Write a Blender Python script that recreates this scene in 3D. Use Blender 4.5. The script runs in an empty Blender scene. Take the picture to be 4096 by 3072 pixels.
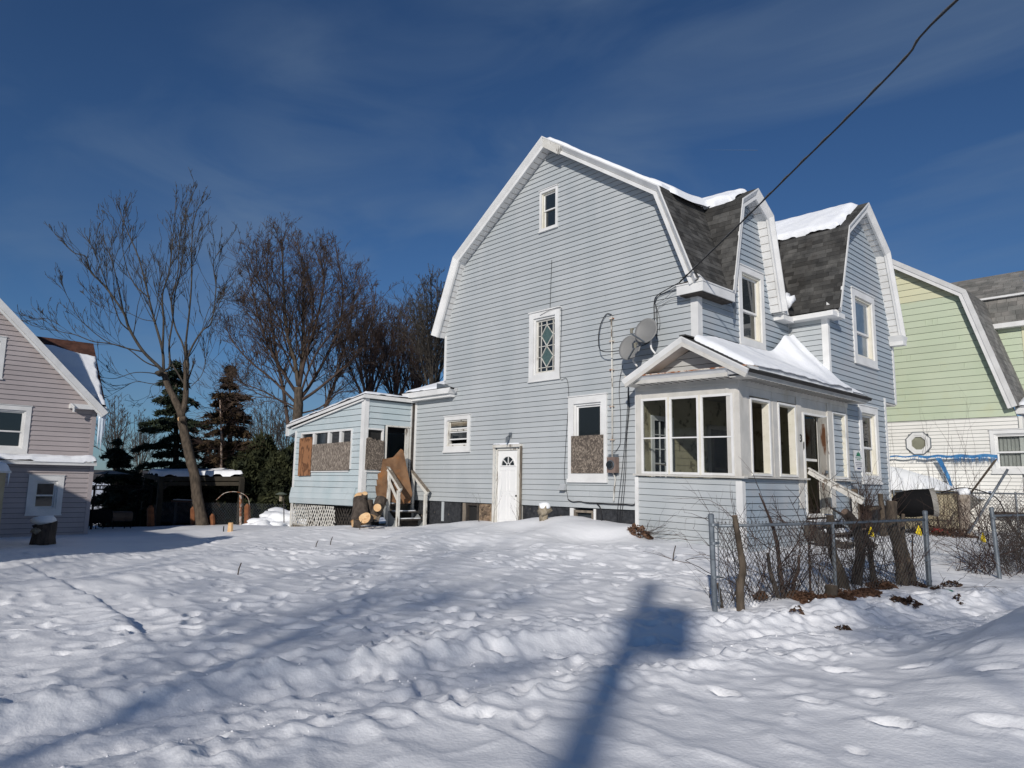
import bpy, math, random
import numpy as np
from math import sin, cos, radians, pi, hypot, atan2, sqrt
from mathutils import Vector, Matrix
random.seed(7)
sc = bpy.context.scene
col = sc.collection

# ---------------------------------------------------------------- camera, sky, sun
# World frame: X runs along the gable wall of the blue house, Y along its street front, Z up.
CAMZ = 1.62
FPX, PCX, PCY = 2816.13, 2048.0, 1536.0          # focal length in pixels of the 4096 px wide photograph
yaw, pitch, roll = map(radians, (-46.6858, 8.06486, 0.88654))
fw = Vector((sin(yaw) * cos(pitch), cos(yaw) * cos(pitch), sin(pitch)))
rt0 = Vector((cos(yaw), -sin(yaw), 0)); up0 = rt0.cross(fw)
rt = rt0 * cos(roll) + up0 * sin(roll); up = -rt0 * sin(roll) + up0 * cos(roll)
cam = bpy.data.cameras.new('camera'); camo = bpy.data.objects.new('camera', cam); col.objects.link(camo)
cam.sensor_width = 36.0; cam.lens = 36.0 * FPX / 4096.0
cam.clip_start = 0.05; cam.clip_end = 20000
camo.matrix_world = Matrix(((rt.x, up.x, -fw.x, 0), (rt.y, up.y, -fw.y, 0), (rt.z, up.z, -fw.z, CAMZ), (0, 0, 0, 1)))
sc.camera = camo

SUN_AZ = radians(122.0); SUN_EL = radians(24.0)   # direction the light travels towards, and its elevation
ldir = Vector((cos(SUN_AZ) * cos(SUN_EL), sin(SUN_AZ) * cos(SUN_EL), -sin(SUN_EL)))
sun = bpy.data.lights.new('sun', 'SUN'); suno = bpy.data.objects.new('sun', sun); col.objects.link(suno)
sun.energy = 3.4; sun.angle = radians(0.9); sun.color = (1.0, 0.94, 0.865)
suno.rotation_euler = ldir.to_track_quat('-Z', 'Y').to_euler(); suno.location = (8, -12, 12)

world = bpy.data.worlds.new('World'); sc.world = world; world.use_nodes = True
nt = world.node_tree; nt.nodes.clear(); N = nt.nodes.new; L = nt.links.new
sky = N('ShaderNodeTexSky'); sky.sky_type = 'NISHITA'; sky.sun_disc = False
sky.sun_elevation = SUN_EL
sky.sun_rotation = atan2(-ldir.x, -ldir.y)        # towards the sun, clockwise from +Y
sky.altitude = 300; sky.air_density = 1.0; sky.dust_density = 0.25; sky.ozone_density = 4.5
tc = N('ShaderNodeTexCoord')
mp = N('ShaderNodeMapping'); mp.inputs['Rotation'].default_value = (0.25, -0.18, radians(38)); mp.inputs['Scale'].default_value = (0.9, 4.2, 9.0)
L(tc.outputs['Generated'], mp.inputs['Vector'])
n1 = N('ShaderNodeTexNoise'); n1.inputs['Scale'].default_value = 1.15; n1.inputs['Detail'].default_value = 7; n1.inputs['Roughness'].default_value = 0.52; n1.inputs['Distortion'].default_value = 0.7
L(mp.outputs['Vector'], n1.inputs['Vector'])
r1 = N('ShaderNodeMapRange'); r1.inputs['From Min'].default_value = 0.40; r1.inputs['From Max'].default_value = 0.80; r1.inputs['To Max'].default_value = 0.54; r1.clamp = True
L(n1.outputs['Fac'], r1.inputs['Value'])
n2 = N('ShaderNodeTexNoise'); n2.inputs['Scale'].default_value = 1.7; n2.inputs['Detail'].default_value = 2
L(tc.outputs['Generated'], n2.inputs['Vector'])
r2 = N('ShaderNodeMapRange'); r2.inputs['From Min'].default_value = 0.36; r2.inputs['From Max'].default_value = 0.60
L(n2.outputs['Fac'], r2.inputs['Value'])
mm = N('ShaderNodeMath'); mm.operation = 'MULTIPLY'; L(r1.outputs[0], mm.inputs[0]); L(r2.outputs[0], mm.inputs[1])
tint = N('ShaderNodeMix'); tint.data_type = 'RGBA'; tint.blend_type = 'MULTIPLY'; tint.inputs['Factor'].default_value = 1.0
tint.inputs[7].default_value = (0.60, 0.80, 1.0, 1)
L(sky.outputs[0], tint.inputs[6])
mx = N('ShaderNodeMix'); mx.data_type = 'RGBA'; mx.inputs[7].default_value = (3.0, 4.2, 5.8, 1)
L(mm.outputs[0], mx.inputs['Factor']); L(tint.outputs[2], mx.inputs[6])
bg = N('ShaderNodeBackground'); bg.inputs['Strength'].default_value = 0.058
L(mx.outputs[2], bg.inputs['Color'])
wo = N('ShaderNodeOutputWorld'); L(bg.outputs[0], wo.inputs['Surface'])
sc.view_settings.view_transform = 'Standard'; sc.view_settings.look = 'None'
sc.view_settings.exposure = 0.0; sc.view_settings.gamma = 1.0; sc.view_settings.use_curve_mapping = False
sc.cycles.max_bounces = 6; sc.cycles.transparent_max_bounces = 12

# ---------------------------------------------------------------- helpers
CAMP = Vector((0, 0, CAMZ))
def on(px, py, ax, v):
    """Point of the place seen at (px, py) of the photograph that lies on the plane axis=v."""
    d = rt * ((px - PCX) / FPX) - up * ((py - PCY) / FPX) + fw
    t = (v - CAMP[ax]) / d[ax]
    return CAMP + d * t
def onp(px, py, p0, n):
    d = rt * ((px - PCX) / FPX) - up * ((py - PCY) / FPX) + fw
    t = (Vector(p0) - CAMP).dot(n) / d.dot(n)
    return CAMP + d * t
def ond(px, py, D):
    return CAMP + (rt * ((px - PCX) / FPX) - up * ((py - PCY) / FPX) + fw) * D

ORG = {}
def tag(o, label=None, cat=None, group=None, kind=None):
    if label: o['label'] = label
    if cat: o['category'] = cat
    if group: o['group'] = group
    if kind: o['kind'] = kind
    return o
def thing(name, label, cat, loc=(0, 0, 0), group=None):
    o = bpy.data.objects.new(name, None); col.objects.link(o)
    o.location = loc; o.empty_display_size = 0.2
    ORG[o.name] = Vector(loc)
    return tag(o, label, cat, group)

TF = [None]
class MB:
    def __init__(s): s.v = []; s.f = []
    def add(s, vs, fs):
        b = len(s.v); s.v += [tuple(v) for v in vs]; s.f += [tuple(b + i for i in f) for f in fs]; return s
    def quad(s, a, b, c, d): return s.add([a, b, c, d], [(0, 1, 2, 3)])
    def box(s, x0, x1, y0, y1, z0, z1):
        v = [(x, y, z) for z in (z0, z1) for y in (y0, y1) for x in (x0, x1)]
        return s.add(v, [(0, 2, 3, 1), (4, 5, 7, 6), (0, 1, 5, 4), (2, 6, 7, 3), (0, 4, 6, 2), (1, 3, 7, 5)])
    def beam(s, a, b, w, h, upv=(0, 0, 1)):
        a = Vector(a); b = Vector(b); d = (b - a).normalized(); u = Vector(upv)
        r = d.cross(u)
        if r.length < 1e-4: r = d.cross(Vector((1, 0, 0)))
        r.normalize(); u = r.cross(d)
        vs = [p + r * (sx * w / 2) + u * (sz * h / 2) for p in (a, b) for sx, sz in ((-1, -1), (1, -1), (1, 1), (-1, 1))]
        return s.add(vs, [(0, 1, 2, 3), (7, 6, 5, 4), (0, 4, 5, 1), (1, 5, 6, 2), (2, 6, 7, 3), (3, 7, 4, 0)])
    def tube(s, pts, r, n=6, cap=True):
        pts = [Vector(p) for p in pts]; k = len(pts)
        rs = r if hasattr(r, '__len__') else [r] * k
        t0 = (pts[1] - pts[0]).normalized(); a = t0.orthogonal().normalized(); vs = []
        for i, p in enumerate(pts):
            t = (pts[min(i + 1, k - 1)] - pts[max(i - 1, 0)])
            t = t.normalized() if t.length > 1e-9 else t0
            a = (a - t * a.dot(t))
            a = a.normalized() if a.length > 1e-6 else t.orthogonal().normalized()
            b = t.cross(a)
            for j in range(n):
                an = 2 * pi * j / n
                vs.append(p + (a * cos(an) + b * sin(an)) * rs[i])
        fs = [(i * n + j, i * n + (j + 1) % n, (i + 1) * n + (j + 1) % n, (i + 1) * n + j) for i in range(k - 1) for j in range(n)]
        if cap: fs += [tuple(range(n - 1, -1, -1)), tuple((k - 1) * n + j for j in range(n))]
        return s.add(vs, fs)
    def prism(s, poly, f0, f1):
        """poly: 2-D points; f0/f1 map a 2-D point to 3-D on either face."""
        n = len(poly); vs = [f0(*p) for p in poly] + [f1(*p) for p in poly]
        return s.add(vs, [tuple(range(n)), tuple(range(2 * n - 1, n - 1, -1))] + [(i, i + n, (i + 1) % n + n, (i + 1) % n) for i in range(n)])
    def build(s, name, m, parent=None, smooth=False, org=None, fix=True):
        if TF[0]: vs = [TF[0](v) for v in s.v]
        else: vs = s.v
        if parent is not None: o0 = ORG[parent.name]
        elif org is not None: o0 = Vector(org)
        else: o0 = Vector((0, 0, 0))
        if o0.length > 0: vs = [(v[0] - o0[0], v[1] - o0[1], v[2] - o0[2]) for v in vs]
        me = bpy.data.meshes.new(name); me.from_pydata([tuple(v) for v in vs], [], s.f)
        if fix and len(s.f) < 4000:
            import bmesh
            bm = bmesh.new(); bm.from_mesh(me); bmesh.ops.recalc_face_normals(bm, faces=bm.faces); bm.to_mesh(me); bm.free()
        if smooth: me.polygons.foreach_set('use_smooth', [True] * len(me.polygons))
        if m is not None: me.materials.append(m)
        o = bpy.data.objects.new(name, me); col.objects.link(o)
        if parent is not None: o.parent = parent
        elif org is not None: o.location = org
        ORG[o.name] = o0
        return o
def npmesh(name, v, f, m, parent=None, smooth=False, org=None):
    me = bpy.data.meshes.new(name)
    o0 = ORG[parent.name] if parent is not None else (Vector(org) if org is not None else Vector((0, 0, 0)))
    v = np.asarray(v, dtype=np.float32) - np.array(o0, dtype=np.float32); f = np.asarray(f, dtype=np.int32); k = f.shape[1]
    me.vertices.add(len(v)); me.vertices.foreach_set('co', v.ravel())
    me.loops.add(f.size); me.loops.foreach_set('vertex_index', f.ravel())
    me.polygons.add(len(f)); me.polygons.foreach_set('loop_start', np.arange(0, f.size, k, dtype=np.int32))
    me.polygons.foreach_set('loop_total', np.full(len(f), k, dtype=np.int32))
    if smooth: me.polygons.foreach_set('use_smooth', np.ones(len(f), dtype=bool))
    me.update(); me.validate(); me.materials.append(m)
    o = bpy.data.objects.new(name, me); col.objects.link(o)
    if parent is not None: o.parent = parent
    elif org is not None: o.location = org
    ORG[o.name] = o0
    return o
def clone(root, loc, label=None, rot=None, group=None, scale=None):
    c = root.copy(); col.objects.link(c); c.location = loc
    if rot is not None: c.rotation_euler = rot
    if scale is not None: c.scale = scale
    if label: c['label'] = label
    if group: c['group'] = group
    for ch in list(root.children):
        d = ch.copy(); col.objects.link(d); d.parent = c
        for g in list(ch.children):
            e = g.copy(); col.objects.link(e); e.parent = d
    return c

# ---------------------------------------------------------------- materials
def M(name, c1, c2=None, scale=4.0, rough=0.6, spec=0.3, bump=0.0, bscale=40.0, stretch=(1, 1, 1), detail=5, lo=0.35, hi=0.65,
      rnd=0.0, metal=0.0, c3=None, s3=1.0, lo3=0.55, hi3=0.7, st3=(1, 1, 1), bdist=0.02):
    m = bpy.data.materials.new(name); m.use_nodes = True; t = m.node_tree; b = t.nodes['Principled BSDF']
    n = t.nodes.new; l = t.links.new
    b.inputs['Roughness'].default_value = rough; b.inputs['Metallic'].default_value = metal
    b.inputs['Specular IOR Level'].default_value = spec
    tcn = n('ShaderNodeTexCoord'); g = n('ShaderNodeNewGeometry')
    src = g.outputs['Position']
    mpn = n('ShaderNodeMapping'); mpn.inputs['Scale'].default_value = stretch; l(src, mpn.inputs[0])
    out = None
    if c2 is not None:
        no = n('ShaderNodeTexNoise'); no.inputs['Scale'].default_value = scale; no.inputs['Detail'].default_value = detail
        l(mpn.outputs[0], no.inputs['Vector'])
        rp = n('ShaderNodeValToRGB'); rp.color_ramp.elements[0].position = lo; rp.color_ramp.elements[1].position = hi
        rp.color_ramp.elements[0].color = (*c1, 1); rp.color_ramp.elements[1].color = (*c2, 1)
        l(no.outputs['Fac'], rp.inputs[0]); out = rp.outputs[0]
    else:
        rg = n('ShaderNodeRGB'); rg.outputs[0].default_value = (*c1, 1); out = rg.outputs[0]
    if c3 is not None:
        mp3 = n('ShaderNodeMapping'); mp3.inputs['Scale'].default_value = st3; l(src, mp3.inputs[0])
        no3 = n('ShaderNodeTexNoise'); no3.inputs['Scale'].default_value = s3; no3.inputs['Detail'].default_value = 7; no3.inputs['Roughness'].default_value = 0.6
        l(mp3.outputs[0], no3.inputs['Vector'])
        rr = n('ShaderNodeMapRange'); rr.inputs['From Min'].default_value = lo3; rr.inputs['From Max'].default_value = hi3
        l(no3.outputs['Fac'], rr.inputs['Value'])
        mi = n('ShaderNodeMix'); mi.data_type = 'RGBA'; mi.inputs[7].default_value = (*c3, 1)
        l(rr.outputs[0], mi.inputs['Factor']); l(out, mi.inputs[6]); out = mi.outputs[2]
    if rnd:
        oi = n('ShaderNodeObjectInfo'); mr = n('ShaderNodeMapRange'); mr.inputs['To Min'].default_value = 1 - rnd; mr.inputs['To Max'].default_value = 1 + rnd
        l(oi.outputs['Random'], mr.inputs['Value'])
        hs = n('ShaderNodeHueSaturation'); l(mr.outputs[0], hs.inputs['Value']); l(out, hs.inputs['Color']); out = hs.outputs[0]
    l(out, b.inputs['Base Color'])
    if bump:
        nb = n('ShaderNodeTexNoise'); nb.inputs['Scale'].default_value = bscale; nb.inputs['Detail'].default_value = 6
        l(mpn.outputs[0], nb.inputs['Vector'])
        bm = n('ShaderNodeBump'); bm.inputs['Strength'].default_value = bump; bm.inputs['Distance'].default_value = bdist
        l(nb.outputs['Fac'], bm.inputs['Height']); l(bm.outputs[0], b.inputs['Normal'])
    return m

snow_m = M('snow', (0.80, 0.81, 0.83), (0.86, 0.865, 0.88), scale=0.9, rough=0.55, spec=0.25, bump=0.45, bscale=34, bdist=0.014)
roofsnow_m = M('roof_snow', (0.84, 0.86, 0.90), (0.88, 0.90, 0.92), scale=3, rough=0.6, spec=0.2, bump=0.4, bscale=40, bdist=0.02)
# blue siding: weather streaks and dust with a slight shade from board to board
side_m = M('blue_siding', (0.395, 0.425, 0.440), (0.44, 0.464, 0.476), scale=0.7, rough=0.5, spec=0.35, rnd=0.035, stretch=(1, 1, 0.35), c3=(0.47, 0.49, 0.50), s3=1.4, lo3=0.5, hi3=0.85, st3=(1, 1, 0.25), bump=0.5, bscale=2.2, bdist=0.02)
front_m = M('shaded_blue_siding', (0.315, 0.375, 0.43), (0.37, 0.41, 0.445), scale=0.8, rough=0.5, spec=0.3, rnd=0.04, stretch=(1, 1, 0.4), c3=(0.41, 0.40, 0.40), s3=0.9, lo3=0.5, hi3=0.9, bump=0.5, bscale=2.2, bdist=0.02)  # same siding; the street front's weaker sun is put into a darker colour
rear_m = M('pale_aqua_siding', (0.43, 0.51, 0.535), (0.50, 0.56, 0.58), scale=1.3, rough=0.5, spec=0.35, rnd=0.04, stretch=(1, 1, 0.5), c3=(0.33, 0.40, 0.42), s3=3, lo3=0.6, hi3=0.9, bump=0.5, bscale=2.2, bdist=0.02)
back_m = M('shade_line_sheathing', (0.10, 0.12, 0.13), rough=0.8)  # kept dark so the gaps between boards read as lap shadows
white_m = M('white_trim', (0.66, 0.66, 0.65), (0.76, 0.76, 0.75), scale=2.5, rough=0.45, spec=0.35, c3=(0.50, 0.49, 0.46), s3=5, lo3=0.6, hi3=0.95)
dingy_m = M('dingy_porch_trim', (0.50, 0.49, 0.46), (0.60, 0.58, 0.54), scale=3, rough=0.55, c3=(0.42, 0.39, 0.33), s3=2.2, lo3=0.52, hi3=0.8, st3=(1, 1, 0.4))
cream_m = M('cream_jamb', (0.66, 0.63, 0.53), (0.72, 0.69, 0.60), scale=5, rough=0.6, c3=(0.36, 0.30, 0.2), s3=9, lo3=0.62, hi3=0.75)
rust_m = M('rusted_flashing', (0.62, 0.57, 0.50), (0.30, 0.10, 0.03), scale=7, rough=0.7, lo=0.42, hi=0.6, bump=0.3, c3=(0.10, 0.04, 0.02), s3=22, lo3=0.56, hi3=0.66)
wood_m = M('weathered_wood', (0.13, 0.11, 0.09), (0.27, 0.23, 0.18), scale=14, rough=0.85, bump=0.5, bscale=60, stretch=(1, 1, 0.2))
peel_m = M('peeling_white_paint', (0.66, 0.65, 0.61), (0.56, 0.54, 0.49), scale=4, rough=0.7, bump=0.4, c3=(0.16, 0.135, 0.11), s3=9, lo3=0.58, hi3=0.63, st3=(1, 1, 0.22))
peelh_m = M('peeling_handrail_paint', (0.62, 0.60, 0.56), (0.5, 0.48, 0.43), scale=4, rough=0.7, bump=0.4, c3=(0.20, 0.17, 0.14), s3=11, lo3=0.54, hi3=0.60)
dark_m = M('dark_wood', (0.035, 0.03, 0.028), (0.07, 0.06, 0.05), scale=9, rough=0.85)
black_m = M('black_plastic', (0.010, 0.010, 0.011), rough=0.9, spec=0.05)
cable_m = M('black_cable', (0.02, 0.02, 0.022), rough=0.6)
gcable_m = M('grey_cable', (0.16, 0.16, 0.16), rough=0.6)
galv_m = M('galvanised_steel', (0.13, 0.15, 0.17), (0.21, 0.235, 0.26), scale=8, rough=0.45, metal=0.45, spec=0.4)
wire_m = M('dark_wire', (0.045, 0.043, 0.042), (0.08, 0.075, 0.07), scale=6, rough=0.55, metal=0.4)
glass_m = M('window_glass', (0.018, 0.024, 0.028), rough=0.035, spec=0.75)
bglass_m = M('sky_tone_glass', (0.16, 0.21, 0.26), (0.11, 0.15, 0.19), scale=2, rough=0.12, spec=0.6)  # blue-grey of the mirrored sky put into the pane colour
dish_m = M('grey_dish_enamel', (0.20, 0.20, 0.195), (0.225, 0.225, 0.22), scale=3, rough=0.5)
shin_m = M('charcoal_shingle', (0.045, 0.045, 0.044), (0.095, 0.093, 0.088), scale=3.2, rough=0.9, bump=0.6, bscale=90, rnd=0.45, bdist=0.01, c3=(0.03, 0.028, 0.026), s3=1.6, lo3=0.5, hi3=0.7)
roofbase_m = M('roof_felt', (0.035, 0.034, 0.033), rough=0.95)
gshin_m = M('grey_shingle', (0.15, 0.15, 0.14), (0.22, 0.21, 0.195), scale=3, rough=0.9, bump=0.5, bscale=60, rnd=0.25)
rshin_m = M('red_brown_shingle', (0.06, 0.028, 0.02), (0.11, 0.05, 0.035), scale=5, rough=0.9, bump=0.4)
fdn_m = M('black_foundation_paint', (0.022, 0.024, 0.028), (0.045, 0.047, 0.052), scale=8, rough=0.55, bump=0.9, bscale=12, bdist=0.04, c3=(0.22, 0.18, 0.13), s3=5, lo3=0.66, hi3=0.7)
stone_m = M('rubble_stone', (0.10, 0.075, 0.055), (0.27, 0.19, 0.13), scale=7, rough=0.85, bump=0.5, bscale=30, rnd=0.4)
mortar_m = M('lime_mortar', (0.33, 0.25, 0.17), (0.24, 0.17, 0.11), scale=9, rough=0.9, bump=0.5)
bark_m = M('dark_bark', (0.045, 0.036, 0.030), (0.10, 0.08, 0.065), scale=10, rough=0.9, bump=0.8, bscale=30, stretch=(1, 1, 0.3), bdist=0.04)
barkg_m = M('grey_bark', (0.042, 0.037, 0.032), (0.085, 0.075, 0.063), scale=8, rough=0.9, bump=0.5, bscale=25, stretch=(1, 1, 0.35), bdist=0.03)
barkr_m = M('reddish_twig_bark', (0.042, 0.028, 0.024), (0.09, 0.058, 0.046), scale=3, rough=0.9)
barkm_m = M('maple_bark', (0.048, 0.034, 0.028), (0.095, 0.066, 0.052), scale=4, rough=0.9, bump=0.4, bscale=20)
barkl_m = M('trunk_bark', (0.052, 0.041, 0.031), (0.125, 0.098, 0.073), scale=11, rough=0.9, bump=0.7, bscale=45, stretch=(1, 1, 0.35), bdist=0.02)
cut_m = M('fresh_cut_wood', (0.62, 0.38, 0.19), (0.72, 0.50, 0.28), scale=8, rough=0.75, c3=(0.45, 0.22, 0.09), s3=5, lo3=0.58, hi3=0.7)
rustp_m = M('rust_stained_panel', (0.12, 0.065, 0.035), (0.21, 0.12, 0.065), scale=3.5, rough=0.9, bump=0.7, bscale=60, bdist=0.01, c3=(0.28, 0.12, 0.04), s3=2.2, lo3=0.52, hi3=0.72)
leaf_m = M('dead_leaves', (0.08, 0.042, 0.028), (0.16, 0.088, 0.052), scale=30, rough=0.8)
soil_m = M('dark_debris', (0.03, 0.02, 0.016), (0.09, 0.05, 0.03), scale=25, rough=0.95, bump=0.6)
needle_m = M('spruce_needles', (0.012, 0.022, 0.014), (0.035, 0.05, 0.028), scale=1.2, rough=0.8)
needleb_m = M('browned_spruce_needles', (0.035, 0.026, 0.014), (0.085, 0.055, 0.028), scale=1.5, rough=0.85)
yew_m = M('yew_foliage', (0.014, 0.020, 0.009), (0.045, 0.05, 0.02), scale=1.3, rough=0.8)
pink_m = M('pink_siding', (0.375, 0.335, 0.335), (0.42, 0.375, 0.375), scale=1.0, rough=0.6, rnd=0.03, bump=0.5, bscale=2.2, bdist=0.02)
green_m = M('pale_green_siding', (0.46, 0.53, 0.39), (0.50, 0.56, 0.42), scale=0.8, rough=0.6, rnd=0.05, c3=(0.50, 0.50, 0.30), s3=0.7, lo3=0.52, hi3=0.85, bump=0.5, bscale=2.2, bdist=0.02)
yellow_m = M('pale_yellow_siding', (0.64, 0.62, 0.42), (0.60, 0.60, 0.42), scale=0.8, rough=0.6, rnd=0.04)
vinyl_m = M('white_vinyl_siding', (0.74, 0.73, 0.69), (0.79, 0.78, 0.74), scale=1.5, rough=0.5, rnd=0.02)
tan_m = M('tan_block', (0.42, 0.36, 0.24), (0.48, 0.42, 0.30), scale=4, rough=0.8)
tarp_m = M('blue_tarp', (0.03, 0.13, 0.32), (0.06, 0.22, 0.45), scale=9, rough=0.5)
orange_m = M('orange_brown_wood', (0.16, 0.06, 0.028), (0.25, 0.10, 0.042), scale=6, rough=0.8)
yflag_m = M('yellow_plastic', (0.75, 0.56, 0.01), rough=0.5)
teal_m = M('green_plastic_film', (0.02, 0.20, 0.13), rough=0.4)
ice_m = M('ice', (0.62, 0.70, 0.78), rough=0.08, spec=0.7)
inwall_m = M('porch_interior_paint', (0.40, 0.36, 0.24), (0.46, 0.41, 0.28), scale=2.5, rough=0.75, c3=(0.20, 0.17, 0.11), s3=3.5, lo3=0.56, hi3=0.62)
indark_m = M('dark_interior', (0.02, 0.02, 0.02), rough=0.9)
ceil_m = M('porch_ceiling', (0.35, 0.33, 0.27), rough=0.8)
curt_m = M('pale_curtain', (0.50, 0.50, 0.47), (0.36, 0.36, 0.34), scale=9, rough=0.9, stretch=(1, 1, 0.05))
blind_m = M('slatted_blind', (0.34, 0.28, 0.20), (0.44, 0.38, 0.28), scale=3, rough=0.8)
statue_m = M('mossy_concrete', (0.36, 0.31, 0.24), (0.24, 0.20, 0.14), scale=16, rough=0.9, bump=0.6)
rustmetal_m = M('rusty_meter_box', (0.20, 0.15, 0.13), (0.27, 0.20, 0.17), scale=5, rough=0.6, metal=0.3)
redbr_m = M('red_plastic', (0.25, 0.02, 0.02), rough=0.5)
under_m = M('dark_undergrowth', (0.02, 0.018, 0.014), (0.05, 0.042, 0.03), scale=1.2, rough=0.95)

def osb_mat(name, a, b_, st):
    m = bpy.data.materials.new(name); m.use_nodes = True; t = m.node_tree; b = t.nodes['Principled BSDF']; n = t.nodes.new; l = t.links.new
    g = n('ShaderNodeNewGeometry'); out = []
    for k, rz in enumerate((0.0, 0.9)):
        mpn = n('ShaderNodeMapping'); mpn.inputs['Scale'].default_value = st; mpn.inputs['Rotation'].default_value = (rz, rz * .6, rz); l(g.outputs['Position'], mpn.inputs[0])
        no = n('ShaderNodeTexVoronoi'); no.inputs['Scale'].default_value = 19; no.inputs['Randomness'].default_value = 1.0; l(mpn.outputs[0], no.inputs['Vector'])
        sp = n('ShaderNodeSeparateColor'); l(no.outputs['Color'], sp.inputs[0]); out.append(sp.outputs[0])
    av = n('ShaderNodeMath'); av.operation = 'MULTIPLY'; l(out[0], av.inputs[0]); l(out[1], av.inputs[1])
    rp = n('ShaderNodeValToRGB'); e = rp.color_ramp.elements
    e[0].position = 0.0; e[0].color = (*a, 1); e[1].position = 0.75; e[1].color = (*b_, 1)
    l(av.outputs[0], rp.inputs[0]); l(rp.outputs[0], b.inputs['Base Color']); b.inputs['Roughness'].default_value = 0.85
    bm = n('ShaderNodeBump'); bm.inputs['Strength'].default_value = 0.5; bm.inputs['Distance'].default_value = 0.01; l(av.outputs[0], bm.inputs['Height']); l(bm.outputs[0], b.inputs['Normal'])
    return m
osb_m = osb_mat('weathered_chipboard', (0.10, 0.08, 0.065), (0.42, 0.36, 0.30), (2.6, 2.6, 0.8))
osbd_m = osb_mat('dark_chipboard', (0.07, 0.055, 0.045), (0.30, 0.25, 0.20), (1.6, 1.6, 1.3))
def ply_mat():
    m = bpy.data.materials.new('orange_plywood'); m.use_nodes = True; t = m.node_tree; b = t.nodes['Principled BSDF']; n = t.nodes.new; l = t.links.new
    g = n('ShaderNodeNewGeometry'); mpn = n('ShaderNodeMapping'); mpn.inputs['Scale'].default_value = (2.2, 2.2, 1.0); l(g.outputs['Position'], mpn.inputs[0])
    w = n('ShaderNodeTexWave'); w.wave_type = 'RINGS'; w.inputs['Scale'].default_value = 2.2; w.inputs['Distortion'].default_value = 11; w.inputs['Detail'].default_value = 3; w.inputs['Detail Scale'].default_value = 0.9
    l(mpn.outputs[0], w.inputs[0]); rp = n('ShaderNodeValToRGB'); e = rp.color_ramp.elements
    e[0].color = (0.12, 0.05, 0.02, 1); e[1].color = (0.29, 0.135, 0.06, 1); e[0].position = 0.02; e[1].position = 0.45
    l(w.outputs['Fac'], rp.inputs[0]); l(rp.outputs[0], b.inputs['Base Color']); b.inputs['Roughness'].default_value = 0.8
    return m
ply_m = ply_mat()
def pane_mat():
    m = bpy.data.materials.new('clear_pane'); m.use_nodes = True; t = m.node_tree; t.nodes.clear(); n = t.nodes.new; l = t.links.new
    tr = n('ShaderNodeBsdfTransparent'); tr.inputs[0].default_value = (0.90, 0.92, 0.92, 1); gl = n('ShaderNodeBsdfGlossy'); gl.inputs['Roughness'].default_value = 0.02
    fr = n('ShaderNodeFresnel'); fr.inputs[0].default_value = 1.5; mxs = n('ShaderNodeMixShader'); o = n('ShaderNodeOutputMaterial')
    l(fr.outputs[0], mxs.inputs[0]); l(tr.outputs[0], mxs.inputs[1]); l(gl.outputs[0], mxs.inputs[2]); l(mxs.outputs[0], o.inputs[0]); return m
pane_m = pane_mat()

# ---------------------------------------------------------------- ground: one sheet of snow
def _hash(ix, iy, s):
    h = (ix.astype(np.int64) * 374761393 + iy.astype(np.int64) * 668265263 + s * 1442695041) & 0x7fffffff
    h = ((h ^ (h >> 13)) * 1274126177) & 0x7fffffff
    return ((h ^ (h >> 16)) & 0xffff) / 65535.0
def vnoise(x, y, s=0):
    ix = np.floor(x); iy = np.floor(y); fx = x - ix; fy = y - iy
    ix = ix.astype(np.int64); iy = iy.astype(np.int64)
    u = fx * fx * fx * (fx * (fx * 6 - 15) + 10); v = fy * fy * fy * (fy * (fy * 6 - 15) + 10)
    a = _hash(ix, iy, s); b = _hash(ix + 1, iy, s); c = _hash(ix, iy + 1, s); d = _hash(ix + 1, iy + 1, s)
    return (a * (1 - u) + b * u) * (1 - v) + (c * (1 - u) + d * u) * v - 0.5
def fbm(x, y, oc=4, s=0, g=0.5):
    r = 0; a = 1.0
    for k in range(oc):
        r = r + a * vnoise(x * 2 ** k + 17.3 * k, y * 2 ** k - 9.1 * k, s + k); a *= g
    return r
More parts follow.
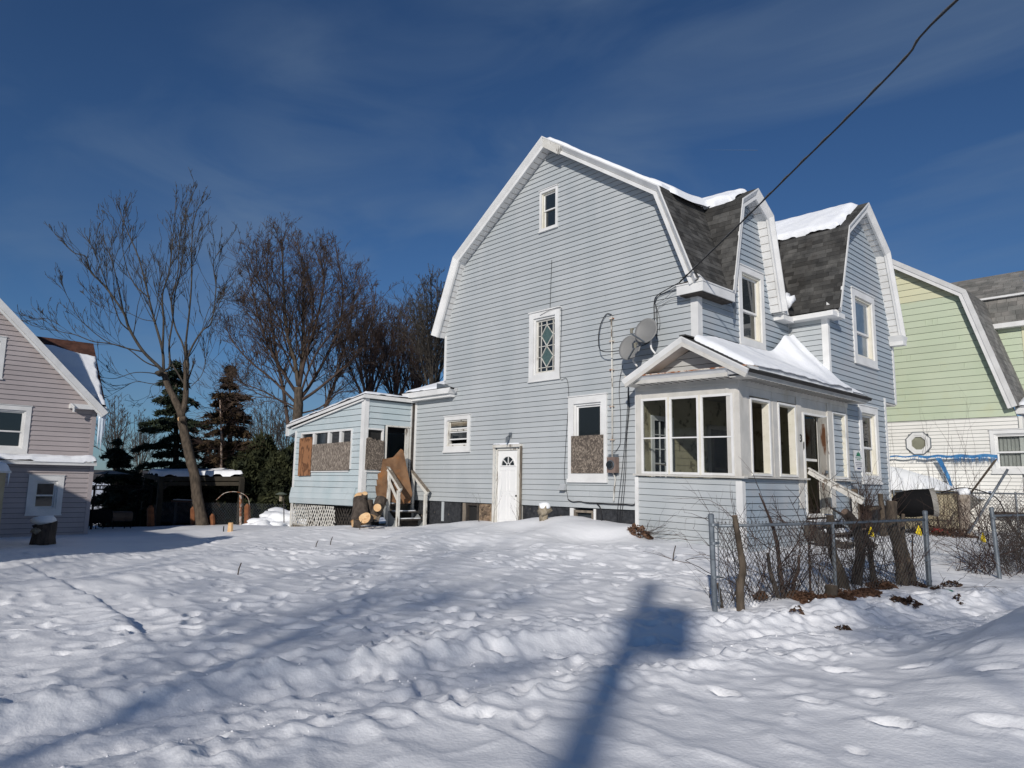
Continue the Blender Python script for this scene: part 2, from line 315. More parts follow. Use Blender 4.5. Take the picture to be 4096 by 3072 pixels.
CP = np.array([(0, 0, 0), (-3, 3, 0), (-5, 8.5, 0), (-4.2, 14, .02), (-3.5, 16, 0), (-2.5, 11, 0), (2, 8, 0), (-1, 20, .05), (3, 3, 0), (4, 14, 0), (6, -6, 0), (-4, -6, 0),
    (-7.5, 14.4, .27), (-7.5, 16.4, .27), (-7.5, 19, .36), (-7.6, 21.5, .4), (-8.3, 24.5, .35), (-9, 28, .3), (-5.5, 28, .3), (-5.5, 22, .25), (-6, 18, .22),
    (-19.1, 14, .18), (-17.7, 14, .34), (-16.2, 14, .5), (-15.3, 14, .47), (-14.4, 14, .60), (-13.4, 13.9, .74), (-12.5, 13.9, .82), (-11.6, 13.9, .74), (-11.1, 13.9, .71), (-10.5, 13.7, .70), (-9.6, 13.7, .40), (-8.5, 13.7, .37),
    (-13, 12.3, .45), (-10.5, 12.4, .33), (-15.5, 12.5, .36), (-18, 12.5, .2), (-20, 12.1, .2), (-22, 12.0, .08), (-24.6, 12.0, -.14), (-12, 10, .2), (-8, 10, .1), (-16, 9, .08), (-12, 6, .02), (-20, 6, -.2), (-16, 3, -.05), (-9, 3, 0),
    (-25, 8, -.4), (-25, 4.5, -.36), (-30, 8, -.55), (-31, 4, -.55), (-33, 10, -.6), (-28, 14, -.3), (-27, 12, -.15), (-33, 12.3, -.5), (-24, 18, 0), (-40, 14, -1.6), (-45, 25, -2.5), (-30, 25, -1.5), (-14, 19, .4), (-14, 24, .3), (-60, 0, -3), (-40, 0, -1.2), (-60, 30, -4), (-20, -5, -.2), (-30, -5, -.6),
    (-15, 45, -1), (0, 40, 0), (20, 20, 0), (20, -10, 0), (0, -20, 0), (-30, 50, -4), (-90, 30, -6), (-20, 90, -5), (60, 0, 0), (0, 90, 0)], dtype=float)
def base_h(x, y):
    w = 0; s = 0
    for cx_, cy_, cz_ in CP:
        d2 = (x - cx_) ** 2 + (y - cy_) ** 2 + 0.10
        k = d2 ** -1.7; w = w + k; s = s + k * cz_
    return s / w
def seg_dist(x, y, pts):
    best = np.full(np.shape(x), 1e9); par = np.zeros(np.shape(x)); acc = 0.0
    for (ax, ay), (bx, by) in zip(pts[:-1], pts[1:]):
        dx, dy = bx - ax, by - ay; Ls = hypot(dx, dy)
        t = np.clip(((x - ax) * dx + (y - ay) * dy) / (Ls * Ls), 0, 1)
        cr = ((x - ax) * dy - (y - ay) * dx) / Ls
        d = np.hypot(x - ax - t * dx, y - ay - t * dy)
        m_ = d < best; best = np.where(m_, d, best); par = np.where(m_, acc + t * Ls, par); acc += Ls
    return best, par
PATH = [(-6.2, -3.0), (-5.35, 1.4), (-5.0, 4.2), (-4.3, 6.6), (-3.35, 9.0), (-2.7, 11.2), (-1.9, 14.5), (-0.6, 20.0), (2, 30)]
CRACK = [(-16.0, 2.75), (-12.24, 2.71), (-10.3, 2.70), (-8.74, 2.55), (-7.37, 2.36), (-5.9, 2.24)]
CRACK2 = [(-3.6, 3.35), (-3.1, 3.25), (-2.6, 3.3)]
def height(x, y):
    x = np.asarray(x, dtype=float); y = np.asarray(y, dtype=float)
    h = base_h(x, y)
    dist = np.hypot(x, y)
    fade = np.clip(1.25 - dist / 30.0, 0.25, 1.0)
    # keep the crest of the bank at the house wall smooth
    nearhouse = np.clip((y - 11.0) / 2.5, 0, 1) * np.clip((-8.0 - x) / 1.0, 0, 1)
    k = fade * (1 - 0.6 * nearhouse) * (0.55 + 0.45 * np.clip((dist - 3.0) / 6.0, 0, 1))
    rot = 0.6; xr = x * cos(rot) + y * sin(rot); yr = -x * sin(rot) + y * cos(rot)
    wx = x + 0.5 * vnoise(x * 0.9, y * 0.9, 31); wy = y + 0.5 * vnoise(x * 0.9, y * 0.9, 32)
    h = h + k * (0.09 * vnoise(wx / 2.6, wy / 2.6, 3) + 0.040 * vnoise(wx / 1.1, wy / 1.1, 4))
    # melt dimples: ridged noise with soft bowls
    r1_ = 1 - np.abs(vnoise(wx / 0.55, wy / 0.42, 5)) * 2
    h = h + k * (0.030 * r1_ ** 3 - 0.015) + k * 0.032 * vnoise(wx / 0.32, wy / 0.24, 7) * (0.5 + 1.3 * np.clip(vnoise(x / 2.2, y / 1.7, 41) + .45, 0, 1)) + k * 0.017 * vnoise(wx / 0.15, wy / 0.12, 9) * (0.5 + 1.2 * np.clip(vnoise(x / 1.6, y / 1.3, 43) + .45, 0, 1)) + 0.005 * vnoise(x / 0.07, y / 0.065, 10)
    # trodden path
    d, t = seg_dist(x, y, PATH)
    wob = 0.12 * vnoise(t / 1.2, t * 0 + 3.1, 12)
    inn = np.clip(1 - (d / (0.62 + wob)) ** 4, 0, 1)
    tex = 0.034 * vnoise(x / 0.10, y / 0.085, 14) + 0.03 * vnoise(x / 0.26, y / 0.21, 15) + 0.022 * vnoise(x / 0.05, y / 0.05, 16)
    rut = np.exp(-((d - 0.30) / 0.11) ** 2)
    h = h * (1 - 0.9 * inn) + inn * (-0.05 + 0.8 * tex - 0.035 * rut)
    berm = np.exp(-((d - 0.86) / 0.24) ** 2)
    h = h + berm * (0.030 + 0.055 * vnoise(x / 0.20, y / 0.18, 18) + 0.045 * vnoise(x / 0.09, y / 0.09, 19))
    # bank in front of the fence, on the path side
    fd, ft = seg_dist(x, y, [(-4.40, 8.6), (-4.0, 10.6), (-3.55, 12.4), (-3.3, 14.0)])
    h = h + np.exp(-((fd - 0.0) / 0.30) ** 2) * (0.04 + 0.07 * vnoise(x / 0.30, y / 0.28, 21) + 0.035 * vnoise(x / 0.10, y / 0.10, 22))
    # plough mound on the right
    h = h + 0.66 * np.exp(-(((x + 1.25) / 0.85) ** 2 + ((y - 8.4) / 1.6) ** 2)) + 0.12 * np.exp(-(((x + 1.3) / 0.8) ** 2 + ((y - 6.0) / 0.9) ** 2))
    # settled edges that cross the yard
    for pts_, a_ in ((CRACK, 0.10), (CRACK2, 0.10)):
        d1, t1 = seg_dist(x, y, pts_)
        sgn = np.sign((y - (2.72 if pts_ is CRACK else 3.3)) * 1.0)
        yy = np.interp(x, [p[0] for p in pts_], [p[1] for p in pts_]) + 0.07 * vnoise(x / 0.35, x * 0, 25)
        s_ = np.tanh((y - yy) / 0.035)
        h = h - a_ * np.exp(-(d1 / 0.30) ** 2) * s_ * 0.5 * (0.6 + vnoise(x / 0.8, x * 0 + 5, 27))
    return h
def gz(x, y): return float(height(np.array([x]), np.array([y]))[0])

def axis_coords(lo, hi, f0, f1, step, far, grow=1.09):
    c = list(np.arange(f0, f1 + 1e-6, step)); s = step; v = f1
    while v < hi: s = min(s * grow, far); v += s; c.append(v)
    s = step; v = f0; pre = []
    while v > lo: s = min(s * grow, far); v -= s; pre.append(v)
    return np.array(pre[::-1] + c)
xs = axis_coords(-2500, 2500, -9.5, 0.6, 0.030, 400, 1.022); ys = axis_coords(-2500, 2500, 0.8, 13.5, 0.032, 400, 1.025)
gx, gy = np.meshgrid(xs, ys)
gh = height(gx, gy)
rs_ = np.random.RandomState(5)
def dent(cx_, cy_, r, depth, rim=0.25, asp=1.0, ang=0.0):
    i0, i1 = np.searchsorted(xs, [cx_ - 2.5 * r * max(1, asp), cx_ + 2.5 * r * max(1, asp)]); j0, j1 = np.searchsorted(ys, [cy_ - 2.5 * r * max(1, asp), cy_ + 2.5 * r * max(1, asp)])
    if i1 <= i0 or j1 <= j0: return
    X = gx[j0:j1, i0:i1] - cx_; Y = gy[j0:j1, i0:i1] - cy_
    a = X * cos(ang) + Y * sin(ang); b = -X * sin(ang) + Y * cos(ang)
    q = np.sqrt((a / asp) ** 2 + b ** 2) / r
    gh[j0:j1, i0:i1] += -depth * np.exp(-q ** 4) + depth * rim * np.exp(-((q - 1.35) / 0.35) ** 2)
# footprints: meandering trails, then scattered
for tr in range(34):
    x0 = rs_.uniform(-20, -2); y0 = rs_.uniform(2.0, 11); a0 = rs_.uniform(0, 6.28)
    for st in range(rs_.randint(8, 26)):
        a0 += rs_.normal(0, 0.18); x0 += 0.60 * cos(a0); y0 += 0.60 * sin(a0)
        s_ = 0.12 * (1 if st % 2 else -1)
        if -22 < x0 < 1 and 1.5 < y0 < 12.3 and (hypot(x0, y0) > 5 or tr % 4 == 0): dent(x0 - s_ * sin(a0), y0 + s_ * cos(a0), rs_.uniform(.055, .085), rs_.uniform(.03, .07), 0.35, 2.1, a0)
for k in range(2200):
    cx_ = rs_.uniform(-22, 1.0); cy_ = rs_.uniform(1.0, 12.5)
    if hypot(cx_, cy_) < 7 and k % 3: continue
    dent(cx_, cy_, rs_.uniform(.04, .11), rs_.uniform(.0, .032), 0.25, rs_.uniform(1, 1.5), rs_.uniform(0, 3.14))
# crumbled lumps along the trodden path and in front of the fence
for k in range(900):
    t = rs_.uniform(0, 1); i = rs_.randint(0, 6); a = np.array(PATH[i]); b = np.array(PATH[i + 1]); p = a + (b - a) * t
    nrm = np.array([(b - a)[1], -(b - a)[0]]); nrm /= np.linalg.norm(nrm)
    p = p + nrm * rs_.choice([-1, 1]) * (0.55 + abs(rs_.normal(0, .3)))
    dent(p[0], p[1], rs_.uniform(.02, .065), -rs_.uniform(.006, .022), 0.0, rs_.uniform(1, 1.6), rs_.uniform(0, 3.14))
for k in range(420):
    y_ = rs_.uniform(8.2, 13.8); x_ = np.interp(y_, [8.2, 14], [-4.75, -3.6]) + rs_.uniform(-.0, .9)
    dent(x_, y_, rs_.uniform(.03, .085), rs_.choice([-1, -1, 1]) * rs_.uniform(.006, .02), 0.1, rs_.uniform(1, 1.5), rs_.uniform(0, 3.14))
ny_, nx_ = gx.shape
V_ = np.stack([gx.ravel(), gy.ravel(), gh.ravel()], 1)
idx = np.arange(ny_ * nx_).reshape(ny_, nx_)
F_ = np.stack([idx[:-1, :-1].ravel(), idx[:-1, 1:].ravel(), idx[1:, 1:].ravel(), idx[1:, :-1].ravel()], 1)
tag(npmesh('snow_ground', V_, F_, snow_m, smooth=True), kind='structure')
def gh_at(x, y):
    i = int(np.clip(np.searchsorted(xs, x), 1, nx_ - 1)); j = int(np.clip(np.searchsorted(ys, y), 1, ny_ - 1))
    return float(gh[j, i])
def ong(px, py, it=6):
    z = 0.0
    for _ in range(it):
        p = on(px, py, 2, z); z = gh_at(p.x, p.y)
    return Vector((p.x, p.y, z))

# crumbs of broken snow on and beside the trodden path, and specks of dirt
import bmesh as _bm
b_ = _bm.new(); _bm.ops.create_icosphere(b_, subdivisions=1, radius=1.0); IV = np.array([tuple(v.co) for v in b_.verts]); IF = np.array([[v.index for v in f.verts] for f in b_.faces]); b_.free()
def crumbs(name, pts, rmin_, rmax_, m, label, cat, sd):
    rg = np.random.RandomState(sd); V = []; F = []
    for i, (x, y) in enumerate(pts):
        r = rmin_ + (rmax_ - rmin_) * rg.uniform() ** 2.5; z = gh_at(x, y) + r * .05
        v = IV * (1 + rg.uniform(-.3, .3, (len(IV), 1))) * r * np.array([rg.uniform(.8, 1.4), rg.uniform(.8, 1.4), rg.uniform(.5, .9)]) + np.array([x, y, z]); V.append(v); F.append(IF + len(IV) * i)
    return tag(npmesh(name, np.concatenate(V), np.concatenate(F), m, smooth=False), label, cat, kind='stuff')
pts_ = []
for k in range(900):
    i = rs_.randint(0, 6); a = np.array(PATH[i]); b = np.array(PATH[i + 1]); q_ = a + (b - a) * rs_.uniform(); nn = np.array([(b - a)[1], -(b - a)[0]]); nn /= np.linalg.norm(nn); q_ = q_ + nn * rs_.normal(0, .48)
    if q_[0] < .5 and q_[1] > .6: pts_.append(q_)
for k in range(250): y_ = rs_.uniform(8.2, 13.6); pts_.append((np.interp(y_, [8.2, 14], [-4.6, -3.4]) + rs_.normal(.2, .3), y_))
crumbs('snow_crumbs', pts_, .004, .013, snow_m, 'crumbs of broken snow along the trodden path', 'snow', 1)

# ---------------------------------------------------------------- walls, boards, windows
class Plane:
    """A vertical wall plane. ax 1: faces -Y at y=v; ax 0: faces +X at x=v. u runs along the wall, d outwards."""
    def __init__(s, ax, v): s.ax = ax; s.v = v
    def __call__(s, u, z, d=0.0): return (u, s.v - d, z) if s.ax == 1 else (s.v + d, u, z)
def pbox(mb, pl, u0, u1, z0, z1, d0, d1):
    a = pl(u0, z0, d0); b = pl(u1, z1, d1)
    mb.box(min(a[0], b[0]), max(a[0], b[0]), min(a[1], b[1]), max(a[1], b[1]), min(a[2], b[2]), max(a[2], b[2]))
def poly_edges(poly):
    """left/right limits of a convex-ish wall outline at height z."""
    def f(z):
        xs_ = []
        n = len(poly)
        for i in range(n):
            (u0, z0), (u1, z1) = poly[i], poly[(i + 1) % n]
            if abs(z1 - z0) < 1e-9: continue
            if min(z0, z1) - 1e-6 <= z <= max(z0, z1) + 1e-6: xs_.append(u0 + (u1 - u0) * (z - z0) / (z1 - z0))
        return (min(xs_), max(xs_)) if xs_ else (0, 0)
    return f
def spans(e0, e1, holes, za, zb):
    """trapezoids (ul0,ur0,ul1,ur1) between heights za and zb without the holes."""
    zm = (za + zb) / 2
    hs = sorted((h[0], h[1]) for h in holes if h[2] < zm < h[3])
    out = []; l0, l1 = e0[0], e1[0]
    for a, b in hs:
        if b <= min(l0, l1) or a >= max(e0[1], e1[1]): continue
        if a > max(l0, l1): out.append((l0, a, l1, a))
        l0 = l1 = max(b, min(l0, l1))
    if e0[1] > l0 + .005 or e1[1] > l1 + .005: out.append((l0, max(e0[1], l0), l1, max(e1[1], l1)))
    return out
def clapboards(pl, poly, exp, holes, parent, m, zstart=None, lip=0.026, gap=0.012, name='clapboard', top=None, mfun=None, d0=0.0, joint=0):
    jr = random.Random(int(abs(pl.v) * 100) + len(poly)); jo = 0.0; ul = min(q[0] for q in poly); ur = max(q[0] for q in poly)
    fe = poly_edges(poly); zlo = min(p[1] for p in poly) if zstart is None else zstart; zhi = max(p[1] for p in poly) if top is None else top
    kn = sorted({p[1] for p in poly} | {h[2] for h in holes} | {h[3] for h in holes})
    z = zlo; n = 0
    while z < zhi - 0.02:
        zt = min(z + exp, zhi); za = z + gap
        zz = [za] + [k for k in kn if za + .004 < k < zt - .004] + [zt]
        runs = {}; jig = random.uniform(-.0015, .0015); hl = list(holes)
        if joint:
            u_ = ul + jr.uniform(.3, 1) * joint
            while u_ < ur - .3: hl.append((u_, u_ + .004, -9, 99)); u_ += joint
        for a, b in zip(zz[:-1], zz[1:]):
            ea = fe(a + 1e-5); eb = fe(b - 1e-5)
            if ea[1] - ea[0] < .01: continue
            for (l0, r0, l1, r1) in spans(ea, eb, hl, a, b):
                da = d0 + .003 + (lip + jig) * (zt - a) / exp; db = d0 + .003 + (lip + jig) * (zt - b) / exp
                P = [pl(l0, a, da), pl(r0, a, da), pl(r1, b, db), pl(l1, b, db)]
                Q = [pl(l0, a, d0), pl(r0, a, d0), pl(r1, b, d0), pl(l1, b, d0)]
                key = None
                for kk, (ra, rb, mbk) in runs.items():
                    if min(r0, rb) - max(l0, ra) > .05: key = kk
                if key is None: key = len(runs); runs[key] = (l0, r0, MB())
                ra, rb, mbk = runs[key]; runs[key] = (min(ra, l0), max(rb, r0), mbk)
                mbk.add(P + Q, [(0, 1, 2, 3), (0, 4, 5, 1), (0, 3, 7, 4), (1, 5, 6, 2)])
        for ra, rb, mbk in runs.values(): mbk.build(name, mfun(z) if mfun else m, parent, fix=False); n += 1
        z += exp
    return n
def backing(pl, poly, holes, name, m, parent=None, t=0.12, ztop=None):
    kn = sorted({p[1] for p in poly} | {h[2] for h in holes} | {h[3] for h in holes}); fe = poly_edges(poly); mb = MB()
    for a, b in zip(kn[:-1], kn[1:]):
        if b - a < 1e-4: continue
        ea = fe(a + 1e-5); eb = fe(b - 1e-5)
        for (l0, r0, l1, r1) in spans(ea, eb, holes, a, b):
            P = [pl(l0, a, 0), pl(r0, a, 0), pl(r1, b, 0), pl(l1, b, 0)]; Q = [pl(l0, a, -t), pl(r0, a, -t), pl(r1, b, -t), pl(l1, b, -t)]
            mb.add(P + Q, [(0, 1, 2, 3), (7, 6, 5, 4), (0, 4, 5, 1), (1, 5, 6, 2), (2, 6, 7, 3), (3, 7, 4, 0)])
    return mb.build(name, m, parent)
def frame_mb(pl, u0, u1, z0, z1, w, d0, d1, wt=None, wb=None, mb=None):
    mb = mb or MB(); wt = w if wt is None else wt; wb = w if wb is None else wb
    pbox(mb, pl, u0, u0 + w, z0 + wb, z1 - wt, d0, d1); pbox(mb, pl, u1 - w, u1, z0 + wb, z1 - wt, d0, d1)
    if wt: pbox(mb, pl, u0, u1, z1 - wt, z1, d0, d1)
    if wb: pbox(mb, pl, u0, u1, z0, z0 + wb, d0, d1)
    return mb
def window(pl, u0, u1, z0, z1, parent, casing=.13, jamb=.035, depth=.09, rail=.5, sash=.05, gm=None, gm2=None, fm=None, sash_m=None, sill=.05, head=True, curtain=None, jm=None, name='window', lower=True, room=.55):
    """Double-hung window: outer casing u0..u1, z0..z1; sashes, panes and a dark room box behind."""
    fm = fm or white_m; gm = gm or glass_m; gm2 = gm2 or gm; sash_m = sash_m or fm
    w = frame_mb(pl, u0, u1, z0, z1, casing, .001, .048)
    if head: pbox(w, pl, u0 - .02, u1 + .02, z1 + .002, z1 + .03, 0, .07)
    if sill: pbox(w, pl, u0 - .02, u1 + .02, z0 - sill, z0 - .001, 0, .075)
    wo_ = w.build(name, fm, parent)
    a0, a1, b0, b1 = u0 + casing, u1 - casing, z0 + casing, z1 - casing
    frame_mb(pl, a0 + .001, a1 - .001, b0 + .001, b1 - .001, jamb, -depth - .05, .0, wt=jamb, wb=jamb * .8).build('jamb', jm or fm, wo_)
    a0 += jamb; a1 -= jamb; b0 += jamb * .8; b1 -= jamb
    zm = b0 + (b1 - b0) * rail
    frame_mb(pl, a0 + .002, a1 - .002, zm - .02, b1 - .002, sash, -depth + .02, -depth + .05).build('sash', sash_m, wo_)
    g = MB(); pbox(g, pl, a0 + sash, a1 - sash, zm + .02, b1 - sash, -depth + .032, -depth + .038); g.build('pane', gm, wo_)
    if lower:
        frame_mb(pl, a0 + .002, a1 - .002, b0 + .002, zm + .018, sash, -depth - .02, -depth + .014).build('sash', sash_m, wo_)
        g = MB(); pbox(g, pl, a0 + sash, a1 - sash, b0 + sash, zm - .02, -depth - .008, -depth - .002); g.build('pane', gm2, wo_)
    if curtain:
        g = MB(); n = 24
        us = [a0 + (a1 - a0) * i / n for i in range(n + 1)]
        for i in range(n):
            dd = lambda k: -depth - .10 - .015 * sin(k * 2.1)
            g.quad(pl(us[i], b0, dd(i)), pl(us[i + 1], b0, dd(i + 1)), pl(us[i + 1], b1, dd(i + 1)), pl(us[i], b1, dd(i)))
        g.build('curtain', curtain, wo_)
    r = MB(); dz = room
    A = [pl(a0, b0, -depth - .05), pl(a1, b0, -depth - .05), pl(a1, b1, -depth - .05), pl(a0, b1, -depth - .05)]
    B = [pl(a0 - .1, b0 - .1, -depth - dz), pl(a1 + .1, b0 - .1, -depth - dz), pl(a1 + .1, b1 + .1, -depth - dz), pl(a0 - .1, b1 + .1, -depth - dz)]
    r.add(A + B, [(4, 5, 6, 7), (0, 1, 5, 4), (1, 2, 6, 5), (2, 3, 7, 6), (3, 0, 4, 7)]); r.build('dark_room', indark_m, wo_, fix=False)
    return wo_
def hole(w, casing=.13): return (w[0] + casing - .005, w[1] - casing + .005, w[2] + casing - .005, w[3] - casing + .005)
def offset_path(pts, n):
    """offset an open polyline to its inside (left-to-right path over a roof: inside is below)."""
    out = []
    for i in range(len(pts)):
        ds = []
        if i > 0: ds.append((Vector(pts[i]) - Vector(pts[i - 1])).normalized())
        if i < len(pts) - 1: ds.append((Vector(pts[i + 1]) - Vector(pts[i])).normalized())
        ns = [Vector((d.y, -d.x)) for d in ds]
        m_ = sum(ns, Vector((0, 0))).normalized(); k = 1 / max(.35, m_.dot(ns[0]))
        out.append(Vector(pts[i]) + m_ * n * k)
    return out
def sweep(pl, path, profile, name, m, parent, seg=None):
    """profile: closed list of (inward offset n, outward distance d)."""
    mb = MB(); rings = [[pl(q[0], q[1], d) for q in offset_path(path, n)] for n, d in profile]
    k = len(profile); L_ = len(path); rngs = seg or [(0, L_ - 1)]
    for s0, s1 in rngs:
        vs = [rings[j][i] for i in range(s0, s1 + 1) for j in range(k)]; c = s1 - s0 + 1
        fs = [(i * k + j, i * k + (j + 1) % k, (i + 1) * k + (j + 1) % k, (i + 1) * k + j) for i in range(c - 1) for j in range(k)]
        fs += [tuple(range(k)), tuple((c - 1) * k + j for j in range(k))[::-1]]
        mb.add(vs, fs)
    return mb.build(name, m, parent)
def roof_slab(pl, pa, pb, d0, d1, t, name, m, parent):
    """one roof slope between points pa and pb of the outline, from distance d0 (front) to d1 (back)."""
    a = Vector(pa); b = Vector(pb); n = Vector(((b - a).y, -(b - a).x)).normalized() * t
    mb = MB(); mb.prism([a, b, b + n, a + n], lambda u, z: pl(u, z, d0), lambda u, z: pl(u, z, d1))
    return mb.build(name, m, parent)
def shingles(pl, pa, pb, d0, d1, exp, wid, parent, m, lim=300, clip=None, thick=.008, seedv=1, joined=False, name='shingle'):
    """rows of shingles on a slope from the low point pa up to pb; every tab a piece of its own."""
    rr = random.Random(seedv); a = Vector(pa); b = Vector(pb); S = (b - a).length; t = (b - a) / S
    n = Vector((-t.y, t.x)); 
    if n.y < 0: n = -n
    rows = int(S / exp); cnt = 0; big = MB(); W0, W1 = min(d0, d1), max(d0, d1)
    protos = None
    for r in range(rows + 1):
        s0 = r * exp; s1 = min(s0 + exp * 1.12, S)
        if s1 - s0 < .03: continue
        x = W0 - rr.uniform(0, wid) 
        while x < W1:
            w = wid * rr.uniform(.55, 1.25); x0 = max(x, W0) + .004; x1 = min(x + w, W1) - .004; x += w
            if x1 - x0 < .03: continue
            xm = (x0 + x1) / 2; sm = (s0 + s1) / 2
            if clip and not clip(xm, a + t * sm): continue
            lift = thick + rr.uniform(0, .006); j = rr.uniform(-.008, .004)
            P = [a + t * (s0 + j) + n * lift, a + t * s1 + n * .004]; Q = [a + t * (s0 + j) - n * .002, a + t * s1 - n * .002]
            vs = [pl(P[0].x, P[0].y, x0), pl(P[0].x, P[0].y, x1), pl(P[1].x, P[1].y, x1), pl(P[1].x, P[1].y, x0), pl(Q[0].x, Q[0].y, x0), pl(Q[0].x, Q[0].y, x1)]
            fs = [(0, 1, 2, 3), (4, 5, 1, 0), (0, 3, 4), (1, 5, 2)]
            if joined or cnt >= lim: big.add(vs, fs)
            else: MB().add(vs, fs).build(name, m, parent, fix=False); cnt += 1
    if big.v: tag(big.build(name + '_field', m, parent, fix=False), kind='stuff')
    return cnt
def snow_patch(name, corner, eu, ev, nrm, nu, nv, thick, label, cat='snow', edge=.25, rag=.12, seedv=0, shape=None, parent=None, m=None, kind='stuff', org=None):
    """A lying sheet of snow with rounded, uneven edges on the parallelogram corner + u*eu + v*ev."""
    c = Vector(corner); U = Vector(eu); V = Vector(ev); nr = Vector(nrm).normalized(); Lu, Lv = U.length, V.length
    u = np.linspace(0, 1, nu); v = np.linspace(0, 1, nv); uu, vv = np.meshgrid(u, v)
    ru = rag * fbm(uu * Lu / .45 + seedv * 7, vv * Lv / .45 + 3, 3, 40 + seedv); eu_ = np.minimum(uu, 1 - uu) * Lu; ev_ = np.minimum(vv, 1 - vv) * Lv
    e = np.minimum(eu_, ev_) + ru
    if shape is not None: e = np.minimum(e, shape(uu, vv) + ru)
    th = thick * np.sqrt(np.clip(e / edge, 0, 1) * (2 - np.clip(e / edge, 0, 1))) * (1 + .35 * fbm(uu * Lu / .8, vv * Lv / .8, 3, 50 + seedv))
    keep = e > 0
    P = np.array(c)[None, None] + uu[..., None] * np.array(U) + vv[..., None] * np.array(V) + (th - .012)[..., None] * np.array(nr)
    idx_ = np.arange(nu * nv).reshape(nv, nu)
    q = np.stack([idx_[:-1, :-1], idx_[:-1, 1:], idx_[1:, 1:], idx_[1:, :-1]], -1)
    kq = keep[:-1, :-1] | keep[:-1, 1:] | keep[1:, 1:] | keep[1:, :-1]
    F = q[kq]; F2 = F[:, ::-1] + nu * nv
    Pb = np.array(c)[None, None] + uu[..., None] * np.array(U) + vv[..., None] * np.array(V) - .03 * np.array(nr)
    # side walls close the sheet
    Vv = np.concatenate([P.reshape(-1, 3), Pb.reshape(-1, 3)])
    o = npmesh(name, Vv, np.concatenate([F, F2]), m or roofsnow_m, parent, smooth=True)
    return tag(o, label if parent is None else None, cat if parent is None else None, kind=kind)

# ================================================================ THE BLUE HOUSE
YS = 14.2; X1 = -8.756; X2 = -7.69; XR = -18.3; XL = -19.87; Y1 = 18.89; Y2 = 23.78; ZS = 1.02; EXP = 0.1465
house = thing('blue_house', 'pale blue gambrel house with boarded windows and two steep front dormers', 'house', (-13.5, 18.5, 0.4))
SIDE = Plane(1, YS); FR1 = Plane(0, X1); FR2 = Plane(0, X2); RECESS = Plane(1, Y1)
CXM = -13.53
side_poly = [(XL, ZS), (X1, ZS), (X1, 6.50), (CXM + 3.80, 8.70), (CXM, 11.42), (CXM - 3.70, 8.70), (XR, 6.45), (XR, 4.50), (XL, 4.46)]
attic = (-13.95, -13.23, 8.95, 10.19); leaded = (-14.32, -13.12, 4.54, 6.54); small = (-18.21, -16.91, 2.65, 3.75); kitchen = (-12.78, -11.45, 1.78, 3.96)
doorh = (-15.80, -14.58, 0.2, 2.74)
cellar1 = (-17.25, -16.49, .4, .98)
sholes = [hole(attic, .075), hole(leaded, .17), hole(small, .13), hole(kitchen, .19), (-15.72, -14.66, 0, 2.66), (-10.30, X1 + .2, 0, 4.02)]
def side_edges_fix(): pass
# the outline is not convex: the one-storey rear part is built as its own wall
main_poly = [(XR, ZS), (X1, ZS), (X1, 6.50), (CXM + 3.80, 8.70), (CXM, 11.42), (CXM - 3.70, 8.70), (XR, 6.45)]
rear_poly = [(XL, ZS), (XR, ZS), (XR, 4.46), (XL, 4.46)]
low_poly = [(XL, ZS), (X1, ZS), (X1, 4.46), (XL, 4.46)]
up_poly = [(XR, 4.46), (X1, 4.46), (X1, 6.50), (CXM + 3.82, 8.76), (CXM, 11.45), (CXM - 3.82, 8.78), (XR - .09, 6.45)]
wall = backing(SIDE, low_poly, sholes, 'side_wall', back_m, house)
backing(SIDE, up_poly, sholes, 'gable_sheathing', back_m, wall)
nz = round((4.46 - ZS) / EXP); zbreak = ZS + nz * EXP
clapboards(SIDE, [(XL, ZS), (X1, ZS), (X1, zbreak), (XL, zbreak)], EXP, sholes + [(-10.33, X1 + .1, 0, 9) ] * 0, wall, side_m, zstart=ZS, joint=4.4)
clapboards(SIDE, [(XR, zbreak), (X1, zbreak), (X1, 6.50), (CXM + 3.82, 8.76), (CXM, 11.45), (CXM - 3.82, 8.78), (XR - .09, 6.45), (XR, 6.449)], EXP, sholes, wall, side_m, zstart=zbreak, joint=4.4)
# other walls of the body
g1poly = [(YS, 4.1), (Y1, 4.1), (Y1, 6.42), (17.72, 6.9), (17.42, 8.80), (16.60, 9.40), (15.78, 8.80), (15.42, 6.9), (15.2, 6.42), (YS, 6.42)]
g1win = (16.10, 17.43, 5.22, 7.28); g2win = (20.62, 22.33, 5.22, 7.39); lowwin = (20.69, 22.10, 1.82, 3.98)
g1low = [(YS, 4.3), (Y1, 4.3), (Y1, 6.4), (YS, 6.4)]
GC1 = 16.60
g1up = [(GC1 - 1.34, 6.4), (GC1 + 1.34, 6.4), (GC1 + .80, 8.68), (GC1, 9.16), (GC1 - .80, 8.68)]
fw1 = backing(FR1, g1low, [hole(g1win, .16)], 'front_wall', back_m, house)
backing(FR1, g1up, [hole(g1win, .16)], 'dormer_sheathing', back_m, fw1)
n6 = int((6.4 - 4.3) / .15); zf = 4.3 + n6 * .15
clapboards(FR1, [(YS, 4.3), (Y1, 4.3), (Y1, zf), (YS, zf)], .15, [hole(g1win, .16)], fw1, front_m, zstart=4.3, lip=.026, gap=.012)
clapboards(FR1, [(GC1 - 1.34, zf), (GC1 + 1.34, zf), (GC1 + .80, 8.68), (GC1, 9.16), (GC1 - .80, 8.68)], .15, [hole(g1win, .16)], fw1, front_m, zstart=zf, lip=.026, gap=.012)
GC2 = 21.33
g2holes = [hole(g2win, .2), hole(lowwin, .19)]
YLOW = 22.83; ZOV = 4.25
g2low = [(Y1, 1.15), (YLOW, 1.15), (YLOW, ZOV), (Y1, ZOV)]
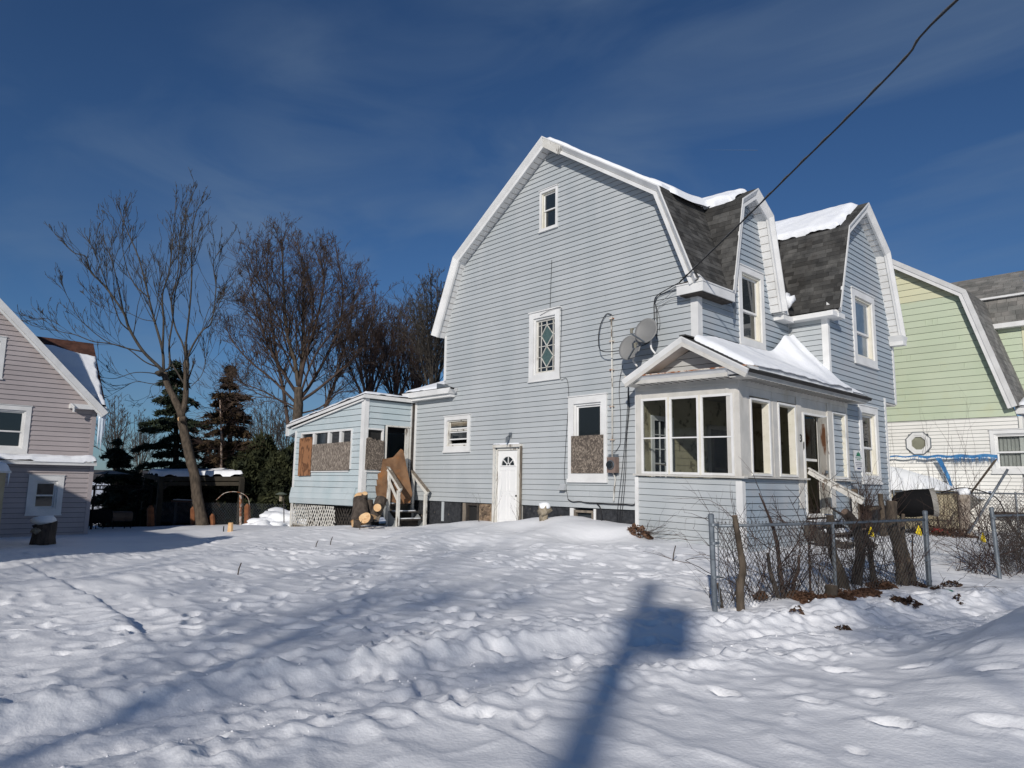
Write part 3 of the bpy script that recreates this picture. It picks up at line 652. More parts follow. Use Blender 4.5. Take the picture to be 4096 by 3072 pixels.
g2mid = [(Y1, ZOV), (Y2, ZOV), (Y2, 6.4), (Y1, 6.4)]
g2up = [(GC2 - 2.43, 6.4), (GC2 + 2.43, 6.4), (GC2 + 1.58, 8.78), (GC2, 9.86), (GC2 - 1.58, 8.78)]
fw2 = backing(FR2, g2low, g2holes, 'front_wall', back_m, house); backing(FR2, g2mid, g2holes, 'front_sheathing', back_m, fw2); backing(FR2, g2up, g2holes, 'dormer_sheathing', back_m, fw2)
za_ = 1.15; zb_ = ZOV
clapboards(FR2, [(Y1, 1.15), (YLOW, 1.15), (YLOW, ZOV), (Y1, ZOV)], .155, g2holes, fw2, front_m, zstart=1.15, lip=.026, gap=.012)
clapboards(FR2, [(Y1, ZOV), (Y2, ZOV), (Y2, 6.4), (GC2 + 2.43, 6.401), (GC2 + 1.58, 8.78), (GC2, 9.86), (GC2 - 1.58, 8.78), (GC2 - 2.43, 6.401), (Y1, 6.4)], .155, g2holes, fw2, front_m, zstart=ZOV, lip=.026, gap=.012)
rw = backing(RECESS, [(X1, 4.0), (X2, 4.0), (X2, 6.4), (X1, 6.4)], [], 'recess_wall', back_m, house)
clapboards(RECESS, [(X1, 4.0), (X2, 4.0), (X2, 6.4), (X1, 6.4)], EXP, [], rw, side_m, zstart=4.0)
b = MB()
b.box(XR + .01, X1 - .14, Y2 - .12, Y2, .4, 6.4); b.box(XR, XR + .12, YS + .01, Y2, .4, 6.4); b.box(XL, XL + .12, YS + .13, Y2 - .5, .4, 4.4)
b.box(X1 - .12, X2 - .13, Y2 - .12, Y2 - .001, ZOV + .01, 6.4); b.box(X1 - .12, X2 - .13, YLOW - .12, YLOW - .001, .4, ZOV)
b.build('rear_wall', side_m, house)
b = MB(); b.box(X1, X2 + .001, YLOW + .001, Y2, ZOV - .05, ZOV - .001); b.build('overhang_soffit', dingy_m, house)
# foundation and rubble patch
fdo = MB().box(XL + .03, XR + .95, YS + .03, YS + .25, -.6, ZS - .005).build('foundation', fdn_m, house)
for bx_ in ((-16.47, -15.82, YS + .055, YS + .25, -.6, ZS - .006), (-14.56, -12.78, YS + .03, YS + .25, -.6, ZS - .005), (-11.86, -10.3, YS + .03, YS + .25, -.6, ZS - .005), (-7.95, X2 - .03, Y1 + .3, YLOW - .03, -.6, 1.148)):
    MB().box(*bx_).build('foundation', fdn_m, house)
mo = MB(); mo.box(-16.47, -15.82, YS + .045, YS + .054, 0.2, ZS - .007); mo.build('mortar_bed', mortar_m, fdo)
rr = random.Random(11)
for k in range(34):
    u = rr.uniform(-16.42, -15.88); z = rr.uniform(.42, .98); r_ = rr.uniform(.035, .085); s_ = MB()
    n = 7; ang = rr.uniform(0, 6); pts = []
    for i in range(n):
        q = r_ * rr.uniform(.75, 1.15); pts.append((u + 1.35 * q * cos(ang + i * 2 * pi / n), z + .85 * q * sin(ang + i * 2 * pi / n)))
    pts = [(min(max(p[0], -16.46), -15.83), min(p[1], 1.0)) for p in pts]
    c = (u, z); d = rr.uniform(.015, .04)
    vs = [(p[0], YS + .044, p[1]) for p in pts] + [(c[0] + .7 * (p[0] - c[0]), YS + .044 - d, c[1] + .7 * (p[1] - c[1])) for p in pts]
    s_.add(vs, [(i, (i + 1) % n, n + (i + 1) % n, n + i) for i in range(n)] + [tuple(range(n, 2 * n))])
    s_.build('stone', stone_m, fdo)
# cellar windows
def cellar(u0, u1, z0, z1, fm, gm, nm='cellar_window'):
    w = frame_mb(SIDE, u0, u1, z0, z1, .07, -.16, -.028).build(nm, fm, house)
    g = MB(); pbox(g, SIDE, u0 + .07, u1 - .07, z0 + .07, z1 - .07, -.12, -.11); g.build('pane', gm, w)
    g = MB(); pbox(g, SIDE, u0 - .16, u0 - .003, z0, z1, -.2, -.022); g.build('side_post', wood_m if nm == 'cellar_window' else white_m, w)
cellar(-17.09, -16.50, .3, ZS - .01, dark_m, bglass_m if False else indark_m)
w = frame_mb(SIDE, -12.62, -11.95, .35, ZS - .06, .06, -.14, -.02).build('cellar_window', wood_m, house)
g = MB(); pbox(g, SIDE, -12.56, -12.01, .4, ZS - .12, -.11, -.10); g.build('pane', glass_m, w)
g = MB(); pbox(g, SIDE, -12.76, -12.63, .3, ZS - .006, -.2, -.018); pbox(g, SIDE, -11.94, -11.87, .3, ZS - .006, -.2, -.018); g.build('side_post', white_m, w)
# corner boards
cb = MB()
cb.box(X1 - .16, X1 + .034, YS - .034, YS - .001, 4.3, 6.12); cb.box(X1 + .001, X1 + .034, YS, YS + .16, 4.3, 6.12); cb.build('corner_board', white_m, house)
cb = MB(); cb.box(XL - .03, XL + .09, YS - .034, YS - .001, ZS, 4.40); cb.box(XL - .03, XL - .001, YS, YS + .12, ZS, 4.40); cb.build('corner_board', white_m, house)
cb = MB(); cb.box(XR - .03, XR + .07, YS - .034, YS - .001, 4.95, 6.45); cb.box(XR - .03, XR - .001, YS, YS + .1, 4.95, 6.45); cb.build('corner_board', white_m, house)
cb = MB(); cb.box(X2 - .14, X2 + .034, Y1 - .034, Y1 - .001, 4.0, 6.2); cb.box(X2 + .001, X2 + .034, Y1, Y1 + .09, 4.0, 6.2); cb.build('corner_board', white_m, house)
cb = MB(); cb.box(X2 + .001, X2 + .034, Y2 - .09, Y2 + .03, ZOV, 6.3); cb.build('corner_board', white_m, house)
cb = MB(); cb.box(X2 + .001, X2 + .034, YLOW - .09, YLOW + .03, 1.15, ZOV + .12); cb.build('corner_board', white_m, house)
cb = MB(); cb.box(X1 + .001, X1 + .03, Y1 - .035, Y1 - .03, 4.3, 6.2); cb.build('corner_board', white_m, house)

# windows of the side wall
window(SIDE, *attic, house, casing=.075, jamb=.03, sash=.035, rail=.52, depth=.10, jm=cream_m, sill=.03, name='attic_window')
kw = window(SIDE, *kitchen, house, casing=.19, jamb=.05, rail=.47, depth=.10, lower=False, sill=.10, name='kitchen_window')
o = MB(); pbox(o, SIDE, kitchen[0] + .13, kitchen[1] - .10, kitchen[2] + .14, kitchen[2] + 1.13, .049, .066); o.build('chipboard_sheet', osbd_m, kw)
swn = window(SIDE, *small, house, casing=.13, jamb=.045, rail=.62, depth=.10, sill=.07, name='small_window', sash_m=peel_m, jm=peel_m, lower=False)
a0, a1, b0, b1 = small[0] + .185, small[1] - .185, small[2] + .17, small[3] - .175
for z0_, z1_ in ((b0, b0 + .05), (b0 + .17, b0 + .21), (b0 + .40, b0 + .43), (b0 + .51, b0 + .555)):
    g = MB(); pbox(g, SIDE, a0, a1, z0_, z1_, -.10, -.055); g.build('sash_rail', white_m, swn)
g = MB(); pbox(g, SIDE, a0, a1, b0 + .215, b0 + .50, -.085, -.08); g.build('pane', glass_m, swn)
for k in range(6):
    g = MB(); z_ = b1 - .012 - k * .024; g.beam(SIDE(a0 + .05, z_ + random.uniform(-.004, .004), -.05), SIDE(a1 - .005, z_ + random.uniform(-.006, .006), -.05), .018, .010); g.build('blind_slat', blind_m, swn)
# leaded window
lw = frame_mb(SIDE, *leaded, .17, .001, .05)
pbox(lw, SIDE, leaded[0] - .02, leaded[1] + .03, leaded[3] + .002, leaded[3] + .035, 0, .08); pbox(lw, SIDE, leaded[0] - .02, leaded[1] + .02, leaded[2] - .03, leaded[2] - .001, 0, .07)
lw = lw.build('leaded_window', white_m, house)
a0, a1, b0, b1 = leaded[0] + .17, leaded[1] - .17, leaded[2] + .17, leaded[3] - .17
frame_mb(SIDE, a0 + .001, a1 - .001, b0 + .001, b1 - .001, .05, -.14, 0).build('jamb', white_m, lw)
a0 += .05; a1 -= .05; b0 += .05; b1 -= .05
frame_mb(SIDE, a0 + .001, a1 - .001, b0 + .001, b1 - .001, .05, -.11, -.06).build('sash', peel_m, lw)
a0 += .05; a1 -= .05; b0 += .05; b1 -= .05
g = MB(); pbox(g, SIDE, a0, a1, b0, b1, -.10, -.095); g.build('pane', glass_m, lw)
um = (a0 + a1) / 2; wq = (a1 - a0); hq = b1 - b0; uL, uR = a0 + wq * .17, a1 - wq * .12; zB, zT = b0 + hq * .075, b1 - hq * .075; zM = (zB + zT) / 2
lines = [((uL, b0), (uL, b1)), ((uR, b0), (uR, b1)), ((a0, zB), (a1, zB)), ((a0, zT), (a1, zT)), ((a0, zM), (a1, zM)), ((um, b0), (um, zB)), ((um, zT), (um, b1))]
for za2, zb2 in ((zB, zM), (zM, zT)):
    zc = (za2 + zb2) / 2
    lines += [((um, za2), (uL, zc)), ((uL, zc), (um, zb2)), ((um, zb2), (uR, zc)), ((uR, zc), (um, za2)), ((a0, zc), (uL, zc)), ((uR, zc), (a1, zc))]
for (p, q) in lines:
    g = MB(); g.beam(SIDE(p[0], p[1], -.083), SIDE(q[0], q[1], -.083), .018, .026, upv=(0, 1, 0)); g.build('muntin', peel_m, lw)
for zc in ((zB * 3 + zT) / 4, (zB + zT * 3) / 4):
    dz = (zT - zB) / 4
    g = MB(); g.add([SIDE(um, zc - dz + .02, -.09), SIDE(uR - .02, zc, -.09), SIDE(um, zc + dz - .02, -.09), SIDE(uL + .02, zc, -.09)], [(0, 1, 2, 3)]); g.build('textured_pane', bglass_m if False else M('green_grey_glass_%d' % int(zc * 10), (.06, .10, .10), (.09, .14, .135), scale=20, rough=.3), lw)
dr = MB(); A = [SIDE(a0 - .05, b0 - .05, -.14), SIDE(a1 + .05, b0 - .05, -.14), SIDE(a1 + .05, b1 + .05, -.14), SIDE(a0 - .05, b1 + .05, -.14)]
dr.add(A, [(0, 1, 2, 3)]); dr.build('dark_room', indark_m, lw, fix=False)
# door at ground level
dp = Plane(1, YS)
df = MB(); pbox(df, dp, doorh[0], doorh[0] + .075, .2, 2.68, -.16, .05); pbox(df, dp, doorh[1] - .075, doorh[1], .2, 2.68, -.16, .05); pbox(df, dp, doorh[0], doorh[1] + .02, 2.681, 2.76, -.16, .08)
pbox(df, dp, doorh[0] + .076, doorh[0] + .13, .2, 2.62, -.16, .0); pbox(df, dp, doorh[1] - .20, doorh[1] - .076, .2, 2.62, -.16, .01); pbox(df, dp, doorh[0] + .131, doorh[1] - .201, 2.60, 2.679, -.16, -.01)
side_door = df.build('side_door', peel_m, house)
g = MB(); g.box(doorh[1] - .004, doorh[1] + .03, YS - .10, YS - .036, .2, 2.70); g.build('bare_post', wood_m, side_door)
doorw_m = M('white_door_enamel', (.80, .80, .79), rough=.35, spec=.4)
u0, u1 = doorh[0] + .135, doorh[1] - .205; z0, z1 = .3, 2.595
# slab with fanlight: built from strips round the half-round opening
uc = (u0 + u1) / 2; fr_ = .29; zc = 2.15
sl = MB(); nseg = 16
arc = [(uc + fr_ * cos(a), zc + fr_ * .95 * sin(a)) for a in [pi * i / nseg for i in range(nseg + 1)]]
pbox(sl, dp, u0, u1, z0, zc, -.09, -.05)
top = [(u1, zc), (u1, z1), (u0, z1), (u0, zc)]
outer = []
for (x_, z_) in arc:
    dx, dz = x_ - uc, z_ - zc
    k = min((u1 - uc) / abs(dx) if abs(dx) > 1e-6 else 1e9, (z1 - zc) / dz if dz > 1e-6 else 1e9); outer.append((uc + dx * k, zc + dz * k))
for i in range(nseg):
    sl.quad(dp(*arc[i], -.05), dp(*outer[i], -.05), dp(*outer[i + 1], -.05), dp(*arc[i + 1], -.05))
    sl.quad(dp(*arc[i], -.05), dp(*arc[i + 1], -.05), dp(*arc[i + 1], -.09), dp(*arc[i], -.09))
for c_ in ((u1, z1), (u0, z1)):
    k = [i for i in range(nseg) if (abs(outer[i][0] - c_[0]) < 1e-4) != (abs(outer[i + 1][0] - c_[0]) < 1e-4)]
    for i in k: sl.add([dp(*outer[i], -.05), dp(*c_, -.05), dp(*outer[i + 1], -.05)], [(0, 1, 2)])
slab = sl.build('door_slab', doorw_m, side_door)
for (pu0, pu1, pz0, pz1) in ((.09, .33, .28, .98), (.43, .67, .28, .98), (.09, .33, 1.10, 1.72), (.43, .67, 1.10, 1.72)):
    k = (u1 - u0) / .76
    frame_mb(dp, u0 + pu0 * k, u0 + pu1 * k, z0 + pz0, z0 + pz1, .018, -.052, -.040).build('panel_moulding', doorw_m, side_door)
g = MB(); g.add([dp(uc, zc, -.075)] + [dp(*p, -.075) for p in arc], [(0, i + 1, i + 2) for i in range(nseg)]); g.build('fanlight_pane', glass_m, side_door)
fl = MB()
for i in range(nseg):
    a, b_ = arc[i], arc[i + 1]; fl.beam(dp(*a, -.045), dp(*b_, -.045), .03, .03, upv=(0, 1, 0))
fl.beam(dp(u0 + .09, zc - .01, -.045), dp(u1 - .09, zc - .01, -.045), .03, .03)
for a in (40, 90, 140):
    a = radians(a); fl.beam(dp(uc + .07 * cos(a), zc + .07 * sin(a), -.055), dp(uc + fr_ * cos(a), zc + fr_ * .95 * sin(a), -.055), .022, .022, upv=(0, 1, 0))
for i in range(6):
    a, b_ = pi * i / 6, pi * (i + 1) / 6; fl.beam(dp(uc + .07 * cos(a), zc + .07 * sin(a), -.055), dp(uc + .07 * cos(b_), zc + .07 * sin(b_), -.055), .022, .022, upv=(0, 1, 0))
fl.build('fanlight_frame', doorw_m, side_door)
g = MB(); g.tube([dp(u1 - .06, 1.28, -.05), dp(u1 - .06, 1.28, -.01)], .025, 8); g.build('knob_hole', black_m, side_door)
dps = MB(); n_ = 24
snow_patch('snow_on_door_head', (doorh[0] + .02, YS - .08, 2.775), (1.1, 0, 0), (0, .09, 0), (0, 0, 1), 40, 8, .045, 'thin line of snow lying on the head of the white side door', edge=.04, rag=.01, seedv=3)
# windows of the front
window(FR1, *g1win, house, casing=.16, jamb=.05, depth=.12, rail=.44, sash=.055, name='dormer_window', jm=cream_m, gm=glass_m, sill=.05)
window(FR2, *g2win, house, casing=.2, jamb=.06, depth=.12, rail=.42, sash=.06, name='dormer_window', jm=cream_m, gm=bglass_m, sill=.05)
window(FR2, *lowwin, house, casing=.19, jamb=.05, depth=.12, rail=.44, sash=.055, name='front_window', jm=cream_m, gm=pane_m, curtain=curt_m, sill=.06)

# main roof
main_path = [(CXM - 5.05, 6.48), (CXM - 4.0, 8.92), (CXM + .02, 11.66), (CXM + 4.02, 8.92), (CXM + 5.02, 6.36)]
roofo = MB()
for i in range(4):
    a = Vector(main_path[i]); b_ = Vector(main_path[i + 1]); n = Vector(((b_ - a).y, -(b_ - a).x)).normalized() * .10
    if i < 3: roofo.prism([a, b_, b_ + n, a + n], lambda u, z: (u, YS - .36, z), lambda u, z: (u, Y2 + .3, z))
    else:
        yc = lambda z, s: GC1 + s * (.84 + .60 * min(1, max(0, (8.9 - z) / 2.5)))
        roofo.prism([a, b_, b_ + n, a + n], lambda u, z: (u, YS - .36, z), lambda u, z: (u, yc(z, -1), z))
        roofo.prism([a, b_, b_ + n, a + n], lambda u, z: (u, yc(z, 1), z), lambda u, z: (u, 19.4, z))
roof = roofo.build('main_roof', roofbase_m, house)
prof_f = [(.0, .30), (.0, .43), (.03, .43), (.15, .325), (.15, .30)]
sweep(SIDE, main_path, prof_f, 'rake_crown', white_m, roof)
sweep(SIDE, main_path, [(.158, .28), (.158, .345), (.25, .345), (.25, .28)], 'rake_board', white_m, roof)
soff = sweep(SIDE, main_path, [(.20, .001), (.20, .278), (.222, .278), (.222, .001)], 'rake_soffit', white_m, roof)
# joint lines of the soffit panels
off = offset_path(main_path, .225)
for i in range(4):
    a, b_ = off[i], off[i + 1]; n_ = int((b_ - a).length / .19)
    for k in range(1, n_):
        p = a + (b_ - a) * k / n_; q = MB(); q.beam(SIDE(p.x, p.y, .03), SIDE(p.x, p.y, .272), .012, .006); q.build('soffit_joint', wood_m, soff)
# bare, peeled length of the rake next to the peak
pk = Vector(main_path[2]); dn = (Vector(main_path[3]) - pk).normalized(); nn = Vector((dn.y, -dn.x))
g = MB(); a = pk + dn * .10 + nn * .05; b_ = pk + dn * .95 + nn * .05
g.prism([a, b_, b_ + nn * .235, a + nn * .215 + dn * .12], lambda u, z: SIDE(u, z, .36), lambda u, z: SIDE(u, z, .436)); g.build('bare_rake_board', peel_m, roof)
# shingles on the steep street slope beside the first dormer
lowp = (main_path[4][0] + .0, main_path[4][1] + .02); upp = main_path[3]
MAINP = Plane(1, 0.0)
shp = lambda u, z, d: (u, d, z)
def clip_main(d, p):       # stop where the dormer's cheek slope comes out of the roof
    z = p.y
    yl = GC1 - .86 - .62 * (8.82 - z) / 2.4 if z < 8.82 else GC1 - .8
    return d < yl + .12
shingles(shp, lowp, upp, YS - .42, 15.9, .135, .30, roof, shin_m, lim=120, clip=clip_main, seedv=3)
# eave box returning round the corner
eb = MB(); pz0, pz1 = 6.08, 6.30
eb.box(-9.12, X1 + .34, YS - .30, YS - .001, pz0, pz1); eb.box(X1 + .001, X1 + .34, YS, 15.35, pz0, pz1); eb.build('eave_box', white_m, house)
g = MB(); g.box(-9.12, X1 + .36, YS - .32, YS - .001, pz1 + .001, pz1 + .03); g.box(X1 + .001, X1 + .36, YS, 15.38, pz1 + .001, pz1 + .03); g.build('eave_lip', white_m, house)
g = MB(); g.box(-9.05, X1 + .30, YS - .27, YS - .002, pz0 - .03, pz0 - .001); g.box(X1 + .002, X1 + .30, YS, 15.30, pz0 - .03, pz0 - .001); g.build('eave_soffit', dark_m, house)
g = MB(); g.prism([(-9.05, 6.335), (-8.78, 6.335), (-8.78, 6.39), (-9.05, 6.36)], lambda u, z: (u, YS - .28, z), lambda u, z: (u, YS - .04, z)); g.build('rotten_ledge', dark_m, house)
g = MB(); g.prism([(X1 + .02, 6.335), (X1 + .35, 6.335), (X1 + .02, 6.72)], lambda u, z: (u, YS - .31, z), lambda u, z: (u, YS - .20, z)); g.build('eave_return', white_m, house)
g = MB(); g.prism([(15.36, 6.32), (15.62, 6.28), (15.64, 5.95), (15.55, 5.72), (15.50, 5.95), (15.40, 6.05)], lambda u, z: (X1 + .20, u, z), lambda u, z: (X1 + .215, u, z)); g.build('hanging_flashing', galv_m, house)
# rear pent roof with its cornice
pr_ = MB(); A_, B_, C_, D_, E_ = (XL - .38, YS - .30, 4.66), (XR + .05, YS - .30, 4.66), (XR + .5, YS + .95, 5.32), (XL - .38, Y2 - .5, 4.66), (XR + .5, Y2 - .5, 5.32)
A2, B2 = (A_[0], A_[1], 4.60), (B_[0], B_[1], 4.60)
pr_.add([A_, B_, C_, D_, E_, A2, B2], [(0, 1, 2), (0, 2, 4, 3), (0, 5, 6, 1)]); pent = pr_.build('pent_roof', roofbase_m, house)
g = MB(); g.prism([(XL - .40, 4.645), (XR + .72, 4.645), (XR + .62, 4.47), (XL - .24, 4.47)], lambda u, z: (u, YS - .34, z), lambda u, z: (u, YS - .03, z)); g.build('cornice', white_m, pent)
g = MB(); g.box(XL - .22, XR + .58, YS - .25, YS - .03, 4.37, 4.469); g.build('cornice_board', white_m, pent)
g = MB(); g.prism([(XR + .0, 4.84), (XR + .18, 4.80), (XR + .50, 4.67), (XR - .0, 4.67)], lambda u, z: (u, YS - .33, z), lambda u, z: (u, YS - .03, z)); g.build('cornice_cap', galv_m, pent)
g = MB(); g.tube([(XR + .68, YS - .30, 4.64), (XR + .85, YS - .30, 4.60)], .03, 6); g.build('pipe_end', black_m, pent)
snow_patch('snow_on_pent_roof', (XL - .36, YS - .27, 4.67), (2.43, 0, 0), (0, 1.22, .65), (0, -.45, 1), 60, 40, .07, 'snow on the low rear pent roof of the blue house', edge=.10, rag=.03, seedv=1, shape=lambda u, v: np.minimum((u - v) * 1.1, (1.96 - u * 2.43)))

# dormer gables
def dormer(pl, c, kn, ev, zp, zk, ze, back, nm, lim, sd, ret=True, dpt=.36, evr=None):
    evr = evr or ev
    path = [(c - ev, ze), (c - kn, zk), (c, zp), (c + kn, zk), (c + evr, ze)]
    m_ = MB()
    for i in range(4):
        a = Vector(path[i]); b2 = Vector(path[i + 1]); n = Vector(((b2 - a).y, -(b2 - a).x)).normalized() * .08
        m_.prism([a, b2, b2 + n, a + n], lambda u, z: pl(u, z, dpt - .01), lambda u, z: pl(u, z, -back))
    r = m_.build(nm, roofbase_m, house)
    sweep(pl, path, [(0, dpt - .06), (0, dpt + .05), (.03, dpt + .05), (.15, dpt - .04), (.15, dpt - .06)], 'rake_crown', white_m, r)
    sweep(pl, path, [(.157, dpt - .08), (.157, dpt - .025), (.235, dpt - .025), (.235, dpt - .08)], 'rake_board', white_m, r)
    s_ = sweep(pl, path, [(.19, .001), (.19, dpt - .082), (.205, dpt - .082), (.205, .001)], 'rake_soffit', white_m, r)
    of = offset_path(path, .208)
    for i in (2, 3):
        a, b2 = of[i], of[i + 1]; n_ = max(2, int((b2 - a).length / .2))
        for k in range(1, n_):
            p = a + (b2 - a) * k / n_; q = MB(); q.beam(pl(p.x, p.y, .03), pl(p.x, p.y, dpt - .085), .012, .006); q.build('soffit_joint', wood_m, s_)
    shingles(lambda u, z, d: pl(u, z, d), path[0], path[1], -back, dpt + .03, .135, .30, r, shin_m, lim=lim, seedv=sd)
    shingles(lambda u, z, d: pl(u, z, d), path[1], path[2], dpt - .45, dpt + .03, .135, .30, r, shin_m, lim=60, seedv=sd + 5)
    return r, path
def back1(z): return 0
d1, path1 = dormer(FR1, GC1, .82, 1.42, 9.36, 8.84, 6.34, 1.15, 'dormer_roof', 110, 21)
d2, path2 = dormer(FR2, GC2, 1.58, 2.50, 10.06, 8.92, 6.40, 1.6, 'dormer_roof', 180, 33)
m_ = MB()      # the upper slopes run on back into the main roof
for pth, xb, xf in ((path1, -11.5, X1 - 1.1), (path2, -12.2, X2 - 1.5)):
    for i in (1, 2):
        a = Vector(pth[i]); b2 = Vector(pth[i + 1]); n = Vector(((b2 - a).y, -(b2 - a).x)).normalized() * .08
        m_.prism([a, b2, b2 + n, a + n], lambda u, z: (xf, u, z), lambda u, z: (xb, u, z))
m_.build('dormer_roof_ridge', roofbase_m, house)
# eave gutters of the recess
g = MB(); g.box(X1 + .001, X2 + .30, Y1 - .32, Y1 - .001, 6.17, 6.30); g.box(X2 + .001, X2 + .32, Y1, Y1 + .42, 6.17, 6.30); g.box(X1 + .001, X1 + .30, 17.98, Y1 - .321, 6.12, 6.26)
g.build('recess_eave_box', white_m, house)
g = MB(); g.prism([(X2 + .02, 6.301), (X2 + .34, 6.301), (X2 + .02, 6.62)], lambda u, z: (u, Y1 - .02, z), lambda u, z: (u, Y1 + .07, z)); g.build('eave_return', white_m, house)
g = MB(); g.prism([(17.9, 6.27), (18.25, 6.27), (18.05, 6.55), (17.93, 6.6)], lambda u, z: FR1(u, z, .03), lambda u, z: FR1(u, z, .33)); g.build('eave_return', white_m, house)
g = MB(); g.prism([(GC2 + 2.06, 6.37), (GC2 + 2.62, 6.37), (GC2 + 2.48, 6.20), (GC2 + 2.46, 6.08), (GC2 + 2.18, 6.08), (GC2 + 2.16, 6.2)], lambda u, z: FR2(u, z, .02), lambda u, z: FR2(u, z, .42)); g.build('eave_return', white_m, house)
# roof snow
snow_patch('snow_on_main_roof', (CXM + .10, YS - .33, 11.60), (3.92, 0, -2.68), (0, 8.7, 0), (.56, 0, .83), 60, 160, .08, 'snow lying on the street slope of the main roof', edge=.07, rag=.0, seedv=2)
snow_patch('snow_on_rear_slope', (CXM - 4.02, YS - .20, 8.98), (1.7, 0, 1.16), (0, 8.5, 0), (-.56, 0, .83), 40, 120, .13, 'ragged snow left on the back slope of the main roof', edge=.15, rag=.25, seedv=4)
def snow_dormer(nm, pth, xf, xb, lbl, sd, th):
    a = Vector(pth[1]); b2 = Vector(pth[2]); n = Vector((-(b2 - a).y, (b2 - a).x)).normalized()
    s0 = a + (b2 - a) * .04
    snow_patch(nm, (xb, s0.x, s0.y), (xf - xb, 0, 0), (0, (b2 - s0).x * 1.02, (b2 - s0).y * 1.02), (0, n.x, n.y), 90, 30, th, lbl, edge=.2, rag=.06, seedv=sd)
snow_dormer('snow_on_first_dormer', path1, X1 + .08, -11.0, 'curved snow sheet on the first dormer running back to the main roof', 5, .19)
snow_dormer('snow_on_second_dormer', path2, X2 + .10, -11.8, 'thick smooth snow sheet on the second dormer roof', 6, .20)
a = MB()
# drifted valley between the main roof and the first dormer
vy = np.linspace(14.25, 15.95, 24); vx = np.linspace(-10.3, -9.30, 22); VX, VY = np.meshgrid(vx, vy)
zm_ = 8.92 - (VX - (CXM + 4.02)) * .685; zd_ = 8.84 + (VY - (GC1 - .82)) * .63
zz_ = np.maximum(zm_, np.where(VX < -8.5, zd_, -9)) + .17 + .10 * np.exp(-((zm_ - zd_) / .35) ** 2)
ed = np.minimum(np.minimum(VX + 10.3, -9.30 - VX), np.minimum(VY - 14.25, 15.95 - VY)); zz_ = zz_ - .2 * np.exp(-(ed / .09) ** 1.5)
I_ = np.arange(VX.size).reshape(VX.shape)
tag(npmesh('snow_in_roof_valley', np.stack([VX.ravel(), VY.ravel(), zz_.ravel()], 1), np.stack([I_[:-1, :-1].ravel(), I_[:-1, 1:].ravel(), I_[1:, 1:].ravel(), I_[1:, :-1].ravel()], 1), roofsnow_m, smooth=True), 'snow drifted into the valley beside the first dormer', 'snow', kind='stuff')
sn = MB(); c_ = Vector((X2 + .05, 0, 0))
def lump(name, c, r, m, label=None, cat=None, seed=0, squash=(1, 1, .6), parent=None, kind=None, n=2, rough=.25):
    import bmesh
    bm = bmesh.new(); bmesh.ops.create_icosphere(bm, subdivisions=n, radius=1.0); q = random.Random(seed)
    from mathutils import noise
    for v in bm.verts:
        k = 1 + rough * noise.noise(v.co * 1.7 + Vector((seed, 0, 0))) * 1.6 + rough * .4 * noise.noise(v.co * 5 + Vector((0, seed, 0)))
        v.co = Vector((v.co.x * squash[0], v.co.y * squash[1], v.co.z * squash[2])) * r * k
    me = bpy.data.meshes.new(name); bm.to_mesh(me); bm.free()
    me.polygons.foreach_set('use_smooth', [True] * len(me.polygons)); me.materials.append(m)
    o = bpy.data.objects.new(name, me); col.objects.link(o)
    if parent is not None: o.parent = parent; o.location = Vector(c) - ORG[parent.name]
    else: o.location = c
    ORG[o.name] = Vector(c)
    return tag(o, label, cat, kind=kind)
pp = on(3140, 1235, 0, X1 + .7)
lump('snow_clump', (-8.55, 18.42, 6.72), .16, roofsnow_m, 'small snow clump stuck at the foot of the second dormer roof', 'snow', 4, (1, 1, 1.2), rough=.5)

# ---------------------------------------------------------------- front porch (part of the blue house)
PX, PY, PL, PR = -7.60, 13.90, -10.33, 19.70
TF[0] = lambda v: (v[0], v[1], v[2] - .0195 * (min(v[0], PX + .5) - PL))     # the porch has sunk at its outer corner
PS = Plane(1, PY); PF = Plane(0, PX)
pside = backing(PS, [(PL, .1), (PX, .1), (PX, 1.84), (PL, 1.84)], [], 'front_porch', back_m, house)
clapboards(PS, [(PL, .24), (PX, .24), (PX, 1.84), (PL, 1.84)], EXP, [], pside, side_m, zstart=.24)
pf = backing(PF, [(PY, .1), (PR, .1), (PR, 1.86), (PY, 1.86)], [(16.98, 18.36, 0, 3)], 'porch_base', back_m, pside)
clapboards(PF, [(PY, .30), (16.90, .30), (16.90, 1.86), (PY, 1.86)], EXP, [], pside, front_m, zstart=.30, gap=.014)
clapboards(PF, [(18.66, .30), (PR, .30), (PR, 1.86), (18.66, 1.86)], EXP, [], pside, front_m, zstart=.30, gap=.014)
def pb(name, m, *b):
    o_ = None
    for q in b: o_ = MB().box(*q).build(name, m, pside)
    return o_
pb('corner_board', white_m, (PX - .12, PX + .034, PY - .034, PY - .001, .22, 1.80))
pb('corner_board', white_m, (PX + .001, PX + .034, PY, PY + .10, .22, 1.80))
pb('corner_board', white_m, (PL - .03, PL + .07, PY - .034, PY - .001, .3, 1.84))
pb('corner_board', white_m, (PL - .03, PL - .001, PY, YS, .3, 4.2))
# sills
pb('sill', dingy_m, (PL - .04, PX + .12, PY - .10, PY + .06, 1.862, 1.905)); pb('sill', dingy_m, (PX - .06, PX + .12, PY + .061, 16.98, 1.875, 1.915)); pb('sill', dingy_m, (PX - .06, PX + .12, 18.50, PR + .05, 1.875, 1.915))
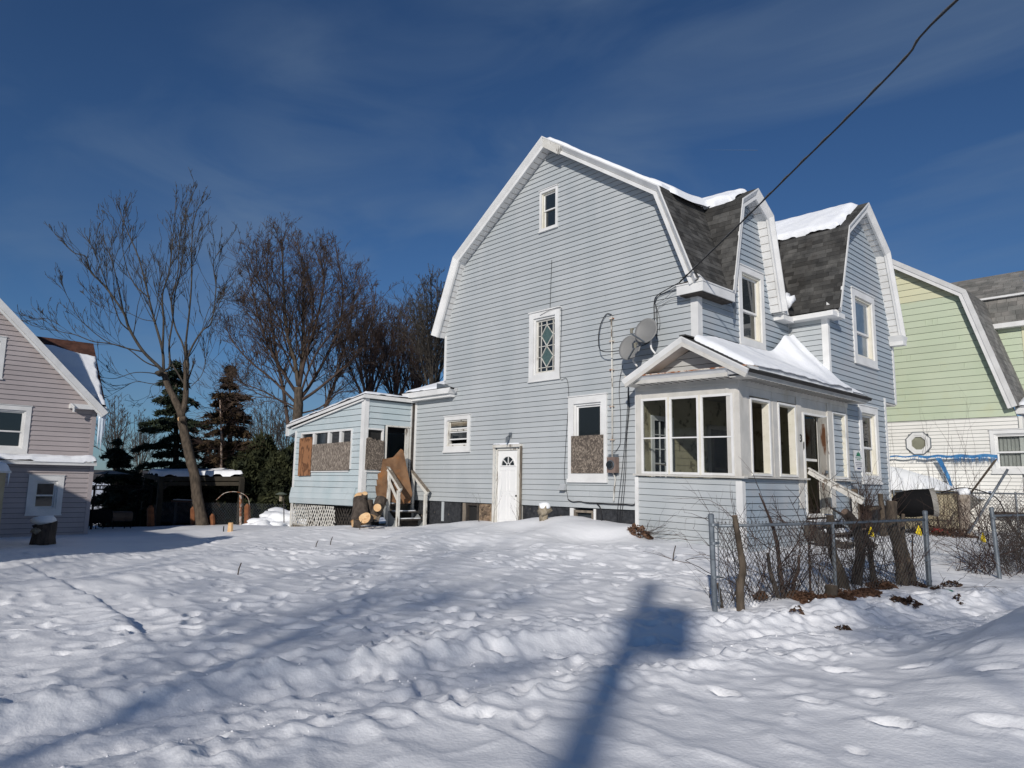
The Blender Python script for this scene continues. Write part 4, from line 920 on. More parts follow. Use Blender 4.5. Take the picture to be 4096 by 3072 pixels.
# columns, header
CT = 4.02
pb('column', dingy_m, (PX - .30, PX + .015, PY - .015, PY + .30, 1.906, 3.92), (PL - .005, PL + .16, PY - .008, PY + .12, 1.906, 3.92))
pb('column', dingy_m, (PX - .10, PX + .008, 15.40, 15.62, 1.916, 3.92), (PX - .12, PX + .03, 16.58, 16.84, 1.2, 3.86), (PX - .12, PX + .03, 18.36, 18.64, 1.2, 3.86), (PX - .12, PX + .008, 19.58, PR, 1.916, 3.9))
pb('header', dingy_m, (PL + .16, PX - .301, PY + .003, PY + .12, 3.70, 3.92)); pb('header', dingy_m, (PX - .12, PX, PY + .301, 15.399, 3.68, 3.86), (PX - .12, PX, 15.40, 16.579, 3.68, 3.86), (PX - .12, PX, 18.641, 19.579, 3.70, 3.86), (PX - .12, PX - .004, 16.842, 18.359, 3.52, 3.86))
pb('frieze', dingy_m, (PL, PX - .02, PY - .03, PY + .12, 3.921, 4.05)); pb('frieze', dingy_m, (PX - .12, PX + .02, PY - .02, PR + .02, 3.862, 4.10))
pb('bed_moulding', dingy_m, (PL + .02, PX - .03, PY - .055, PY - .031, 3.90, 3.93))
# side windows with a mid rail: three storm sashes
for (a, b_) in ((-10.16, -9.40), (-9.36, -8.58), (-8.54, -7.74)):
    w = frame_mb(PS, a, b_, 1.91, 3.70, .055, .001, .035).build('storm_window', white_m, pside)
    # stays a part: panes sit beside it
    for z0, z1 in ((1.966, 2.735), (2.766, 3.643)): MB().box(a + .056, b_ - .056, PY - .012, PY - .008, z0, z1).build('pane', pane_m, pside)
    MB().box(a + .056, b_ - .056, PY - .03, PY - .004, 2.736, 2.765).build('mid_rail', white_m, pside)
for a in (-9.38, -8.56): MB().box(a - .018, a + .018, PY - .05, PY + .10, 1.906, 3.69).build('mullion', cream_m, pside)
for (a, b_) in ((PL + .162, -10.162), (-7.738, PX - .302)): MB().box(a, b_, PY + .001, PY + .10, 1.906, 3.699).build('stud', dingy_m, pside)
# open window holes of the street side: bright jambs
for (a, b_, zt) in ((14.36, 15.26, 3.64), (15.66, 16.56, 3.65), (18.68, 19.55, 3.68)):
    frame_mb(PF, a, b_, 1.93, zt, .045, -.02, .025).build('opening_frame', white_m, pside)
    frame_mb(PF, a + .046, b_ - .046, 1.976, zt - .046, .022, -.15, .0).build('jamb', cream_m, pside)
for (a, b_) in ((PY + .301, 14.36), (15.26, 15.40), (15.62, 15.66), (18.64, 18.68), (19.55, 19.58)): MB().box(PX - .11, PX - .003, a + .001, b_ - .001, 1.916, 3.68).build('stud', dingy_m, pside)
# door opening with its storm door standing open
frame_mb(PF, 16.93, 18.36, 1.02, 3.52, .05, -.06, .034, wb=.04).build('door_frame', white_m, pside)
MB().box(PX - .11, PX - .004, 17.98, 18.358, 1.06, 3.47).build('door_side_panel', dingy_m, pside)
MB().box(PX - .15, PX + .11, 16.98, 18.30, .985, 1.018).build('door_sill', dingy_m, pside)
hinge = Vector((PX - .02, 17.93, 0)); ang = radians(34)
dv = Vector((sin(ang) * .25 + .1, 0, 0))
def leaf(a, b_, z0, z1, t0, t1):
    e = Vector((cos(radians(55)), -sin(radians(55)), 0)) * 1.0
    return e
e = Vector((.78, -.62, 0)).normalized(); nrm = Vector((e.y, -e.x, 0))
def dbox(mb, a, b_, z0, z1, t0, t1):
    q = [hinge + e * s_ + nrm * t for s_, t in ((a, t0), (b_, t0), (b_, t1), (a, t1))]
    mb.add([(p.x, p.y, z0) for p in q] + [(p.x, p.y, z1) for p in q], [(0, 1, 2, 3), (7, 6, 5, 4), (0, 4, 5, 1), (1, 5, 6, 2), (2, 6, 7, 3), (3, 7, 4, 0)])
sd_ = MB(); dbox(sd_, 0, .44, 1.06, 3.44, 0, .03); sd_.build('storm_door', peel_m, pside)
g = MB(); dbox(g, .10, .34, 1.55, 3.28, .031, .036); g.build('storm_door_panel', M('rusty_door_panel', (.60, .57, .52), (.22, .10, .05), scale=3.2, rough=.8, lo=.5, hi=.62, stretch=(1, 1, .6)), pside)
g = MB(); dbox(g, .36, .40, 2.05, 2.12, .03, .09); g.build('door_handle', galv_m, pside)
# hinged inner leaf with dark glass
MB().box(PX - .10, PX - .07, 17.0, 17.84, 2.34, 2.40).build('door_rail', white_m, pside)
MB().box(PX - .09, PX - .085, 17.0, 17.84, 2.41, 3.46).build('door_pane', pane_m, pside)
MB().box(PX - 1.2, PX - 1.1, 16.0, 19.5, -.2, .92).build('under_porch_shade', indark_m, pside)  # near-black panel added to stand in for shade below the floor
# interior: back wall, floor, ceiling, end wall, boards, doors
IW = -10.25
g = MB(); g.box(IW - .08, IW, YS + .0, PR, .95, 4.0); inw = g.build('inner_wall', inwall_m, pside)
for k in range(16):
    z = 1.05 + k * .185
    if z > 3.9: break
    q = MB(); q.prism([(0, z), (.016, z), (.004, z + .180), (0, z + .180)], lambda u, zz: (IW + u, YS + .02, zz), lambda u, zz: (IW + u, PR - .1, zz)); q.build('inner_board', inwall_m, pside)
pb('inner_floor', wood_m, (IW, PX - .001 - .12, PY + .13, PR, .93, 1.0)); pb('inner_ceiling', ceil_m, (IW, PX - .13, PY + .13, PR, 3.97, 4.0))
pb('inner_end_wall', inwall_m, (IW, PX - .13, PR - .08, PR, 1.0, 3.96)); pb('inner_side_wall', inwall_m, (IW, IW + .06, PY + .125, YS + .0, 1.0, 3.96))
INP = Plane(0, IW)
fd_ = frame_mb(INP, 14.35, 15.30, 1.0, 3.35, .12, .02, .06).build('french_door', white_m, pside)
for k in range(1, 3): MB().box(IW + .03, IW + .055, 14.47 + .237 * k - .012, 14.47 + .237 * k + .012, 1.12, 3.23).build('french_door_muntin', white_m, pside)
for k in range(1, 6): MB().box(IW + .03, IW + .054, 14.47, 15.18, 1.12 + .352 * k - .012, 1.12 + .352 * k + .012).build('french_door_muntin', white_m, pside)
MB().box(IW + .02, IW + .028, 14.47, 15.18, 1.12, 3.23).build('french_door_pane', glass_m, pside)
frame_mb(INP, 16.95, 18.15, 1.0, 3.3, .12, .02, .06, wb=0).build('entry_door_frame', ceil_m, pside)
MB().box(IW + .02, IW + .05, 17.07, 18.03, 1.0, 3.18).build('entry_door', M('grimy_dark_door', (.10, .09, .075), (.17, .15, .12), scale=4, rough=.7), pside)
MB().box(IW + .051, IW + .056, 17.25, 17.85, 2.15, 3.0).build('entry_door_pane', glass_m, pside)
for z in (1.15, 1.55): frame_mb(INP, 17.2, 17.9, z, z + .3, .03, .051, .065).build('entry_door_panel', M('door_panel_%d' % int(z * 100), (.11, .10, .085), rough=.7), pside)
r_ = MB(); r_.tube([(-9.95, PY + .25, 2.15), (-9.62, PY + .25, 2.12)], .012, 6); r_.build('hanging_rail', wood_m, pside)
# porch roof: gable over the end, one slope down to the street
RX, RZ, RY = -8.68, 4.99, PY - .47
EVR = (-7.09, 4.12); EVL = (-10.36, 4.12)
m_ = MB()
a, b_ = Vector((RX, RZ)), Vector(EVR); n = Vector(((b_ - a).y, -(b_ - a).x)).normalized() * .07
m_.prism([a, b_, b_ + n, a + n], lambda u, z: (u, RY, z), lambda u, z: (u, PR + .45, z))
a, b_ = Vector(EVL), Vector((RX, RZ)); n = Vector(((b_ - a).y, -(b_ - a).x)).normalized() * .07
m_.prism([a, b_, b_ + n, a + n], lambda u, z: (u, RY, z), lambda u, z: (u, YS - .01, z))
proof = m_.build('porch_roof', roofbase_m, pside)
PP = Plane(1, PY)
path = [EVL, (RX, RZ), EVR]
for k, (pr_, nm) in enumerate((([(0, .465), (0, .53), (.025, .53), (.11, .49), (.11, .465)], 'rake_crown'), ([(.112, .43), (.112, .495), (.20, .495), (.20, .43)], 'rake_board'), ([(.15, .03), (.15, .428), (.165, .428), (.165, .03)], 'rake_soffit'))):
    sweep(PP, path, pr_, nm, dingy_m if k else white_m, pside)
tym = [(EVL[0] + .38, 4.22), (EVR[0] - .38, 4.22), (RX, RZ - .22)]
g = MB(); g.prism(tym, lambda u, z: PP(u, z, .03), lambda u, z: PP(u, z, -.08)); g.build('pediment_sheathing', back_m, pside)
clapboards(PP, tym, .165, [], pside, M('pediment_siding', (.42, .43, .42), (.47, .47, .46), scale=2, rough=.5), zstart=4.22, d0=.03)
# cornice under the pediment, with rusted flashing
def prof(mb, prl, y0, y1, ax):
    mb.prism(prl, (lambda d, z: (y0, PY - d, z)) if ax == 1 else (lambda d, z: (PX + d, y0, z)), (lambda d, z: (y1, PY - d, z)) if ax == 1 else (lambda d, z: (PX + d, y1, z)))
g = MB(); prof(g, [(.03, 4.20), (.47, 4.20), (.385, 4.10), (.03, 4.10)], EVL[0] + .03, EVR[0] - .02, 1); g.build('cornice_crown', white_m, pside)
g = MB(); prof(g, [(.03, 4.099), (.385, 4.099), (.385, 4.015), (.03, 4.015)], EVL[0] + .13, EVR[0] - .105, 1); g.build('cornice_board', dingy_m, pside)
g = MB(); prof(g, [(.0, 4.225), (.46, 4.203), (.475, 4.203), (.475, 4.185), (.49, 4.185), (.49, 4.212), (.0, 4.24)], EVL[0] + .05, EVR[0] - .05, 1); g.build('rusted_flashing', rust_m, pside)
# eave along the street
g = MB(); prof(g, [(.0, 4.185), (.50, 4.125), (.42, 4.04), (.30, 4.04), (0, 4.04)], PY - .45, PR + .42, 0); g.build('street_eave_crown', M('grey_eave_trim', (.36, .37, .38), (.42, .42, .42), scale=3), pside)
g = MB(); prof(g, [(.0, 4.039), (.40, 4.039), (.40, 3.985), (.0, 3.985)], PY - .385, PR + .37, 0); g.build('street_eave_board', dingy_m, pside)
for k in range(15):
    x = EVL[0] + .35 + k * .19
    q = MB(); q.box(x - .006, x + .006, PY - .37, PY - .06, 4.005, 4.0145); q.build('soffit_joint', dark_m, pside)
for k in range(30):
    y = PY + .1 + k * .19
    if y < PR + .3: q = MB(); q.box(PX + .03, PX + .38, y - .006, y + .006, 3.976, 3.9845); q.build('soffit_joint', dark_m, pside)
shingles(lambda u, z, d: (u, d, z), EVR, (RX, RZ), RY - .02, PY + .15, .13, .28, proof, shin_m, lim=60, seedv=61)
shingles(lambda u, z, d: (u, d, z), EVL, (RX, RZ), RY - .02, PY + .15, .13, .28, proof, shin_m, lim=60, seedv=62)
shingles(lambda u, z, d: (u, d, z), EVR, (EVR[0] - .32, EVR[1] + .175), PY + .15, PR + .46, .13, .28, proof, shin_m, lim=60, seedv=63)
MB().beam((RX, RY - .01, RZ + .03), (RX, PY + .5, RZ + .03), .16, .03).build('ridge_cap', shin_m, pside)
# house number and wall plaque
def curve_text(s, size, name, m, parent, org, u, v, depth=.003, bold=0.0):
    """Lettering as mesh: s written from org along u, up v."""
    cu = bpy.data.curves.new(name, 'FONT'); cu.body = s; cu.size = size; cu.extrude = depth; cu.resolution_u = 2; cu.offset = bold; cu.align_x = 'CENTER'; cu.align_y = 'CENTER'
    ob = bpy.data.objects.new(name, cu); col.objects.link(ob); dg = bpy.context.evaluated_depsgraph_get(); me = bpy.data.meshes.new_from_object(ob.evaluated_get(dg))
    bpy.data.objects.remove(ob); u = Vector(u).normalized(); v = Vector(v).normalized(); w = u.cross(v)
    o0 = ORG[parent.name]
    for vt in me.vertices:
        c = vt.co; p = Vector(org) + u * c.x + v * c.y + w * c.z
        if TF[0]: p = Vector(TF[0](p))
        vt.co = p - o0
    me.name = name; me.materials.clear(); me.materials.append(m); o = bpy.data.objects.new(name, me); col.objects.link(o); o.parent = parent; ORG[o.name] = o0
    return o
curve_text('3', .26, 'house_number', black_m, pside, (PX + .036, 16.74, 2.86), (0, 1, 0), (0, 0, 1), .006)
curve_text('1', .24, 'house_number', black_m, pside, (PX + .037, 16.885, 2.70), (0, 1, -.05), (0, .05, 1), .006)
TF[0] = None
# snow on the porch roof: shed slope with a heap against the second dormer block
sl = Vector((EVR[0] - RX, 0, EVR[1] - RZ))
nu, nv = 70, 220
u = np.linspace(0, 1, nu); v = np.linspace(0, 1, nv); UU, VV = np.meshgrid(u, v)
y0_, y1_ = PY - .12, PR + .25
Xs = (RX + .08) + UU * (EVR[0] - .10 - RX - .08); Ys = y0_ + VV * (y1_ - y0_)
Zr = RZ + (Xs - RX) * (EVR[1] - RZ) / (EVR[0] - RX) - .0195 * (np.minimum(Xs, PX + .5) - PL)
edge_ = np.minimum((1 - UU) * 1.6 + .05, np.minimum(VV * (y1_ - y0_), (1 - VV) * (y1_ - y0_) * .8)) + .025 * fbm(Xs / .3, Ys / .3, 3, 71)
e2 = np.clip(edge_ / .22, 0, 1); th = .17 * np.sqrt(e2 * (2 - e2)) * (1 + .3 * fbm(Xs / .7, Ys / .7, 3, 72))
heap = .62 * np.exp(-(((Ys - 18.35) / .55) ** 2)) * np.clip(1 - (Xs - X1 - .05) / 1.35, 0, 1) ** 1.0 + .50 * np.exp(-(((Ys - 18.9) / .30) ** 2)) * np.clip(1 - (Xs + 8.6) / 1.25, 0, 1)
inside2 = (Ys > Y1 - .05) & (Xs < X2)
th = th + heap + .10 * np.clip(1 - (Xs - X1) / .5, 0, 1) * np.clip((Ys - 14.3) / .4, 0, 1)
ripple = .015 * np.sin((Xs * 3 + Ys * 9) + 3 * fbm(Xs / .5, Ys / .5, 2, 73)) * np.clip(heap / .2, 0, 1)
Zs = np.where(e2 > 0, Zr + th + ripple - .01, Zr - .04)
thin = np.clip((Ys - 18.95) / .12, 0, 1); Zs = np.where(thin > 0, np.minimum(Zs, Zr + .09 * np.sqrt(e2) + (1 - thin) * .5), Zs)
I_ = np.arange(nu * nv).reshape(nv, nu); q = np.stack([I_[:-1, :-1], I_[:-1, 1:], I_[1:, 1:], I_[1:, :-1]], -1).reshape(-1, 4)
P_ = np.stack([Xs.ravel(), Ys.ravel(), Zs.ravel()], 1); Pb = P_.copy(); Pb[:, 2] = (Zr - .04).ravel()
per = np.concatenate([I_[0, :], I_[1:, -1], I_[-1, -2::-1], I_[-2:0:-1, 0]]); sd4 = np.stack([per, np.roll(per, -1), np.roll(per, -1) + nu * nv, per + nu * nv], 1)
tag(npmesh('snow_on_porch_roof', np.concatenate([P_, Pb]), np.concatenate([q, q[:, ::-1] + nu * nv, sd4]), roofsnow_m, smooth=True), 'thick snow on the front porch roof with a heap against the wall', 'snow', kind='stuff')
snow_patch('snow_behind_pediment', (EVL[0] + .75, PY - .30, EVL[1] + .42), (.92, 0, .49), (0, .50, 0), (-.5, 0, .9), 30, 20, .10, 'small snow patch behind the left pediment slope', edge=.12, rag=.05, seedv=9)
# plaque on the wall
pq = thing('wall_sign', 'white notice board with a green house emblem beside the front window', 'sign', (X2 + .04, 20.46, 2.12))
MB().box(X2 + .032, X2 + .045, 20.16, 20.74, 2.12, 2.68).build('board', M('sign_white', (.72, .72, .72), rough=.5), pq)
sg = M('sign_green', (.02, .17, .09), rough=.5); sn_ = M('sign_navy', (.03, .04, .12), rough=.5); sgy = M('sign_grey_print', (.12, .12, .16), rough=.6)
g = MB(); x_ = X2 + .047
sk = [(20.28, 2.52), (20.62, 2.52), (20.60, 2.545), (20.57, 2.55), (20.57, 2.595), (20.53, 2.625), (20.50, 2.60), (20.485, 2.60), (20.485, 2.635), (20.45, 2.66), (20.415, 2.635), (20.415, 2.60), (20.40, 2.60), (20.37, 2.625), (20.33, 2.595), (20.33, 2.55), (20.30, 2.545)]
g.prism(sk, lambda u, z: (x_, u, z), lambda u, z: (x_ + .003, u, z)); g.build('emblem', sg, pq)
curve_text('GREATER SYRACUSE', .048, 'lettering', sg, pq, (x_, 20.45, 2.475), (0, 1, 0), (0, 0, 1), .001)
curve_text('LAND BANK', .048, 'lettering', sg, pq, (x_, 20.45, 2.425), (0, 1, 0), (0, 0, 1), .001)
curve_text('www.syracuselandbank.org', .043, 'lettering', sgy, pq, (x_, 20.45, 2.345), (0, 1, 0), (0, 0, 1), .001)
for i, tt in enumerate(('This property is owned by the', 'Greater Syracuse Land Bank')): curve_text(tt, .035, 'lettering', sgy, pq, (x_, 20.45, 2.295 - i * .042), (0, 1, 0), (0, 0, 1), .001)
MB().box(x_ - .001, x_ + .002, 20.33, 20.57, 2.165, 2.205).build('emblem_bar', sn_, pq)

# ---------------------------------------------------------------- rear porch (part of the blue house)
RPX, RPY, RPL, RPB = -19.97, 12.25, -24.72, 17.4
RS = Plane(1, RPY); RF = Plane(0, RPX); WH = -25.25
rzt = lambda x: 4.36 + (x - RPX) * (4.36 - 3.62) / (RPX - WH)
rw1 = (-24.26, -20.66, 2.02, 3.36)
rpoly = [(RPL, .80), (RPX, .86), (RPX, 4.34), (RPL, rzt(RPL))]
rp = backing(RS, rpoly, [rw1], 'rear_porch', back_m, house)
clapboards(RS, [(RPL, .80), (RPX, .80), (RPX, 4.32), (RPL, rzt(RPL) - .03)], .20, [rw1], rp, rear_m, zstart=.80, lip=.03, gap=.012)
# bulging foot boards of the old siding
for k, (d0_, d1_) in enumerate(((.07, .12), (.12, .09), (.08, .03))):
    q = MB(); z0 = .80 + k * .19; q.prism([(.0, z0), (d0_, z0), (d1_, z0 + .185), (0, z0 + .19)], lambda d, z: (RPL - .08, RPY - .02 - d * .7, z), lambda d, z: (RPX - .35 + .02 * k, RPY - .02 - d, z + .04)); q.build('bulging_board', rear_m, rp)
MB().prism([(WH, 3.55), (WH, 3.30), (RPL, 3.42), (RPL, 3.6)], lambda u, z: RS(u, z, .03), lambda u, z: RS(u, z, -.08)).build('eave_cheek', rear_m, rp)
rdoor = (13.06, 14.02, .9, 3.46); rwin2 = (12.30, 12.98, 2.0, 3.36)
backing(RF, [(RPY, .8), (14.18, .8), (14.18, 4.34), (RPY, 4.34)], [rdoor, rwin2], 'rear_porch_door_wall', back_m, rp)
clapboards(RF, [(RPY, .88), (14.10, .88), (14.10, 4.30), (RPY, 4.30)], .20, [rdoor, rwin2, (13.0, 14.2, .5, 3.47)], rp, rear_m, zstart=.88, lip=.03, gap=.014)
def rb(name, m, *b):
    for q in b: o_ = MB().box(*q).build(name, m, rp)
    return o_
rb('corner_board', white_m, (RPX - .17, RPX + .035, RPY - .04, RPY - .001, 1.0, 4.33), (RPX + .001, RPX + .035, RPY, RPY + .13, 1.0, 4.33)); rb('corner_board', white_m, (RPL - .03, RPL + .08, RPY - .04, RPY - .001, .0, 3.45)); rb('corner_board', white_m, (RPX + .001, RPX + .03, 14.05, 14.10, 3.5, 4.3))
# roof
g = MB(); g.prism([(WH, 3.66), (RPX + .12, 4.40), (RPX + .12, 4.47), (WH, 3.74)], lambda u, z: (u, RPY - .12, z), lambda u, z: (u, RPB, z)); g.build('roof', roofbase_m, rp)
g = MB(); g.prism([(WH - .02, 3.60), (RPX + .12, 4.33), (RPX + .12, 4.42), (WH - .02, 3.69)], lambda u, z: (u, RPY - .16, z), lambda u, z: (u, RPY - .121, z)); g.build('eave_trim', white_m, rp)
g = MB(); g.prism([(WH + .3, 3.53), (RPX + .0, 4.25), (RPX + .0, 4.31), (WH + .3, 3.58)], lambda u, z: (u, RPY - .10, z), lambda u, z: (u, RPY - .035, z)); g.build('eave_moulding', white_m, rp)
MB().box(RPX + .121, RPX + .15, RPY - .16, 14.14, 4.32, 4.44).build('eave_trim', white_m, rp)
MB().box(WH - .04, WH - .005, RPY - .16, RPB, 3.28, 3.70).build('eave_trim', white_m, rp)
o_ = MB().box(WH + .1, RPX - .1, RPB - .1, RPB, 0.2, 3.7).build('rear_porch_back', rear_m, rp); MB().box(RPL, RPL + .1, RPY + .12, RPB - .1, 0.2, 3.6).build('rear_porch_end', rear_m, rp)
snow_patch('snow_on_rear_porch', (WH + .02, RPY - .12, 3.735), (RPX - WH + .10, 0, .735), (0, 4.5, 0), (-.14, 0, 1), 90, 60, .095, 'thin snow on the sloping roof of the rear porch', edge=.06, rag=.015, seedv=12)
# windows
a, b_, z0, z1 = rw1
fr = frame_mb(RS, a, b_, z0, z1, .06, -.08, .05).build('window_frame', white_m, rp)
for x in (-23.30, -22.22, -21.42):
    MB().box(x - .07, x + .07, RPY - .04, RPY + .08, z0 + .061, z1 - .061).build('window_post', white_m, rp)
for (xa, xb) in ((-23.20, -22.32), (-22.12, -21.52), (-21.32, -20.74)): MB().box(xa + .04, xb - .04, RPY + .02, RPY + .026, z0 + .1, z1 - .08).build('pane', glass_m, rp)
MB().box(a + .07, -23.38, RPY + .02, RPY + .026, z0 + .1, z1 - .08).build('pane', glass_m, rp)
def sheet(pl, pts, t, d0, name, m, parent):
    g = MB(); g.prism(pts, lambda u, z: pl(u, z, d0), lambda u, z: pl(u, z, d0 + t)); return g.build(name, m, parent)
sheet(RS, [(-24.28, 1.78), (-23.36, 1.80), (-23.34, 3.18), (-24.30, 3.16)], .02, .055, 'plywood_sheet', ply_m, rp)
sheet(RS, [(-23.32, 1.97), (-20.72, 1.98), (-20.70, 2.93), (-23.30, 2.90)], .015, .056, 'chipboard_sheet', osb_m, rp)
sheet(RS, [(-23.34, 1.92), (-20.78, 1.93), (-20.78, 1.965), (-23.34, 1.955)], .03, .03, 'window_ledge', white_m, rp)
frame_mb(RF, rwin2[0], rwin2[1], rwin2[2], rwin2[3], .05, -.08, .04).build('window_frame', white_m, rp)
MB().box(RPX - .07, RPX - .06, rwin2[0] + .05, rwin2[1] - .05, 2.0, 3.3).build('pane', indark_m, rp)
tor = [(RPY + .05, 2.0), (13.02, 2.0), (13.0, 2.98), (12.92, 2.96), (12.80, 3.0), (12.70, 2.95), (12.64, 3.03), (12.60, 2.97), (12.50, 3.04), (12.38, 3.05), (RPY + .06, 3.0)]
sheet(RF, tor, .015, .042, 'chipboard_sheet', osbd_m, rp)
MB().box(RPX + .03, RPX + .06, RPY + .07, 13.0, 1.93, 1.965).build('window_ledge', white_m, rp)
frame_mb(RF, rdoor[0], rdoor[1] + .06, .9, 3.5, .05, -.12, .05, wb=0).build('door_frame', peel_m, rp)
MB().box(RPX - .03, RPX - .01, 13.11, 14.03, 2.30, 2.36).build('screen_door_rail', white_m, rp); MB().box(RPX - .03, RPX + .03, 13.86, 14.0, .95, 3.44).build('screen_door_stile', peel_m, rp)
MB().box(RPX - 3.0, RPX - .12, RPY + .12, 14.2, .9, .95).build('rear_porch_floor', wood_m, rp)
for k in range(12): MB().prism([(0, 1.0 + k * .2), (.02, 1.0 + k * .2), (.0, 1.19 + k * .2)], lambda d, z: (RPX - 2.2 + d, RPY + .2, z), lambda d, z: (RPX - 2.2 + d, 14.1, z)).build('inner_board', M('inner_siding_%d' % k, (.10, .115, .12), rough=.7) if k == 0 else bpy.data.materials['inner_siding_0'], rp)
MB().box(-20.0, -19.88, 14.10, 14.20, .2, 4.3).build('gap_post', dark_m, rp)
# lattice skirt
lat = []
rl = random.Random(5); LX0, LX1, LZ0, LZ1 = -24.62, -21.55, .02, .76
def clipseg(x0, z0, x1, z1):
    pts = [];
    t0, t1 = 0.0, 1.0; dx, dz = x1 - x0, z1 - z0
    for p, q in ((-dx, x0 - LX0), (dx, LX1 - x0), (-dz, z0 - LZ0), (dz, LZ1 - z0)):
        if abs(p) < 1e-9:
            if q < 0: return None
        else:
            r = q / p
            if p < 0: t0 = max(t0, r)
            else: t1 = min(t1, r)
    return (x0 + dx * t0, z0 + dz * t0, x0 + dx * t1, z0 + dz * t1) if t1 - t0 > .02 else None
k = 0
for s_ in (1, -1):
    x = LX0 - .7
    while x < LX1 + .7:
        c = clipseg(x, LZ0 - .1, x + s_ * .62, LZ1 + .1)
        x += .15 + rl.uniform(-.02, .03)
        if c and hypot(c[2] - c[0], c[3] - c[1]) > .12:
            tilt = rl.uniform(-.04, .04); q = MB(); q.beam((c[0] + tilt, RPY - .02 - .012 * s_, c[1]), (c[2], RPY - .02 - .012 * s_, c[3]), .010, .04, upv=(0, 1, 0)); 
            q = MB(); q.beam((c[0] + tilt, RPY - .02 - .010 * s_, c[1]), (c[2], RPY - .02 - .010 * s_, c[3]), .042, .010, upv=(0, 1, 0)); q.build('lattice_slat', peel_m, rp)
for s_ in (1, -1):
    for x in np.arange(-21.35, -20.5, .17):
        q = MB(); q.beam((x, RPY + .0 - .01 * s_, .12), (x + s_ * .45, RPY - .01 * s_, .72), .035, .01, upv=(0, 1, 0)); q.build('lattice_slat', dark_m, rp)
MB().box(RPL, RPX, RPY + .05, RPY + .10, -.2, .06).build('skirt_board', wood_m, rp); MB().box(RPL, RPX, RPY + .6, RPY + .7, -.3, .8).build('under_porch_shade', indark_m, rp)  # last box: near-black panel behind the lattice, porch shade put in as colour
MB().box(RPL - .04, RPL + .05, RPY - .05, RPY + .02, -.25, .78).build('skirt_post', peel_m, rp)

# ================================================================ THINGS ON AND BESIDE THE BLUE HOUSE
def spline(pts, n=6):
    """smooth curve through the points (Catmull-Rom)"""
    P = [Vector(p) for p in pts]; P = [P[0] * 2 - P[1]] + P + [P[-1] * 2 - P[-2]]; out = []
    for i in range(1, len(P) - 2):
        for k in range(n):
            t = k / n; a, b, c, d = P[i - 1:i + 3]
            out.append(.5 * ((2 * b) + (c - a) * t + (2 * a - 5 * b + 4 * c - d) * t * t + (3 * b - a - 3 * c + d) * t ** 3))
    out.append(P[-2]); return out
def cable(name, pts, r, m, label, n=5, seg=6, cat='cable', group=None):
    o = MB().tube(spline(pts, seg), r, n).build(name, m, None, smooth=True, org=pts[0]); return tag(o, label, cat, group)
W_ = lambda x, y, d=.03: on(x, y, 1, YS - d)
# satellite dishes
def dish(cx_, cy_, d, r, foot, label, arm):
    c = on(cx_, cy_, 1, YS - d); f = on(foot[0], foot[1], 1, YS - .35)
    t = thing('satellite_dish', label, 'satellite dish', tuple(f))
    ax_ = Vector((.10, -.95, .22)).normalized(); side = ax_.cross(Vector((0, 0, 1))).normalized(); upv = side.cross(ax_)
    mb = MB(); nr, na = 6, 36; vs = []
    for i in range(nr + 1):
        q = i / nr
        for j in range(na):
            a = 2 * pi * j / na; p = c + side * (r * q * cos(a)) + upv * (r * 1.08 * q * sin(a)) + ax_ * (.07 * (q * q - 1)); vs.append(p)
    b0 = len(vs); vs += [v - ax_ * .012 for v in vs]
    fs = []
    for i in range(nr):
        for j in range(na):
            a, b_ = i * na + j, i * na + (j + 1) % na; fs.append((a, b_, b_ + na, a + na)); fs.append((b0 + a, b0 + a + na, b0 + b_ + na, b0 + b_))
    for j in range(na): a, b_ = nr * na + j, nr * na + (j + 1) % na; fs.append((a, b_, b0 + b_, b0 + a))
    mb.add(vs, fs); mb.build('reflector', dish_m, t, smooth=True)
    q = MB(); q.tube(spline([f, f + Vector((-.10, -.03, .16)), c - ax_ * .13 + Vector((.06, 0, -.16)), c - ax_ * .13], 5), .024, 8); q.build('mast', white_m, t, smooth=True)
    q = MB(); q.tube([c - ax_ * .22, c - ax_ * .10], .05, 8); q.build('bracket', galv_m, t)
    a0_ = c - upv * r * 1.0 + ax_ * .0; e_ = c + ax_ * .36 + side * arm * .5 - upv * .20
    q = MB(); q.beam(a0_, e_, .03, .03); q.build('feed_arm', galv_m, t)
    q = MB(); q.tube([e_ + Vector((0, .03, .0)), e_ + Vector((-.0, .02, .12))], .035, 8); q.tube([e_ + Vector((0, .03, .09)), e_ + Vector((0, .09, .12))], .028, 8); q.build('receiver', M('receiver_beige', (.20, .19, .15), rough=.6) if 'receiver_beige' not in bpy.data.materials else bpy.data.materials['receiver_beige'], t)
    return t
dish(2518, 1390, .52, .30, (2549, 1466), 'lower left grey satellite dish on a white mast by the pediment', -.75)
dish(2583, 1322, .50, .30, (2622, 1416), 'upper right grey satellite dish tangled in black wires above the pediment', .35)
